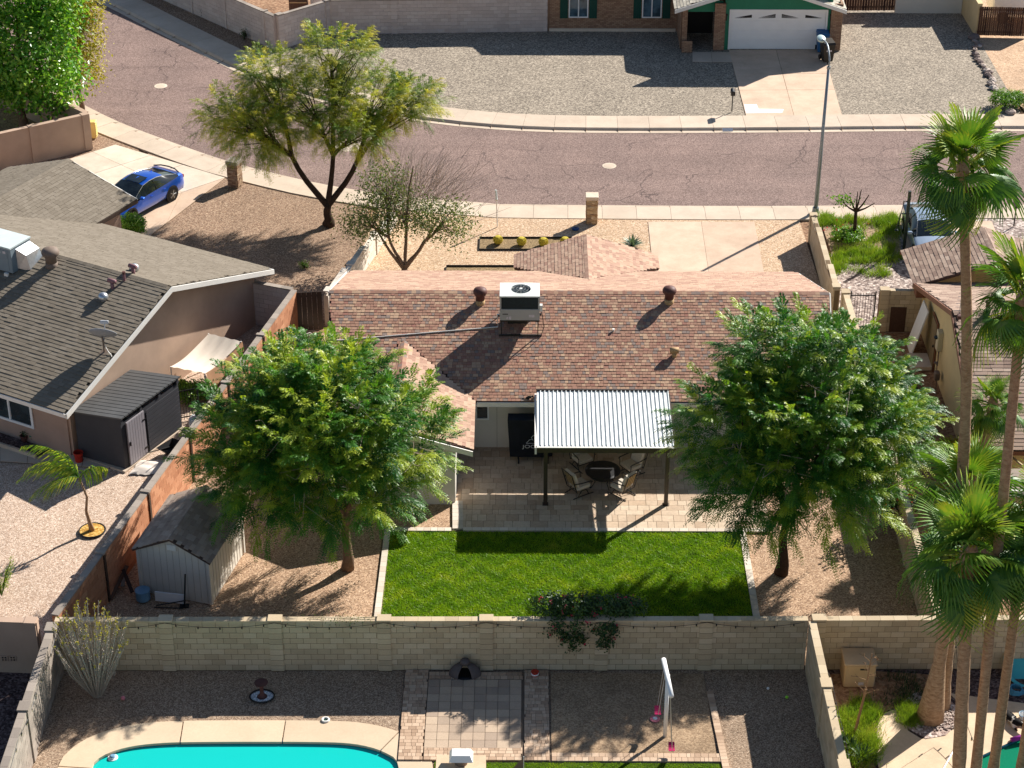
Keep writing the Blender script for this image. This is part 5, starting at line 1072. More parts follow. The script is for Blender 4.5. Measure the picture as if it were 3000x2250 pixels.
# slender stemmed desert bush
c=P(285,2040); t=thing('stem_bush','tall pale many stemmed desert bush by the corner of the pool yard','bush',c); mb=MB(); tipp=[]; top=PY(270,1730,c.y).z
STEM=plain('pale_stem',S(168,158,146),.9,0,.1,.15,12)
for k in range(150):
    a=random.uniform(0,2*math.pi); s=random.random()**.5; hh=top*random.uniform(.55,1.0)*(1-.25*s); rx=math.cos(a)*s*1.35; ry=math.sin(a)*s*.9
    p0=c+Vector((rx*.1,ry*.1,0)); p1=c+Vector((rx*.5+random.gauss(0,.06),ry*.5+random.gauss(0,.05),hh*.5)); p2=c+Vector((rx*.85+random.gauss(0,.05),ry*.85,hh)); mb.tube([p0,p1,p2],[.010,.012,.009],4,cap=False); tipp.append((p1,p2))
mb.build('stems',STEM,t,world=True)
PT=[];TT=[]
for p1,p2 in tipp:
    for s in np.linspace(-.4,1,34): PT.append(p1+(p2-p1)*s); TT.append(s)
PT=np.array([tuple(p) for p in PT]); TT=np.array(TT); PT=PT+rng.normal(0,.012,PT.shape)
npmesh('grey_leaves',leafquads(PT,unit(rng.normal(size=PT.shape)),.05,.5),4,STEM,t,world=True)
sel=(TT>.86)&(rng.random(len(TT))<.5); Q=np.repeat(PT[sel],3,0)+rng.normal(0,.02,(sel.sum()*3,3)); npmesh('tip_leaves',leafquads(Q,unit(rng.normal(size=Q.shape)),.085,.45),4,L_YEL,t,world=True,tone=rng.random(len(Q)))
# ------------------------------------------------------------------ fan palms
PTRUNK=N('palm_trunk'); p=PTRUNK.pos('obj'); mp=PTRUNK.n('ShaderNodeMapping'); mp.inputs['Scale'].default_value=(5,5,11); PTRUNK.l(p,mp.inputs[0]); nz=PTRUNK.noise(mp.outputs[0],1.4,5,.6,.5); PTRUNK.col(PTRUNK.ramp(nz,[(.25,S(124,98,76)),(.5,S(158,130,104)),(.75,S(182,156,128))])); PTRUNK.set(.95,0,.1); PTRUNK.bump(nz,.6,.03); PTR=PTRUNK.m
def fan_template(i,nb=30,Lp=.85,Lb=1.02,droop=.25,tonea=.45,fold=.25):
    """fan frond along +x, petiole from origin; normal +z"""
    V=[];T=[]; half=R(118)
    for k in range(nb):
        a=-half+2*half*(k+.5)/nb; L_=Lb*(1-.28*abs(a)/half)*random.uniform(.9,1.05); d=np.array([math.cos(a),math.sin(a),0]); w0=.010; hw=L_*math.tan(half/nb)*.7; pr=np.array([-math.sin(a),math.cos(a),0]); o=np.array([Lp,0,0.])
        f=lambda s,off:o+d*L_*s+pr*off+np.array([0,0,fold*abs(math.sin(a))*L_*s*.6+ (.018 if off>0 else -.018)*min(1,s*2) -droop*L_*(s**2.6)*1.3])
        st=[(0,w0),(.35,hw*.55),(.62,hw*.62),(.84,hw*.3),(1.0,.004)]
        for (s0,h0),(s1,h1) in zip(st,st[1:]):
            V.append([f(s0,-h0),f(s0,h0),f(s1,h1),f(s1,-h1)]); T.append(tonea+random.gauss(0,.05)+(.28*max(0,s1-.7) if tonea>.5 else .08*s1))
    pw=.02
    for s in range(4):
        x0,x1=Lp*s/4,Lp*(s+1)/4; z0,z1=.0,0.0; V.append([np.array([x0,-pw,z0]),np.array([x0,pw,z0]),np.array([x1,pw,z1]),np.array([x1,-pw,z1])]); T.append(.78)
        V.append([np.array([x0,0,z0-.02]),np.array([x0,0,z0+.02]),np.array([x1,0,z1+.02]),np.array([x1,0,z1-.02])]); T.append(.78)
    o=npmesh('frond_template',np.array(V),4,L_PALM,None,tone=np.clip(T,0,1)); me=o.data; bpy.data.objects.remove(o); return me
FAN=[fan_template(0,droop=.12,tonea=.62),fan_template(1,droop=.3,tonea=.45),fan_template(2,droop=.5,tonea=.36),fan_template(3,droop=.75,tonea=.3),fan_template(4,droop=.95,tonea=.66,fold=.1)]
def palm(label,base,top,r0,r1,nf=44,size=1.0,curve=(0,0),flare=1.6,seed=0,skirt=True):
    base,top=Vector(base),Vector(top); t=thing('fan_palm',label,'palm tree',base,0,'tall fan palms'); mb=MB(); n=26; pts=[];rad=[]
    for i in range(n+1):
        s=i/n; p=base+(top-base)*s+Vector((curve[0]*math.sin(math.pi*s),curve[1]*math.sin(math.pi*s),0)); pts.append(p); r_=r1+(r0-r1)*(1-s)**1.3; r_*= (1+(flare-1)*max(0,1-s*9)); rad.append(r_*(1+.035*random.gauss(0,1)))
    mb.tube(pts,rad,12); mb.build('trunk',PTR,t,world=True,smooth=True)
    rs=random.Random(seed); ax=(pts[-1]-pts[-2]).normalized()
    MB().lathe([(r1*1.0,-.5),(r1*1.45,-.15),(r1*1.5,.1),(r1*.9,.4),(.05,.6)],tuple(top-base),10).build('heart',PTR,t,smooth=True)
    for k in range(nf):
        s=(k+.5)/nf; el=R(80-140*s+rs.uniform(-18,18)); az=k*2.39996+rs.uniform(-.35,.35)
        ti=0 if s<.2 else 1 if s<.45 else 2 if s<.68 else 3 if s<.9 else 4
        o=bpy.data.objects.new('frond',FAN[ti]); col.objects.link(o); o.parent=t
        d=Vector((math.cos(az)*math.cos(el),math.sin(az)*math.cos(el),math.sin(el))); up=Vector((-math.cos(az)*math.sin(el),-math.sin(az)*math.sin(el),math.cos(el))); M=frame(d,up); k_=size*rs.uniform(.75,1.15)
        o.matrix_basis=Matrix.Translation(top-base+Vector((0,0,.15-.3*s)))@M.to_4x4()@Matrix.Rotation(rs.uniform(-.7,.7),4,'X')@Matrix.Diagonal((k_,k_,k_,1))
    return t
b1_=P(2724,2106); palm('very tall fan palm with swollen base in the pebble ring',b1_,PY(2820,500,b1_.y+.3),.22,.125,38,.9,(.5,0),1.9,1)
b1_=P(2763,2073); palm('fan palm behind the swollen palm base, upright fresh fronds',b1_,PY(2824,1450,b1_.y),.17,.13,32,.95,(0,0),1.3,2)
b1_=P(2805,2350); palm('fan palm with dark banded trunk and drooping crown over the block wall',b1_,PY(2838,1630,b1_.y),.2,.17,42,1.12,(0,0),1.2,3)
b1_=P(2850,2345); palm('fan palm with tall tan trunk and crown over the tan roof',b1_,PY(2996,890,b1_.y),.155,.125,38,.88,(0,0),1.3,4)
b1_=P(2905,2290); palm('short fan palm with smooth pale trunk by the green pool',b1_,PY(2995,1640,b1_.y),.16,.13,32,.85,(0,0),1.3,5)
b1_=P(2990,2290); palm('fan palm with dark trunk beside the purple float',b1_,PY(3095,1500,b1_.y),.17,.13,30,.85,(0,0),1.3,6)
b1_=P(2852,1480); palm('small fan palm leaning beside the cream house and porch roof',b1_,PY(2908,1190,b1_.y),.16,.13,28,.7,(0,0),1.2,7)
# ------------------------------------------------------------------ small feather palm in the pink gravel yard
L_QUEEN=leafmat('queen_palm_leaf',[(.1,S(70,110,36)),(.5,S(118,146,44)),(.9,S(172,172,60))],.35)
c=P(270,1555); t=thing('feather_palm','slender young feather palm bent over in pink gravel','palm tree',c); top=PY(232,1400,c.y)-c
mb=MB(); mb.tube([(0,0,0),(-.05,0,.35),(-.12,0,.8),top*.62+Vector((.1,0,.05)),top],[.1,.07,.05,.042,.03],10); mb.build('trunk',PTR,t,smooth=True)
def qfrond(o,az,el,L_,bend):
    n=26; d=np.array([math.cos(az)*math.cos(el),math.sin(az)*math.cos(el),math.sin(el)]); V=[];pts=[]; pos=np.array(tuple(o)); 
    for i in range(n):
        pts.append(pos.copy()); pos=pos+d*L_/n; d=d+np.array([-.02,0,-bend/n]); d/=np.linalg.norm(d)
    pts=np.array(pts)
    for i in range(2,n):
        ax=unit(pts[min(i+1,n-1)]-pts[i-1]); sd=unit(np.cross(ax,UPV)+1e-6); ll=.5*math.sin(math.pi*min(1,.15+.85*i/n))+.06
        for sg in (-1,1):
            v=unit(sd*sg*.6+ax*.5+np.array([-.45,0,-.55])+rng.normal(0,.1,3)); e=pts[i]+v*ll*.55; e2=pts[i]+v*ll+np.array([-.06,0,-.12]); w_=ax*.024
            V.append([pts[i]-w_,pts[i]+w_,e+w_,e-w_]); V.append([e-w_,e+w_,e2+w_*.15,e2-w_*.15])
    o_=npmesh('frond',np.array(V),4,L_QUEEN,t,tone=rng.random(len(V))); MB().tube([tuple(p) for p in pts[::4]],[.016-.002*i for i in range(len(pts[::4]))],5).build('rachis',L_QUEEN,o_)
for az,el,L_,bd in ((R(165),R(72),2.5,1.9),(R(185),R(52),2.4,2.1),(R(150),R(40),2.1,1.9),(R(205),R(25),1.9,1.6),(R(120),R(60),1.8,1.9),(R(240),R(45),1.7,2.0),(R(20),R(50),1.2,2.2),(R(175),R(62),2.2,2.3)): qfrond(top,az,el,L_,bd)
MULCH=gravel('gold_mulch',[(0,S(150,106,40)),(.5,S(190,146,70)),(1,S(222,190,120))],.06,.2)
o=sheet('tree_ring',[(c.x+.42*math.cos(i*.3),c.y+.42*math.sin(i*.3)) for i in range(21)],.03,MULCH); t2=thing('ring_edging','dark ring edging round the young feather palm','edging',c); MB().tube([(.44*math.cos(i*math.pi/12),.44*math.sin(i*math.pi/12),.02) for i in range(25)],.03,6,cap=False).build('ring',BLACKP,t2)
# second young palm at the frame edge
c=P(5,1745); t=thing('young_palm','wispy young plant at the edge of the pink gravel','plant',c)
PT=[];
mb=MB()
for k in range(14):
    a=random.uniform(0,6.28); e=Vector((math.cos(a)*.5,math.sin(a)*.5,random.uniform(.7,1.5))); mb.tube([(0,0,0),e*.5+Vector((0,0,.1)),e],[.015,.01,.004],4,cap=False); PT+=[tuple(c+e*s) for s in np.linspace(.3,1,14)]
mb.build('stems',L_QUEEN,t); PT=np.repeat(np.array(PT),2,0); PT=PT+rng.normal(0,.05,PT.shape); npmesh('foliage',leafquads(PT,unit(rng.normal(size=PT.shape)),.14,.16),4,L_QUEEN,t,world=True,tone=rng.random(len(PT)))
# ------------------------------------------------------------------ grass
def blades(x0,x1,y0,y1,n,h,leaf,inside=None,w_=.012,lean=.5,z=-.0,parent=None,name='grass',label=None,clump=None):
    if clump is not None: p=clump
    else:
        p=np.stack([rng.uniform(x0,x1,n),rng.uniform(y0,y1,n)],1)
    if inside is not None: p=p[np.array([inside(a) for a in p])]
    n=len(p); a=rng.uniform(0,2*math.pi,n); hh=h*(.55+.7*rng.random(n)); ln=rng.normal(0,lean,(n,2))*hh[:,None]
    b0=np.stack([p[:,0]-np.cos(a)*w_,p[:,1]-np.sin(a)*w_,np.full(n,z)],1); b1=np.stack([p[:,0]+np.cos(a)*w_,p[:,1]+np.sin(a)*w_,np.full(n,z)],1); tp=np.stack([p[:,0]+ln[:,0],p[:,1]+ln[:,1],z+hh],1)
    tn=np.clip(.35*rng.random(n)+.3*(np.sin(p[:,0]*2.1+2*np.sin(p[:,1]*1.7))*.5+.5)*(np.sin(p[:,1]*2.3+1.5*np.sin(p[:,0]*1.1))*.5+.5)+.3*(np.sin(p[:,1]*7.3+2*np.sin(p[:,0]*5.3))*.5+.5),0,1)
    o=npmesh(name,np.stack([b0,b1,tp],1),3,leaf,parent,tone=tn); o['kind']='stuff'
    if label: o['label']=label; o['category']='grass'
    return o
SOIL=plain('lawn_soil',S(62,82,16),.95,0,.1,.3,3,'world')
sheet('lawn',[(-4.56,50.95),(7.28,50.95),(7.28,58.16),(-4.56,58.16)],.0,SOIL)
blades(-4.58,7.29,51.0,58.17,150000,.055,L_GRASS,label='short bright green lawn behind the patio',w_=.011,lean=.7)
def clumps(cs,per,h,leaf,label,w_=.012,spread=.25):
    C=np.array([(c.x,c.y) for c in cs]); p=np.repeat(C,per,0)+rng.normal(0,spread,(len(C)*per,2)); return blades(0,0,0,0,0,h,leaf,clump=p,label=label,w_=w_,lean=.45,z=-.03)
import itertools
pts=[P(random.uniform(2400,2625),random.uniform(632,660)) for _ in range(60)]+[P(random.uniform(2450,2640),random.uniform(660,735)) for _ in range(60)]+[P(random.uniform(2430,2640),random.uniform(735,765)) for _ in range(50)]+[P(random.uniform(2430,2475),random.uniform(740,815)) for _ in range(22)]+[P(random.uniform(2470,2600),random.uniform(760,815)) for _ in range(14)]
clumps(pts[::2]+pts[1:40:4],90,.26,L_WEED,'patchy wild grass in the corner front yard by the tan wall',.014,.16)
sheet('weed_bed',pp((2400,632),(2622,632),(2642,738),(2436,742)),-.02,G_sand)
pts=[P(random.uniform(2460,2560),random.uniform(2065,2240)) for _ in range(46)]
clumps([p for p in pts if p.x>9.05],140,.3,L_WEED,'unmown grass along the wall in the palm yard',.012,.16)
clumps([P(random.uniform(2645,2685),random.uniform(2065,2130)) for _ in range(12)],130,.28,L_WEED,'grass tuft at the foot of the stout palm',.012,.12)
clumps([P(random.uniform(2600,2690),random.uniform(1985,2060)) for _ in range(10)],50,.3,L_DARKB,'dark weeds in the shade behind the pump box',.012,.25)
clumps([P(random.uniform(480,520),2250) for _ in range(1)],1,.02,L_WEED,'x') if False else None
# small multi branched flowering tree
c=P(2500,700); t=thing('small_tree','small bare branched tree with few leaves in wild grass','tree',c); mb=MB(); T=lambda *p:Vector(p)
mb.tube([(0,0,0),(.02,0,.6),(0,0,1.35)],[.1,.08,.07],8)
for e in ((.5,0,2.1),(-.3,.1,2.0),(.15,0,2.35),(.75,-.1,1.75),(-.6,0,1.75),(.05,.3,2.1)): mb.tube([(0,0,1.3),(e[0]*.5,e[1]*.5,1.3+(e[2]-1.3)*.4),e],[.05,.035,.018],6)
mb.build('trunk',BARKD,t,smooth=True)
P_=np.array(tuple(c))+np.array([-.55,0,1.85])+rng.normal(0,1,(170,3))*np.array([.28,.2,.12]); npmesh('crown',leafquads(P_,unit(rng.normal(size=P_.shape)+np.array([0,0,.8])),.14,.5),4,L_BUSH,t,world=True,tone=rng.random(170))
o=shrub('leafy flowering bush at the foot of the small bare tree',P(2480,705),.7,.6,L_BUSH,110,9,.12,'flower_bush'); fp=np.array(tuple(P(2475,700)))+rng.normal(0,1,(30,3))*np.array([.5,.3,.12])+np.array([0,0,.55]); npmesh('flowers',leafquads(fp,unit(rng.normal(size=fp.shape)),.08,.9),4,PETAL,o,world=True,tone=rng.random(30))
# golden barrel cacti, agave, dead stalk
BARREL=plain('barrel_gold',S(190,172,62),.8,0,.2,.25,30)
for (u,v),lb in zip(((1459,713),(1528,717),(1592,719),(1655,717)),('golden barrel cactus at the bed end nearest the white post','second golden barrel cactus from the white post','third golden barrel cactus from the white post','golden barrel cactus half hidden behind the small front gable')):
    c=P(u,v); t=thing('barrel_cactus',lb,'cactus',c,0,'row of golden barrel cacti'); mb=MB(); n=40; prof=[(.02,0),(.15,.03),(.2,.14),(.185,.26),(.12,.34),(0,.36)]
    mb.lathe(prof,n=n); mb.v=[(x*(1+.07*(1 if (i%n)%2 else -1)),y*(1+.07*(1 if (i%n)%2 else -1)),z) for i,(x,y,z) in enumerate(mb.v)]; mb.build('body',BARREL,t)
    k=500; dd=unit(rng.normal(size=(k,3))); dd[:,2]=np.abs(dd[:,2])*.9; pp_=dd*np.array([.19,.19,.19])+np.array([0,0,.16]); sp=unit(rng.normal(0,.4,(k,3))+dd)*.06; s_=unit(np.cross(sp,UPV)+1e-5)*.004
    npmesh('spines',np.stack([pp_-s_,pp_+s_,pp_+sp],1),3,BARREL,t)
def rosette(label,c,n,L_,leaf,name='agave',w_=.05,upm=.4):
    t=thing(name,label,'agave',c); V=[];T=[]
    for k in range(n):
        a=k*2.4; el=R(random.uniform(15,75)); d=np.array([math.cos(a)*math.cos(el),math.sin(a)*math.cos(el),math.sin(el)]); s=np.array([-math.sin(a),math.cos(a),0]); l_=L_*random.uniform(.7,1.1); o=np.array(tuple(c))+np.array([0,0,.02]); m_=o+d*l_*.5; e=o+d*l_+np.array([0,0,-.12*l_]); tn=random.random()
        V+= [[o-s*w_*.6,o+s*w_*.6,m_+s*w_,m_-s*w_],[m_-s*w_,m_+s*w_,e+s*.004,e-s*.004]]; T+=[tn,tn]
    npmesh('leaves',np.array(V),4,leaf,t,world=True,tone=T); return t
rosette('spiky grey green agave in front of the driveway gravel',P(1852,722),70,.62,L_GREYG,w_=.035)
for k,(u,v) in enumerate(((2500,2205),(2525,2225),(2480,2190))): rosette('dark green strappy plant at the wall in the palm yard',P(u,v),34,.55,L_DARKB,'strap_plant',.03)['group']='strap plants by the wall'
c=P(2503,2152); t=thing('agave_stalk','tall dead branching agave stalk leaning over wild grass','dead stalk',c); tp=PY(2555,1915,c.y)-c; DEADW=plain('dead_stalk',S(140,112,84),.9,0,.1,.2,8)
mb=MB(); mb.tube([(0,0,0),tp*.5+Vector((.04,0,0)),tp],[.05,.035,.012],7); mb.build('stalk',DEADW,t)
mb=MB()
for k in range(11):
    s=.5+.045*k; p=tp*s; a=k*2.4; L_=.34*(1.25-s*.7); e=p+Vector((math.cos(a)*L_,math.sin(a)*L_,.14)); mb.tube([p,e],[.012,.006],5)
    for j in range(5): mb.tube([e,e+Vector((random.gauss(0,.05),random.gauss(0,.05),random.uniform(.0,.07)))],[.008,.012],4)
mb.build('side_branches',DEADW,t)
# ================================================================== PATIO FURNITURE
CUSH=plain('patterned_cushion',S(196,186,170),.9,0,.2,.16,22); CUSHB=plain('cushion_back',S(186,160,116),.9,0,.2,.08,8)
tc=P(1766,1378,.62); T=thing('fire_table','round black metal table in the middle of the patio chairs','table',(tc.x,tc.y,.04))
MB().lathe([(.55,.54),(.62,.56),(.62,.60),(.56,.62),(.0,.62)],n=32).build('table_top',BLACKP,T,smooth=False); MB().lathe([(.5,.42),(.58,.54)],n=24).build('apron',BLACK,T)
for k in range(4):
    a=k*math.pi/2+.5; MB().tube([(.42*math.cos(a),.42*math.sin(a),.45),(.3*math.cos(a),.3*math.sin(a),.2),(.46*math.cos(a),.46*math.sin(a),0)],.018,6).build('leg',BLACK,T)
def rocker(c,face,label):
    t=thing('patio_chair',label,'chair',(c[0],c[1],.04),face,'patio chairs round the black table')   # faces +x locally
    MB().box((.02,0,.36),(.56,.58,.13)).build('seat_cushion',CUSH,t,bevel=.03)
    Mb=Matrix.Rotation(R(-18),3,'Y'); bc=MB().box((-.3,0,.72),(.12,.56,.62),M=Mb).build('back_cushion',CUSH,t,bevel=.03)
    MB().box((-.375,0,.715),(.012,.5,.54),M=Mb).build('cushion_back',CUSHB,t)
    for k in range(6): MB().tube([(-.335,-.25+.1*k,.36),(-.51,-.25+.1*k,.98)],.009,5).build('back_slat',BLACK,t)
    for s in(-1,1):
        MB().tube([(-.3,s*.31,.26),(-.36,s*.31,.45),(-.54,s*.31,1.05)],.016,6).build('back_post',BLACK,t)
        MB().tube([(-.42,s*.33,.66),(-.1,s*.35,.62),(.25,s*.35,.6),(.32,s*.35,.55)],.02,6).build('arm',BLACK,t); MB().tube([(.27,s*.34,.58),(.27,s*.31,.27)],.014,6).build('arm_post',BLACK,t)
        MB().tube([(-.42,s*.26,.02),(-.1,s*.28,.05),(.2,s*.28,.05),(.42,s*.26,.02)],.018,6).build('runner',BLACK,t)
        MB().tube([(-.22,s*.27,.06),(-.1,s*.28,.26),(.1,s*.28,.26),(.22,s*.27,.06)],.014,6).build('rocker_link',BLACK,t)
    for x in (-.3,.27): MB().tube([(x,-.31,.27),(x,.31,.27)],.016,6).build('frame_rail',BLACK,t)
    MB().tube([(-.53,-.31,1.03),(-.56,0,1.07),(-.53,.31,1.03)],.016,6).build('top_rail',BLACK,t)
    return t
for (u,v),lb in zip(((1697,1415),(1822,1418),(1706,1338),(1850,1358)),('cushioned patio chair beside the dark cover post, facing the round table','cushioned patio chair with its slatted back to the lawn and sunlit patio','cushioned patio chair by the house wall beside the covered ping pong table','cushioned patio chair by the house wall on the big tree side')):
    c=P(u,v,.45); rocker(c,math.atan2(tc.y-c.y,tc.x-c.x),lb)
# folded table tennis table under a cover
COV=plain('black_cover',S(20,24,32),.75,0,.25,.3,3); yq=62.75; x0=PY(1489,1300,yq).x; x1=PY(1622,1300,yq).x; zt=PY(1489,1219,yq).z
TT=thing('covered_table','folded table tennis table under a black cover by the wall','covered table',((x0+x1)/2,yq,.04)); wq=(x1-x0)/2
rows=[]
prof=[(-1,.30),(-.96,.6),(-.98,1.0),(-1.0,zt-.05)]
ring=[(-wq,-.2),(-wq*.5,-.24),(0,-.23),(wq*.5,-.25),(wq,-.2),(wq,.2),(0,.22),(-wq,.2),(-wq,-.2)]
for z,k in ((.22,.93),(.5,.95),(.9,.97),(1.3,.99),(zt-.06,1.02)): rows.append([(x*k+random.uniform(-.012,.012),y*k+random.uniform(-.02,.02),z) for x,y in ring[:-1]]); rows[-1].append(rows[-1][0])
cm=MB(); cm.grid(rows); m0=len(cm.v); cm.add([(x,y,z) for x,y,z in rows[-1][:-1]],[tuple(range(8))]); cm.build('cover',COV,TT,smooth=False)
LOGO=plain('silver_print',S(190,192,196),.6,0,.3,.05,4)
lt=ctext('lettering','JOOLA',.19,LOGO,(PY(1531,1280,yq).x-(x0+x1)/2,-.262,.62),(R(88),0,0),TT,align='LEFT'); lt.scale=(1.35,1,1); lx=PY(1531,1280,yq).x-(x0+x1)/2
lg=MB(); tri=[(.0,1.32),(.16,1.05),(.12,1.0),(.27,1.0),(.42,.86),(-.36,.86),(-.2,1.06),(-.08,1.08),(-.03,1.02),(-.12,1.18)]
for a,b in zip(tri,tri[1:]+tri[:1]): lg.tube([(lx+.40+a[0]*.75,-.27,.18+a[1]*.75),(lx+.40+b[0]*.75,-.27,.18+b[1]*.75)],.010,4)
lg.build('emblem',LOGO,TT)
for x in (-wq*.55,wq*.75):
    for y in (-.3,.25):
        wl_=MB(); wl_.tube([(x-.03,y,.08),(x+.03,y,.08)],.085,14); wl_.build('wheel',BLACKP,TT)
    MB().bx((x-.03,-.32,.12),(x+.03,.28,.2)).build('frame',BLACK,TT)
o=MB().box((5.95,62.9,.32),(.28,.2,.55)).build('speaker_box',BLACKP,bevel=.01); props(o,'small black box standing against the back wall under the cover','box')
# ================================================================== TAN SHED AND JUNK
SHG=plain('shed_groove',S(184,174,160),.8,0,.2); SHW=plain('shed_siding',S(208,200,186),.75,0,.25,.05,2); a0,a1=Vector((-12.42,54.66,0)),Vector((-10.07,53.96,0)); dv=Vector((.69,2.92,0)); SHD=thing('garden_shed','tan wooden garden shed with shingle gable roof','shed',(a0+a1+dv)/2)
ud=(a1-a0).normalized(); dd=dv.normalized(); he,hr=1.72,2.3
def quadw(pts,mat,name,parent,th=.05,n=None): return MB().poly3(pts,th,n).build(name,mat,parent,world=True,recalc=True)
am=(a0+a1)/2
for o_,nn in ((Vector(),dd),(dv,-dd)): quadw([a0+o_,a1+o_,a1+o_+Vector((0,0,he)),am+o_+Vector((0,0,hr)),a0+o_+Vector((0,0,he))],SHW,'gable_wall',SHD,.05,nn)
for o_,nn in ((a0,ud),(a1,-ud)): quadw([o_+nn*.001,o_+dv+nn*.001,o_+dv+nn*.001+Vector((0,0,he)),o_+nn*.001+Vector((0,0,he))],SHW,'side_wall',SHD,.05,nn)
for i in range(11):
    s=(i+.5)/11; p=a0+(a1-a0)*s-dd*.004; h_=he+(hr-he)*(1-abs(2*s-1))-.05; MB().box(p+Vector((0,0,h_/2+.02)),(.012,.012,h_-.04),math.atan2(ud.y,ud.x)).build('siding_groove',SHG,SHD,world=True)
for i in range(13):
    s=(i+.5)/13; p=a1+dv*s+ud*.004; MB().box(p+Vector((0,0,he/2)),(.012,.012,he-.06),math.atan2(dd.y,dd.x)).build('siding_groove',SHG,SHD,world=True)
for e in (a0,a1,a1+dv): MB().box(e+Vector((0,0,he/2)),(.09,.09,he-.02),math.atan2(ud.y,ud.x)).build('corner_trim',SHW,SHD,world=True)
sr=MB().box(am+dv/2+Vector((0,0,hr-.08)),(2.9,.06,.1),math.atan2(dd.y,dd.x)).build('roof',D_TAN,SHD,world=True); ov=.14; zl=he-ov*(hr-he)/1.24+.05
fr0=am-dd*ov+Vector((0,0,hr+.06)); bk0=am+dv+dd*ov+Vector((0,0,hr+.06))
rf=a1+ud*ov-dd*ov+Vector((0,0,zl)); rb=a1+dv+ud*ov+dd*ov+Vector((0,0,zl)); lf=a0-ud*ov-dd*ov+Vector((0,0,zl)); lb_=a0+dv-ud*ov+dd*ov+Vector((0,0,zl))
shingles(sr,[rf,rb,bk0,fr0],SH_SHED,D_TAN,row=.14,tw=(.28,.34),limit=150,thick=.05); shingles(sr,[lb_,lf,fr0,bk0],SH_SHED,D_TAN,row=.14,tw=(.28,.34),limit=100,thick=.05); ridgecaps(sr,fr0,bk0,SH_SHED,limit=40,width=.24,slope=.45)
gv=MB().box(am-dd*.02+Vector((0,0,1.98)),(.32,.03,.2),math.atan2(ud.y,ud.x)).build('gable_vent',WHITE,SHD,world=True)
for i in range(4): MB().box(am-dd*.04+Vector((0,0,1.91+.045*i)),(.28,.02,.02),math.atan2(ud.y,ud.x)).build('louvre',WHITE,gv,world=True)
BLUEP=plain('pale_blue_plastic',S(110,150,176),.55,0,.4,.1,5)
c=P(420,1756); t=thing('plastic_drum','pale blue plastic drum in front of the tan shed','drum',c); MB().lathe([(.2,0),(.235,.04),(.235,.3),(.24,.33),(.2,.36),(0,.36)],n=20).build('body',BLUEP,t,smooth=False); MB().lathe([(.245,.35),(.245,.38),(.2,.39),(0,.39)],n=20).build('lid',BLUEP,t)
c=P(500,1770); t=thing('white_board','white board lying aslant before the tan shed','board',c); MB().box((0,0,.26),(1.0,.04,.36),R(-10),M=None).build('panel',WHITE2,t); MB().tube([(-.45,-.1,.02),(.5,-.15,.25)],.02,6).build('prop',BLACK,t); MB().tube([(-.5,-.2,.02),(.45,-.25,.02)],.02,6).build('prop',BLACK,t)
c=P(546,1776); t=thing('metal_post','dark metal post standing before the tan shed','post',c); MB().tube([(-.06,0,0),(.06,0,1.25)],.03,6).build('pole',BLACK,t); MB().box((-.06,0,.02),(.3,.2,.03)).build('foot',BLACK,t)
c=P(532,1752); t=thing('wire_wheel','thin metal wheel leaning on the tan shed','wheel',c+Vector((0,.2,0)))
rg=[(.26*math.cos(i*math.pi/14),-.05+.02*math.sin(i*math.pi/14),.28+.26*math.sin(i*math.pi/14)) for i in range(29)]; MB().tube(rg,.012,5,cap=False).build('rim',RUST,t)
for k in range(4): a=k*math.pi/4; MB().tube([(.25*math.cos(a),-.05,.28+.25*math.sin(a)),(-.25*math.cos(a),-.05,.28-.25*math.sin(a))],.006,4).build('spoke',RUST,t)
for k,(u,v,L_,lb) in enumerate(((350,1725,1.4,'dark timber offcut stacked between red wall and shed'),(365,1700,1.2,'grey plank leaning between red wall and shed'),(378,1735,1.0,'short scrap board beside the blue drum'))):
    c=P(u,v); t=thing('scrap_plank',lb,'plank',c); MB().box((0,0,.25+.1*k),(.12,L_,.04),R(-15+20*k),M=Matrix.Rotation(R(18),3,'X')).build('board',WOODD if k!=1 else GREYC,t)
BLK=tint('pale_block',[(0,S(176,170,160)),(1,S(196,190,180))])
for k,(dx,dy,dz) in enumerate(((0,0,0),(.42,.02,0),(.1,.22,0),(.5,.24,0),(.1,.05,.2),(.45,.12,.2))):
    c=P(868,1010)+Vector((dx,dy,dz)); t=thing('concrete_block','pale concrete block in the pile by the dark brown gate','block',c,R(15+6*k),'pile of pale blocks by the gate'); m=MB()
    m.bx((-.195,-.095,0),(.195,-.06,.19)).bx((-.195,.06,0),(.195,.095,.19))
    for x in (-.195,-.018,.16): m.bx((x,-.06,0),(x+.036,.06,.19))
    m.build('shell',BLK,t)
# ================================================================== LEFT YARD OBJECTS
REDP=plain('red_plastic',S(178,46,30),.5,0,.4,.08,4)
c=P(232,1352); t=thing('bucket','red plastic bucket beside the charcoal shed','bucket',c); MB().lathe([(.13,0),(.165,.36),(.18,.36),(.18,.40),(.16,.40),(.14,.06),(0,.06)],n=18).build('pail',REDP,t); MB().tube([(.17*math.cos(a),.17*math.sin(a),.33) for a in np.linspace(0,math.pi,9)],.006,4).build('handle',BLACK,t)
c=P(445,1370); t=thing('tarp','crumpled white tarp lying by the red wall','tarp',c); rows=[]
for i in range(13):
    rows.append([])
    for j in range(13):
        x=(i/12-.5)*1.25; y=(j/12-.5)*.95; e=max(abs(i/6-1),abs(j/6-1)); rows[-1].append((x+.25*y+random.gauss(0,.02),y+random.gauss(0,.02),max(.012,.12*(1-e**3)*(.8+.35*math.sin(i*.7+j*.5)*math.cos(j*.8))+random.uniform(0,.012))))
MB().grid(rows).build('sheet',plain('tarp_white',S(214,202,190),.7,0,.3,.08,5),t,smooth=True)
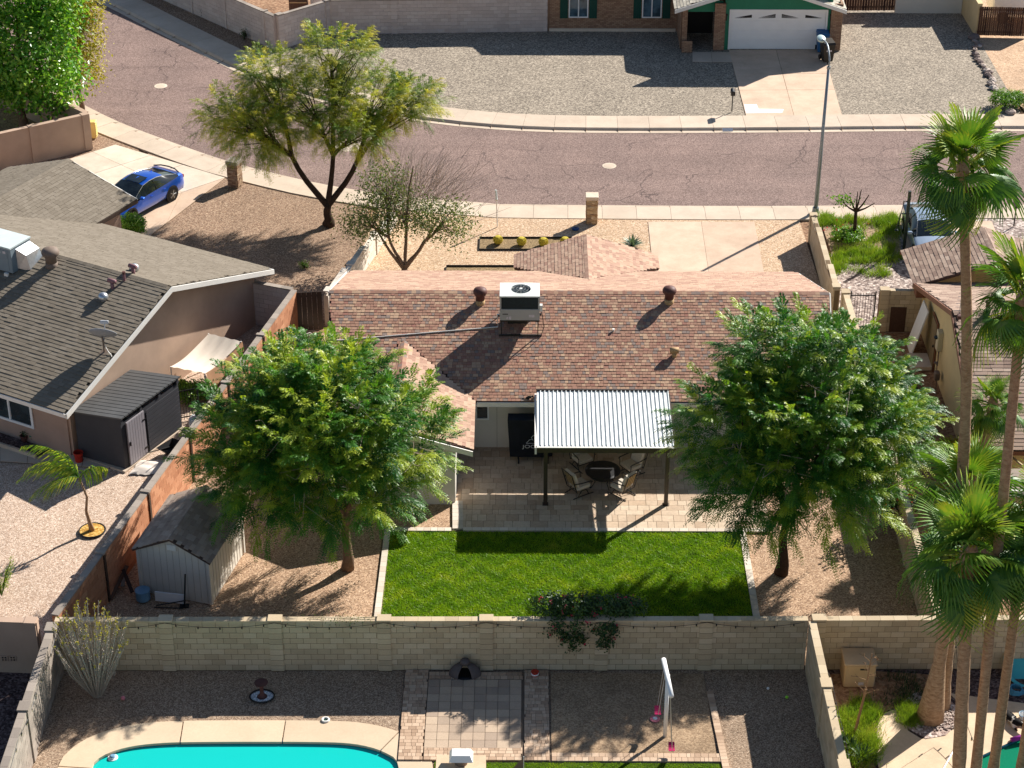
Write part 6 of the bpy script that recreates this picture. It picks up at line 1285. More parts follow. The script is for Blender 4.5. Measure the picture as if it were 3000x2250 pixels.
c=P(570,1255); t=thing('plastic_jug','white plastic container behind the iron fence','container',c); MB().lathe([(.18,0),(.2,.05),(.2,.4),(.14,.48),(.05,.5),(.05,.55),(0,.55)],n=16).build('body',WHITE2,t,smooth=True); MB().lathe([(.06,.54),(.06,.58),(0,.58)],n=10).build('cap',WHITE2,t)
c=P(500,1330); t=thing('wheelbarrow','dark wheelbarrow lying beside the red wall','wheelbarrow',c,R(55)); MB().add([(-.4,-.3,.35),(.4,-.25,.4),(.4,.25,.4),(-.4,.3,.35),(-.2,-.15,.12),(.25,-.12,.14),(.25,.12,.14),(-.2,.15,.12)],[(0,1,5,4),(1,2,6,5),(2,3,7,6),(3,0,4,7),(4,5,6,7)]).build('tray',BLACKP,t)
for s in(-1,1): MB().tube([(.5,s*.05,.15),(-.3,s*.22,.25),(-.9,s*.28,.4)],.018,6).build('handle',BLACK,t)
MB().tube([(.55,-.04,.18),(.55,.04,.18)],.17,14).build('wheel',BLACKP,t)
for u,v,lb,mt in ((98,1293,'green toy pot in the bed under the window',GREEN),(72,1296,'terracotta pot in the bed under the window',RUST)):
    c=P(u,v); t=thing('flower_pot',lb,'pot',c); MB().lathe([(.09,.02),(.13,.26),(.145,.26),(.145,.3),(.11,.3),(.1,.2),(0,.2)],n=14).build('pot',mt,t)
    P_=np.array(tuple(c))+np.array([0,0,.33])+rng.normal(0,.07,(40,3)); npmesh('foliage',leafquads(P_,unit(rng.normal(size=P_.shape)),.09,.4),4,L_DARKB,t,world=True,tone=rng.random(40))
# ================================================================== STREET FURNITURE
RBLUE0=plain('dark_blue_plastic',S(24,60,110),.5,0,.4,.06,3)
GALVP=plain('lamp_galvanised',S(138,146,150),.45,.5,.4,.1,3)
c=P(2389,622); t=thing('street_lamp','tall grey street lamp with curved arm by the tan wall','street lamp',c); zz=PY(2428,195,c.y).z; hx=PY(2410,118,c.y)
tp=PY(2428,195,c.y)-c
MB().tube([(0,0,0),tp*.45,tp*.46,tp],[.10,.085,.075,.06],12).build('pole',GALVP,t,smooth=True); MB().tube([(0,0,0),(0,0,.25)],[.16,.14],12).build('base',GALVP,t)
hd=Vector((hx.x-c.x,1.55,tp.z+.75)); hd=Vector((PY(2408,118,c.y+1.5).x-c.x,1.5,PY(2408,118,c.y+1.5).z)); arm=[tp,tp+Vector((.01,.08,.35)),tp*.5+hd*.5+Vector((.05,-.1,.4)),hd+Vector((.05,-.15,.06)),hd]
MB().tube(cat_rom(arm,4),.04,8).build('arm',GALVP,t,smooth=True); lh=MB().lathe([(.05,.08),(.16,.05),(.2,0),(.17,-.08),(.0,-.1)],tuple(hd+Vector((0,.25,0))),14,1,1.9).build('luminaire',plain('lamp_head',S(176,196,194),.4,.2,.4,.06,3),t,smooth=True)
MB().tube([tp*.985-Vector((0,0,.0)),tp],.085,10).build('collar',GALVP,t)
MB().lathe([(.12,-.1),(.1,-.16),(0,-.18)],tuple(hd+Vector((0,.3,0))),12,1,1.5).build('lens',WHITE,lh)
def mailbox(c,label,mat,h=1.05,lean=0):
    t=thing('mailbox',label,'mailbox',c); MB().tube([(0,0,0),(lean*.5,0,h*.5),(lean,0,h)],.03,6).build('post',mat,t); m=MB(); n=8; L_=.24
    prof=[(-.1,0),(.1,0),(.1,.14)]+[(.1*math.cos(a),.14+.1*math.sin(a)) for a in np.linspace(.4,math.pi-.4,5)]+[(-.1,.14)]
    m.add([(x+lean,-L_,h+z) for x,z in prof]+[(x+lean,L_,h+z) for x,z in prof],[(i,(i+1)%len(prof),len(prof)+(i+1)%len(prof),len(prof)+i) for i in range(len(prof))]+[tuple(range(len(prof)))[::-1],tuple(range(len(prof),2*len(prof)))]); b_=m.build('box',mat,t,recalc=True); MB().bx((lean-.085,-L_-.01,h+.02),(lean+.085,-L_-.001,h+.2)).build('door',mat,b_); MB().bx((lean+.102,0,h+.1),(lean+.112,.02,h+.28)).build('flag',REDP,b_); return t
mailbox(P(2144,327),'black mailbox on a thin post in the far gravel yard',BLACK,.92); mailbox(P(2970,662),'black mailbox on a post behind the tall palm crown',BLACK,.95)
STONE=tint('ledge_stone',[(0,S(150,118,86)),(.3,S(184,154,116)),(.6,S(206,180,142)),(.8,S(130,104,84)),(1,S(222,200,166))],grain=.2,gscale=30)
STONED=tint('brown_ledge_stone',[(0,S(120,92,72)),(.3,S(150,122,98)),(.6,S(170,146,118)),(.8,S(104,84,70)),(1,S(186,166,140))],grain=.2,gscale=30)
def pillar(c,label,st,capm,h=1.15,w_=.46,rz=0):
    t=thing('stone_pillar',label,'pillar',c,rz); MB().bx((-w_/2+.03,-w_/2+.03,-.1),(w_/2-.03,w_/2-.03,h)).build('core',MORT,t); it=[]; z=0
    while z<h-.02:
        hh=random.choice((.05,.07,.09))
        for side in range(4):
            x=-w_/2
            while x<w_/2-.02:
                wd=min(random.uniform(.1,.26),w_/2-x); q=Vector((x+wd/2,-w_/2+random.uniform(0,.02),z+hh/2)); M=rotz(side*math.pi/2); it.append((Vector(c)+rotz(rz)@(M@q),(wd-.008,.07,min(hh,h-z)-.008),rotz(rz)@M)); x+=wd
        z+=hh
    pieces(t,'stone',it,st,200); MB().bx((-w_/2-.05,-w_/2-.05,h),(w_/2+.05,w_/2+.05,h+.16)).build('cap',capm,t,bevel=.01); return t
pillar(P(1733,650),'stacked stone pillar with cream cap beside the sidewalk',STONE,CONC2); pillar(P(690,542),'stacked stone pillar with grey cap beside the neighbour driveway',STONED,GREYC,1.1,.48,R(-20))
c=P(1457,664); t=thing('marker_post','thin white post with a small head in the tan gravel','post',c); MB().tube([(0,0,0),(-.03,0,1.35)],.025,8).build('pole',WHITE,t); MB().tube([(-.03,0,1.3),(-.06,.02,1.75)],[.05,.045],8).build('head',TOPW,t); MB().box((-.03,0,1.3),(.12,.08,.06)).build('bracket',WHITE,t)
c=P(1686,672); t=thing('valve_lid','small dark blue valve lid in the shade of the cream capped pillar','lid',c); MB().lathe([(.16,0),(.17,.05),(.12,.08),(0,.09)],n=14).build('cover',RBLUE0,t); MB().box((0,0,.09),(.1,.03,.03)).build('grip',BLACK,t)
YELP=plain('cream_pedestal',S(216,190,118),.6,0,.3,.06,3); c=P(274,402); t=thing('utility_pedestal','cream utility pedestal at the end of the pink stucco wall','utility box',c); MB().box((0,0,.38),(.36,.36,.76)).build('body',YELP,t,bevel=.03); MB().box((0,0,.79),(.4,.4,.1)).build('lid',YELP,t,bevel=.03)
for k in range(6): MB().box((.185,0,.15+.1*k),(.02,.3,.05)).build('louvre',YELP,t)
def bin_(c,label,mat,lid,rz=0):
    t=thing('wheeled_bin',label,'bin',c,rz); MB().add([(-.24,-.28,.06),(.24,-.28,.06),(.24,.28,.06),(-.24,.28,.06),(-.31,-.36,1.0),(.31,-.36,1.0),(.31,.36,1.0),(-.31,.36,1.0)],[(3,2,1,0),(0,1,5,4),(1,2,6,5),(2,3,7,6),(3,0,4,7),(4,5,6,7)]).build('body',mat,t)
    MB().add([(-.33,-.39,1.0),(.33,-.39,1.0),(.33,.4,1.0),(-.33,.4,1.0),(-.3,-.32,1.09),(.3,-.32,1.09),(.3,.36,1.12),(-.3,.36,1.12)],[(0,1,5,4),(1,2,6,5),(2,3,7,6),(3,0,4,7),(4,5,6,7)]).build('lid',lid,t); MB().tube([(-.25,.42,.98),(.25,.42,.98)],.025,8).build('handle',mat,t)
    for s in(-1,1): MB().tube([(s*.24,.3,.13),(s*.32,.3,.13)],.13,14).build('wheel',BLACKP,t)
    MB().bx((-.14,-.335,.62),(.14,-.325,.7)).build('label_patch',DEC,t)
RBLUE=plain('recycle_blue',S(30,92,140),.5,0,.4,.06,3); BDARK=plain('dark_bin',S(46,40,32),.5,0,.4,.1,3)
bin_(P(2402,152)+Vector((.1,.1,0)),'blue wheeled recycling bin beside the white garage door',RBLUE,RBLUE); bin_(P(2412,176)+Vector((.15,-.1,0)),'dark brown wheeled bin in front of the blue bin',BDARK,BDARK,R(10))
# rock border between the far yards, boulders
ROCKM=tint('boulder',[(0,S(120,104,98)),(.4,S(150,132,122)),(.7,S(176,158,146)),(1,S(196,184,172))],grain=.25,gscale=8,mode='obj')
rocks=[]
for k in range(3):
    m=MB(); m.lathe([(0,-.3),(.6,-.22),(.95,.05),(.8,.45),(.35,.68),(0,.7)],n=9); m.v=[(x*(1+random.gauss(0,.12)),y*(1+random.gauss(0,.12)),z*(1+random.gauss(0,.1))) for x,y,z in m.v]; me=bpy.data.meshes.new('rock'); me.from_pydata(m.v,[],m.f); me.materials.append(ROCKM); rocks.append(me)
line=[(2853,112),(2855,122),(2862,128),(2858,139),(2868,133),(2856,147),(2858,160),(2862,168),(2864,177),(2872,184),(2874,191),(2882,195),(2885,203),(2890,209),(2898,214),(2893,221),(2903,227),(2907,235),(2912,240),(2903,247),(2915,253),(2909,259),(2916,264),(2870,138)]
for k,(u,v) in enumerate(line):
    o=objmesh('border_rock',rocks[k%3]); o.location=P(u,v)+Vector((0,0,.03)); s=random.uniform(.15,.27)*(1.45 if k==0 else 1); o.scale=(s,s*.9,s*.8); o.rotation_euler=(0,0,random.uniform(0,6)); props(o,'rounded stone in the rock line dividing the far gravel yards' if k else 'largest pale stone at the head of the rock line by the wall','rock','stones of the far rock border')
for (u,v,s),lb in zip(((2955,322,.28),(2960,332,.3)),('grey boulder below the round shrub','pinkish boulder at the sidewalk edge below the round shrub')): o=objmesh('boulder',rocks[1]); o.location=P(u,v)+Vector((0,0,.05)); o.scale=(s,s,s*.8); o.rotation_euler=(0,0,s*9); props(o,lb,'rock')
# green garden lamp post with side arm (right front yard)
DGREEN=plain('dark_green_metal',S(34,48,44),.5,.2,.4,.1,4); c=P(2648,728); t=thing('lamp_post','dark green post with a side bracket beside the parked car','post',c); MB().box((0,0,1.35),(.12,.12,2.7)).build('post',DGREEN,t); MB().tube([(-.06,0,2.2),(-.2,0,2.25),(-.3,-.05,1.6),(-.42,-.08,.95)],.03,6).build('side_arm',DGREEN,t); MB().lathe([(.05,0),(.09,.03),(.05,.08),(0,.09)],(-.42,-.08,.88),10).build('hook',DGREEN,t); MB().box((-.12,0,1.65),(.25,.05,.05)).build('bracket',DGREEN,t)
# front bed edging
for a,b,lb in (((1406,697),(1675,732),'long steel edged grit bed with barrel cacti'),((1308,780),(1520,800),'steel edged grit bed against the red roof eave')):
    p=[P(a[0],a[1]),P(b[0],a[1]),P(b[0]+4,b[1]),P(a[0]-2,b[1])]; sheet('grit_bed',[(q.x,q.y) for q in p],-.015,G_mulch); t=thing('bed_edging',lb.replace('grit bed','edging of the grit bed') if False else 'thin black steel edging of the '+('cactus bed' if a[0]>1400 else 'plain grit bed by the roof'),'edging',(p[0]+p[2])/2)
    for i in range(4): board(p[i]+Vector((0,0,.06)),p[(i+1)%4]+Vector((0,0,.06)),.1,.02,BLACK,t,name='edge')
# ================================================================== CARS
CB=N('car_blue'); CB.col(S(8,88,200)); CB.set(.28,.55,.5); CB.b.inputs['Coat Weight'].default_value=1; CB.b.inputs['Coat Roughness'].default_value=.04
CS=N('car_silver'); CS.col(S(150,166,184)); CS.set(.35,.3,.5); CS.b.inputs['Coat Weight'].default_value=1; CS.b.inputs['Coat Roughness'].default_value=.05
CG=glassmat('car_glass',(.008,.012,.014,1),.04); TYRE=plain('tyre',S(22,22,22),.85,0,.2,.1,8); RIM=plain('dark_rim',S(60,58,56),.35,.7,.5,.2,6); RIML=plain('rim_bright',S(170,168,164),.3,.8,.5,.1,6); TAIL=plain('tail_lamp',S(150,20,24),.25,0,.6,.1,5); HEADL=plain('head_lamp',S(206,208,206),.15,.2,.7,.1,8)
def car(label,loc,rz,paint,S_,suv=False):
    t=thing('parked_car',label,'car',loc,rz); st=S_; G=[]
    for x,hw,zb,ze,zc,ye in st:
        half=[(.80*hw,.2),(.96*hw,.3),(hw,.5*(zb)+.08),(hw*.985,zb),(hw*.985*.5+ye*.5+.02,(zb+ze)/2+.01),(ye,ze),(ye*.55,ze*.35+zc*.65),(0,zc)]
        G.append([(x,y,z) for y,z in half]+[(x,-y,z) for y,z in half[-2::-1]])
    n=len(G[0]); m=len(G); parts={'body':[],'windscreen':[],'rear_window':[],'side_window':[]}
    ws,we,rs,re=[i for i,q in enumerate(st) if len(q)>0 and q[0] in (WS[0],WS[1],WS[2],WS[3])] if False else WS
    for i in range(m-1):
        for j in range(n-1):
            f=[(i,j),(i,j+1),(i+1,j+1),(i+1,j)]; k='body'; jj=j if j<7 else n-2-j
            if ws<=i<we and jj>=5: k='windscreen'
            elif rs<=i<re and jj>=5: k='rear_window'
            elif ws<=i<re and jj in (3,4): k='side_window'
            parts[k].append(f)
    for k,fs in parts.items():
        idx={};v=[];F=[]
        for f in fs:
            q=[]
            for a in f:
                if a not in idx: idx[a]=len(v); v.append(G[a[0]][a[1]])
                q.append(idx[a])
            F.append(tuple(q))
        mb=MB().add(v,F)
        if k=='body': mb.add(G[0],[tuple(range(n))]); mb.add(G[-1],[tuple(range(n))[::-1]]); mb.add([G[0][0],G[0][-1],G[-1][-1],G[-1][0]],[(0,1,2,3)])
        mb.build(k,paint if k=='body' else CG,t,smooth=True,recalc=True)
    L_=st[-1][0]; fx,rx=L_*.205,L_*.79
    for x in (fx,rx):
        for s in(-1,1):
            hw=.915; MB().tube([(x,s*(hw-.14),.36),(x,s*(hw+.004),.36)],.395,22).build('wheel_arch',BLACKP,t)
            w_=MB().tube([(x,s*(hw-.2),.335),(x,s*(hw+.015),.335)],.335,24).build('wheel',TYRE,t); MB().tube([(x,s*(hw-.05),.335),(x,s*(hw+.02),.335)],.235,20).build('rim',RIM,w_)
            for k in range(5): a=k*2*math.pi/5; MB().tube([(x,s*(hw+.024),.335),(x+.2*math.cos(a),s*(hw+.026),.335+.2*math.sin(a))],.022,5).build('spoke',RIML,w_)
    for s in(-1,1):
        MB().add([(.02,s*.5,.58),(.04,s*.72,.6),(.3,s*.85,.68),(.3,s*.84,.74),(.1,s*.68,.69)],[(0,1,2,3,4)]).build('headlight',HEADL,t,recalc=True); MB().box((L_-.06,s*.66,.86),(.1,.3,.12)).build('tail_light',TAIL,t)
        mr=MB().box((WSX+.28,s*1.0,.98),(.16,.2,.13)).build('mirror',paint,t,bevel=.03)
        for x in (2.35,3.2): MB().box((x,s*.925,.8),(.16,.03,.035)).build('door_handle',paint,t)
        tr=MB().tube([(x,s*(ye+.012),ze+.0) for x,hw,zb,ze,zc,ye in st[WS[0]:WS[3]+1]],.014,5).build('window_trim',RIML,t)
        for xx in (2.72,): MB().tube([(xx,s*.9,.98),(xx+.05,s*.62,1.33)],.025,5).build('pillar_post',BLACKP,t)
    return t
SED=[(0,.66,.50,.54,.56,.52),(.1,.78,.58,.64,.66,.6),(.45,.87,.70,.76,.79,.70),(.95,.90,.80,.87,.91,.74),(1.35,.905,.87,.93,.97,.75),(1.75,.91,.92,1.15,1.2,.69),(2.15,.915,.94,1.31,1.38,.61),(2.6,.915,.95,1.36,1.43,.59),(3.05,.915,.965,1.35,1.42,.59),(3.5,.915,.98,1.27,1.33,.60),(3.95,.91,1.0,1.14,1.18,.62),(4.3,.89,1.01,1.06,1.08,.68),(4.58,.85,.95,1.03,1.04,.68),(4.7,.78,.8,.88,.9,.6)]
WS=(4,6,9,11); WSX=1.35
wf,wr=P(398.7,650),P(497.8,594); d=(wr-wf); d.z=0; ang=math.atan2(d.y,d.x); side=Vector((-math.sin(ang),math.cos(ang),0)); mid=(wf+wr)/2+side*.9
org=mid-Vector((math.cos(ang),math.sin(ang),0))*(4.7*.4975)
BC=car('bright blue sedan with sunroof parked on the left driveway',(org.x,org.y,.0),ang,CB.m,SED)
MB().add([(2.15,-.42,1.385),(2.7,-.44,1.435),(2.7,.44,1.435),(2.15,.42,1.385)],[(0,1,2,3)]).build('sunroof',CG,BC,recalc=True); MB().tube([(4.45,-.72,1.09),(4.58,-.4,1.13),(4.62,0,1.14),(4.58,.4,1.13),(4.45,.72,1.09)],.03,6).build('spoiler',BLACKP,BC); MB().add([(3.35,-.03,1.36),(3.35,.03,1.36),(3.55,0,1.42),(3.5,0,1.32)],[(0,1,2),(0,2,3),(1,3,2)]).build('antenna_fin',CB.m,BC)
car('silver blue car parked beside the dark green post',(17.3,77.75,0),R(90),CS.m,SED)
# ================================================================== STRING LIGHTS
BULB=plain('bulb_glass',S(190,176,140),.2,0,.5,.1,9)
def lights(label,pts,nb,sag,name='string_lights'):
    t=thing(name,label,'string lights',pts[0]); path=[]; bl=[]
    for a,b in zip(pts,pts[1:]):
        a,b=Vector(a),Vector(b)
        for i in range(11): s=i/10; path.append(a+(b-a)*s-Vector((0,0,sag*4*s*(1-s))))
        for k in range(nb): s=(k+.5)/nb; bl.append(a+(b-a)*s-Vector((0,0,sag*4*s*(1-s))))
    MB().tube(path,.009,4,cap=False).build('wire',BLACK,t,world=True)
    for p in bl:
        s_=MB().tube([p,p-Vector((0,0,.07))],.022,6).build('socket',BLACK,t,world=True); MB().lathe([(.0,-.13),(.018,-.12),(.024,-.1),(.016,-.07)],tuple(p),8).build('bulb',BULB,s_,world=True)
ypil=lambda x:bw0[1]+(bw1[1]-bw0[1])*(x-bw0[0])/(bw1[0]-bw0[0])-.165
xs=[-13.6]+[P(u,1962).x for u in (499,815,1130,1426,1760,2062)]+[8.45]
lights('black string lights swagged along the long tan block wall',[(x,ypil(x)-.02,1.86) for x in xs],5,.17)
lights('string lights hanging along the wall between play yard and palm yard',[(8.6,50.5,1.9),(8.95,47.9,1.86),(9.0,45.5,1.84),(9.05,42.5,1.85)],4,.12)
lights('string lights draped on the left wall of the pool yard',[(-14.1,50.2,1.85),(-14.15,47.6,1.8),(-14.2,45.2,1.82),(-14.2,42,1.82)],4,.2)
pt=P(2724,2106); lights('string lights hung slack beside the stout palm trunk',[(pt.x+.25,pt.y-.1,4.2),(pt.x+.75,pt.y-.4,.8),(pt.x+1.0,pt.y-2.2,.5)],4,.05)
# ================================================================== POOLS
def pool(name,outline,zw,zb,watm,botm,tile,label=None):
    pts=[Vector((p[0],p[1],0)) for p in outline]; n=len(pts)
    MB().add([(p.x,p.y,zb) for p in pts],[tuple(range(n))]).build(name+'_floor',botm,kind='structure',recalc=False)
    w_=MB()
    for i in range(n): a,b=pts[i],pts[(i+1)%n]; w_.add([(a.x,a.y,zb),(b.x,b.y,zb),(b.x,b.y,zw-.05),(a.x,a.y,zw-.05)],[(0,1,2,3)])
    w_.build(name+'_wall',botm,kind='structure')
    ti=[]
    for i in range(n):
        a,b=pts[i],pts[(i+1)%n]; L_=(b-a).length; k=max(1,int(L_/.15)); M=rotz(math.atan2((b-a).y,(b-a).x))
        for j in range(k): ti.append((a+(b-a)*((j+.5)/k)+Vector((0,0,zw+.02)),(L_/k-.008,.03,.12),M))
    tb=thing(name+'_tile_band','dark blue tile band round the '+label,'tile band',sum(pts,Vector())/n); pieces(tb,'tile',ti,tile,300)
    ar=sum(pts[i].x*pts[(i+1)%n].y-pts[(i+1)%n].x*pts[i].y for i in range(n)); pw=pts if ar>0 else pts[::-1]
    MB().add([(p.x,p.y,zw) for p in pw],[tuple(range(n))]).build(name+'_water',watm,kind='structure')
def watermat(name,tr,bs,bsc,body,k=.5):
    q=N(name); t_=q.t; out=t_.nodes['Material Output']; tb=q.n('ShaderNodeBsdfTransparent'); tb.inputs[0].default_value=tr; gl=q.n('ShaderNodeBsdfGlossy'); gl.inputs['Roughness'].default_value=.03
    bp=q.n('ShaderNodeBump'); bp.inputs['Strength'].default_value=bs; bp.inputs['Distance'].default_value=.05; q.l(q.noise(q.pos(),bsc,3,.5),bp.inputs['Height']); q.l(bp.outputs[0],gl.inputs['Normal'])
    fr_=q.n('ShaderNodeFresnel'); fr_.inputs[0].default_value=1.33; q.l(bp.outputs[0],fr_.inputs['Normal']); mx=q.n('ShaderNodeMixShader'); q.l(fr_.outputs[0],mx.inputs[0]); df=q.n('ShaderNodeBsdfDiffuse'); df.inputs[0].default_value=body; m2=q.n('ShaderNodeMixShader'); m2.inputs[0].default_value=k; q.l(tb.outputs[0],m2.inputs[1]); q.l(df.outputs[0],m2.inputs[2]); q.l(m2.outputs[0],mx.inputs[1]); q.l(gl.outputs[0],mx.inputs[2]); q.l(mx.outputs[0],out.inputs[0]); return q
WAT=watermat('pool_water',(.72,.97,.95,1),.08,2.2,S(26,212,202),.7)
PLAS=plain('pool_plaster',S(52,226,220),.6,0,.3,.06,1,'world'); PTILE=tint('pool_tile',[(0,S(14,72,104)),(.5,S(24,96,124)),(1,S(50,120,140))],grain=.05)
top_=[P(u,v) for u,v in ((262,2250),(284,2220),(330,2197),(395,2181),(470,2173),(560,2170),(750,2169),(930,2170),(1025,2174),(1094,2187),(1144,2208),(1172,2238))]
out=[(p.x,p.y) for p in cat_rom(top_,3)]; out=[(-12.6,44),]+out+[(-3.45,44.5),(-3.5,38),(-12.6,38)]
pool('pool',out,-.10,-.42,WAT.m,PLAS,PTILE,'turquoise pool')
# deck slabs between pool edge and deck edge
inn=resample(cat_rom([Vector((-12.6,40,0)),Vector((-12.6,44,0))]+top_+[Vector((-3.45,44.5,0)),Vector((-3.45,40,0))],5),.25)
ded=MB(); ow=offset(inn,.92); dk=MB()
for i in range(len(inn)-1): dk.add([(inn[i].x,inn[i].y,-.1),(inn[i+1].x,inn[i+1].y,-.1),(ow[i+1].x,ow[i+1].y,-.1),(ow[i].x,ow[i].y,-.1)],[(0,1,2,3)])
dko=dk.build('pool_deck',WHITE,kind='structure'); cuts=[0]; acc=0
for i in range(1,len(inn)):
    acc+=(inn[i]-inn[i-1]).length
    if acc>2.9: cuts.append(i); acc=0
cuts.append(len(inn)-1)
for a,b in zip(cuts,cuts[1:]):
    A=inn[a:b+1]; B=ow[a:b+1]; e=.02
    A=[A[0]+(A[1]-A[0]).normalized()*e]+A[1:-1]+[A[-1]-(A[-1]-A[-2]).normalized()*e]; B=[B[0]+(B[1]-B[0]).normalized()*e]+B[1:-1]+[B[-1]-(B[-1]-B[-2]).normalized()*e]; m=MB(); n=len(A)
    inn2=[p-(q-p).normalized()*.06 for p,q in zip(A,B)]
    vs=[(p.x,p.y,.0) for p in inn2]+[(q.x,q.y,.0) for q in B]+[(p.x,p.y,-.08) for p in inn2]+[(q.x,q.y,-.08) for q in B]
    m.add(vs,[(i,i+1,n+i+1,n+i) for i in range(n-1)]+[(2*n+i+1,2*n+i,i,i+1) for i in range(n-1)]+[(n+i,n+i+1,3*n+i+1,3*n+i) for i in range(n-1)]+[(0,n,3*n,2*n),(2*n-1,n-1,3*n-1,4*n-1)]); m.build('slab',DECK,dko,world=True,recalc=True)
c=P(331,2222,-.12); t=thing('chlorine_float','white floating chlorinator in the turquoise pool','float',c); MB().lathe([(.0,-.06),(.1,-.05),(.15,0),(.15,.04),(.09,.05),(.09,.09),(0,.1)],n=16).build('body',WHITE2,t,smooth=False); MB().lathe([(.1,.09),(.06,.12),(0,.12)],n=12).build('cap',BLUEP,t)
c=P(954,2110); t=thing('drain_ring','small pale ring drain beside the pool deck','drain',c); MB().tube([(.1*math.cos(i*math.pi/8),.1*math.sin(i*math.pi/8),.02) for i in range(17)],.035,6,cap=False).build('ring',WHITE,t); MB().lathe([(.08,0),(.08,.01),(0,.012)],n=12).build('grate',GREEND,t)
# right pool, pool edge, deck path
WAT2=watermat('green_pool_water',(.5,.9,.7,1),.3,4,S(24,150,110),.55)
PLAS2=plain('green_plaster',S(40,180,130),.6,0,.3,.25,3,'world')
e0,e1=P(3010,2150),P(2868,2212); out=[(e1.x,e1.y),(e0.x,e0.y),(16.4,48.0),(16.4,38),(12.9,38),(12.85,45.4)]
out=[(12.78,44.0),(12.95,46.3),(13.3,46.75),(e0.x,e0.y),(16.4,47.8),(16.4,38),(12.78,38)]
pool('side_pool',out,-.1,-.5,WAT2.m,PLAS2,PTILE,'green side pool')
PATHM=concrete('side_deck',S(214,190,160),stain=.3)
def fill(name,pts,z,mat): sheet(name,[(p.x,p.y) for p in pts],z,mat)
fill('side_deck',pp((2575,2250),(2560,2200),(2568,2130),(2590,2090),(2630,2075),(2650,2090),(2660,2140),(2700,2165),(2770,2150),(2830,2110),(2800,2050),(2780,2030),(2850,2040),(3000,2060),(3060,2120))+[Vector((16.6,47.8,0)),P(3010,2150),Vector((13.3,46.75,0)),Vector((12.95,46.3,0)),Vector((12.75,44.0,0)),Vector((12.75,38,0)),Vector((9.3,38,0))],.0,PATHM)
PEB=gravel('pebbles',[(0,S(104,84,78)),(.4,S(152,130,120)),(.75,S(184,164,152)),(1,S(220,206,196))],.07,.1,1.0)
fill('pebble_ring',pp((2640,2060),(2680,2030),(2760,2030),(2808,2075),(2806,2120),(2770,2155),(2712,2165),(2660,2135)),.012,PEB)
fill('side_soil',pp((2440,2060),(2430,1975),(2560,1965),(2720,1975),(2790,2020),(2700,2035),(2640,2065),(2590,2085),(2560,2150),(2565,2250),(2480,2250)),-.01,G_dirt)
# pebbles as stones
pb=[];
for k in range(420):
    a=random.uniform(0,6.28); r_=random.uniform(.25,.85); q=P(2735,2105)+Vector((math.cos(a)*r_*.95,math.sin(a)*r_*.7,.03)); s=random.uniform(.03,.06); pb.append((q,(s,s*.8,s*.6),rotz(a*3)))
tp_=thing('pebble_bed','loose rounded pebbles round the stout palm','pebbles',P(2735,2105)); pieces(tp_,'pebble',pb,ROCKM,300)
c=P(2508,1988); c2=P(2470,2000); PUMP=plain('pump_box_tan',S(196,168,132),.75,0,.3,.1,2); t=thing('pump_box','tan pool pump enclosure under the block wall','pump box',P(2515,2012)+Vector((0,.35,0)))
MB().box((0,.0,.42),(.95,.8,.84)).build('body',PUMP,t,bevel=.04); MB().box((0,0,.86),(1.0,.86,.06)).build('lid',PUMP,t,bevel=.02); MB().box((.1,-.405,.7),(.22,.02,.05)).build('slot',BLACK,t); MB().box((.05,-.405,.16),(.16,.02,.1)).build('label_plate',DEC,t)
TEAL=plain('teal_plastic',S(70,176,184),.5,0,.4,.06,3); c=P(2985,1985); t=thing('wading_pool','teal plastic wading pool tilted against the block wall','wading pool',c+Vector((.3,.3,.25)))
Mx=Matrix.Rotation(R(40),3,'X'); m=MB(); m.lathe([(0,.02),(.62,.0),(.7,.22),(.8,.26),(.8,.2),(.74,.17),(.66,-.04),(0,-.02)],n=28); m.v=[tuple(Mx@Vector(v)) for v in m.v]; m.build('shell',TEAL,t); 
for k,(u,v,lb) in enumerate(((2975,2030,'blue hose heap beside the wading pool'),)):
    c=P(u,v); t=thing('hose_heap',lb,'hose',c); MB().tube([(.28*math.cos(i*.7)*(1-.01*i),.2*math.sin(i*.7),.03+.004*i) for i in range(44)],.022,6).build('coil',plain('blue_hose',S(60,130,160),.5,0,.4,.1,3),t)
PURP=plain('purple_foam',S(150,50,150),.8,0,.2,.08,3); c=P(2985,2165); t=thing('pool_noodle','purple foam float at the edge of the green pool','pool float',c); MB().tube([(-.25,-.1,.05),(.1,.02,.06),(.5,.14,.05)],.07,10).build('foam',PURP,t,smooth=True)
c=P(2892,2205,-.12); t=thing('pool_float','small white float in the green pool','float',c); MB().lathe([(0,-.04),(.09,-.03),(.12,.01),(.08,.05),(0,.06)],n=14).build('body',WHITE2,t,smooth=True); MB().lathe([(.05,.05),(.03,.08),(0,.08)],n=10).build('cap',BLUEP,t)
# white pole across the deck (net pole)
a,b=P(2755,2250),P(2800,2190); o=MB().tube([(a.x-.1,a.y-.4,.04),(b.x,b.y,.06)],.025,8).build('net_pole',WHITE2); props(o,'white pool net pole lying on the pale side deck','pole')
c=P(2998,2105); t=thing('deck_basket','small pale basket with blue rim on the side deck','basket',c); MB().lathe([(.1,0),(.14,.16),(.15,.16),(.13,.02),(0,.02)],n=14).build('body',WHITE2,t); MB().tube([(.145*math.cos(i*math.pi/8),.145*math.sin(i*math.pi/8),.17) for i in range(17)],.014,5,cap=False).build('rim',BLUEP,t)
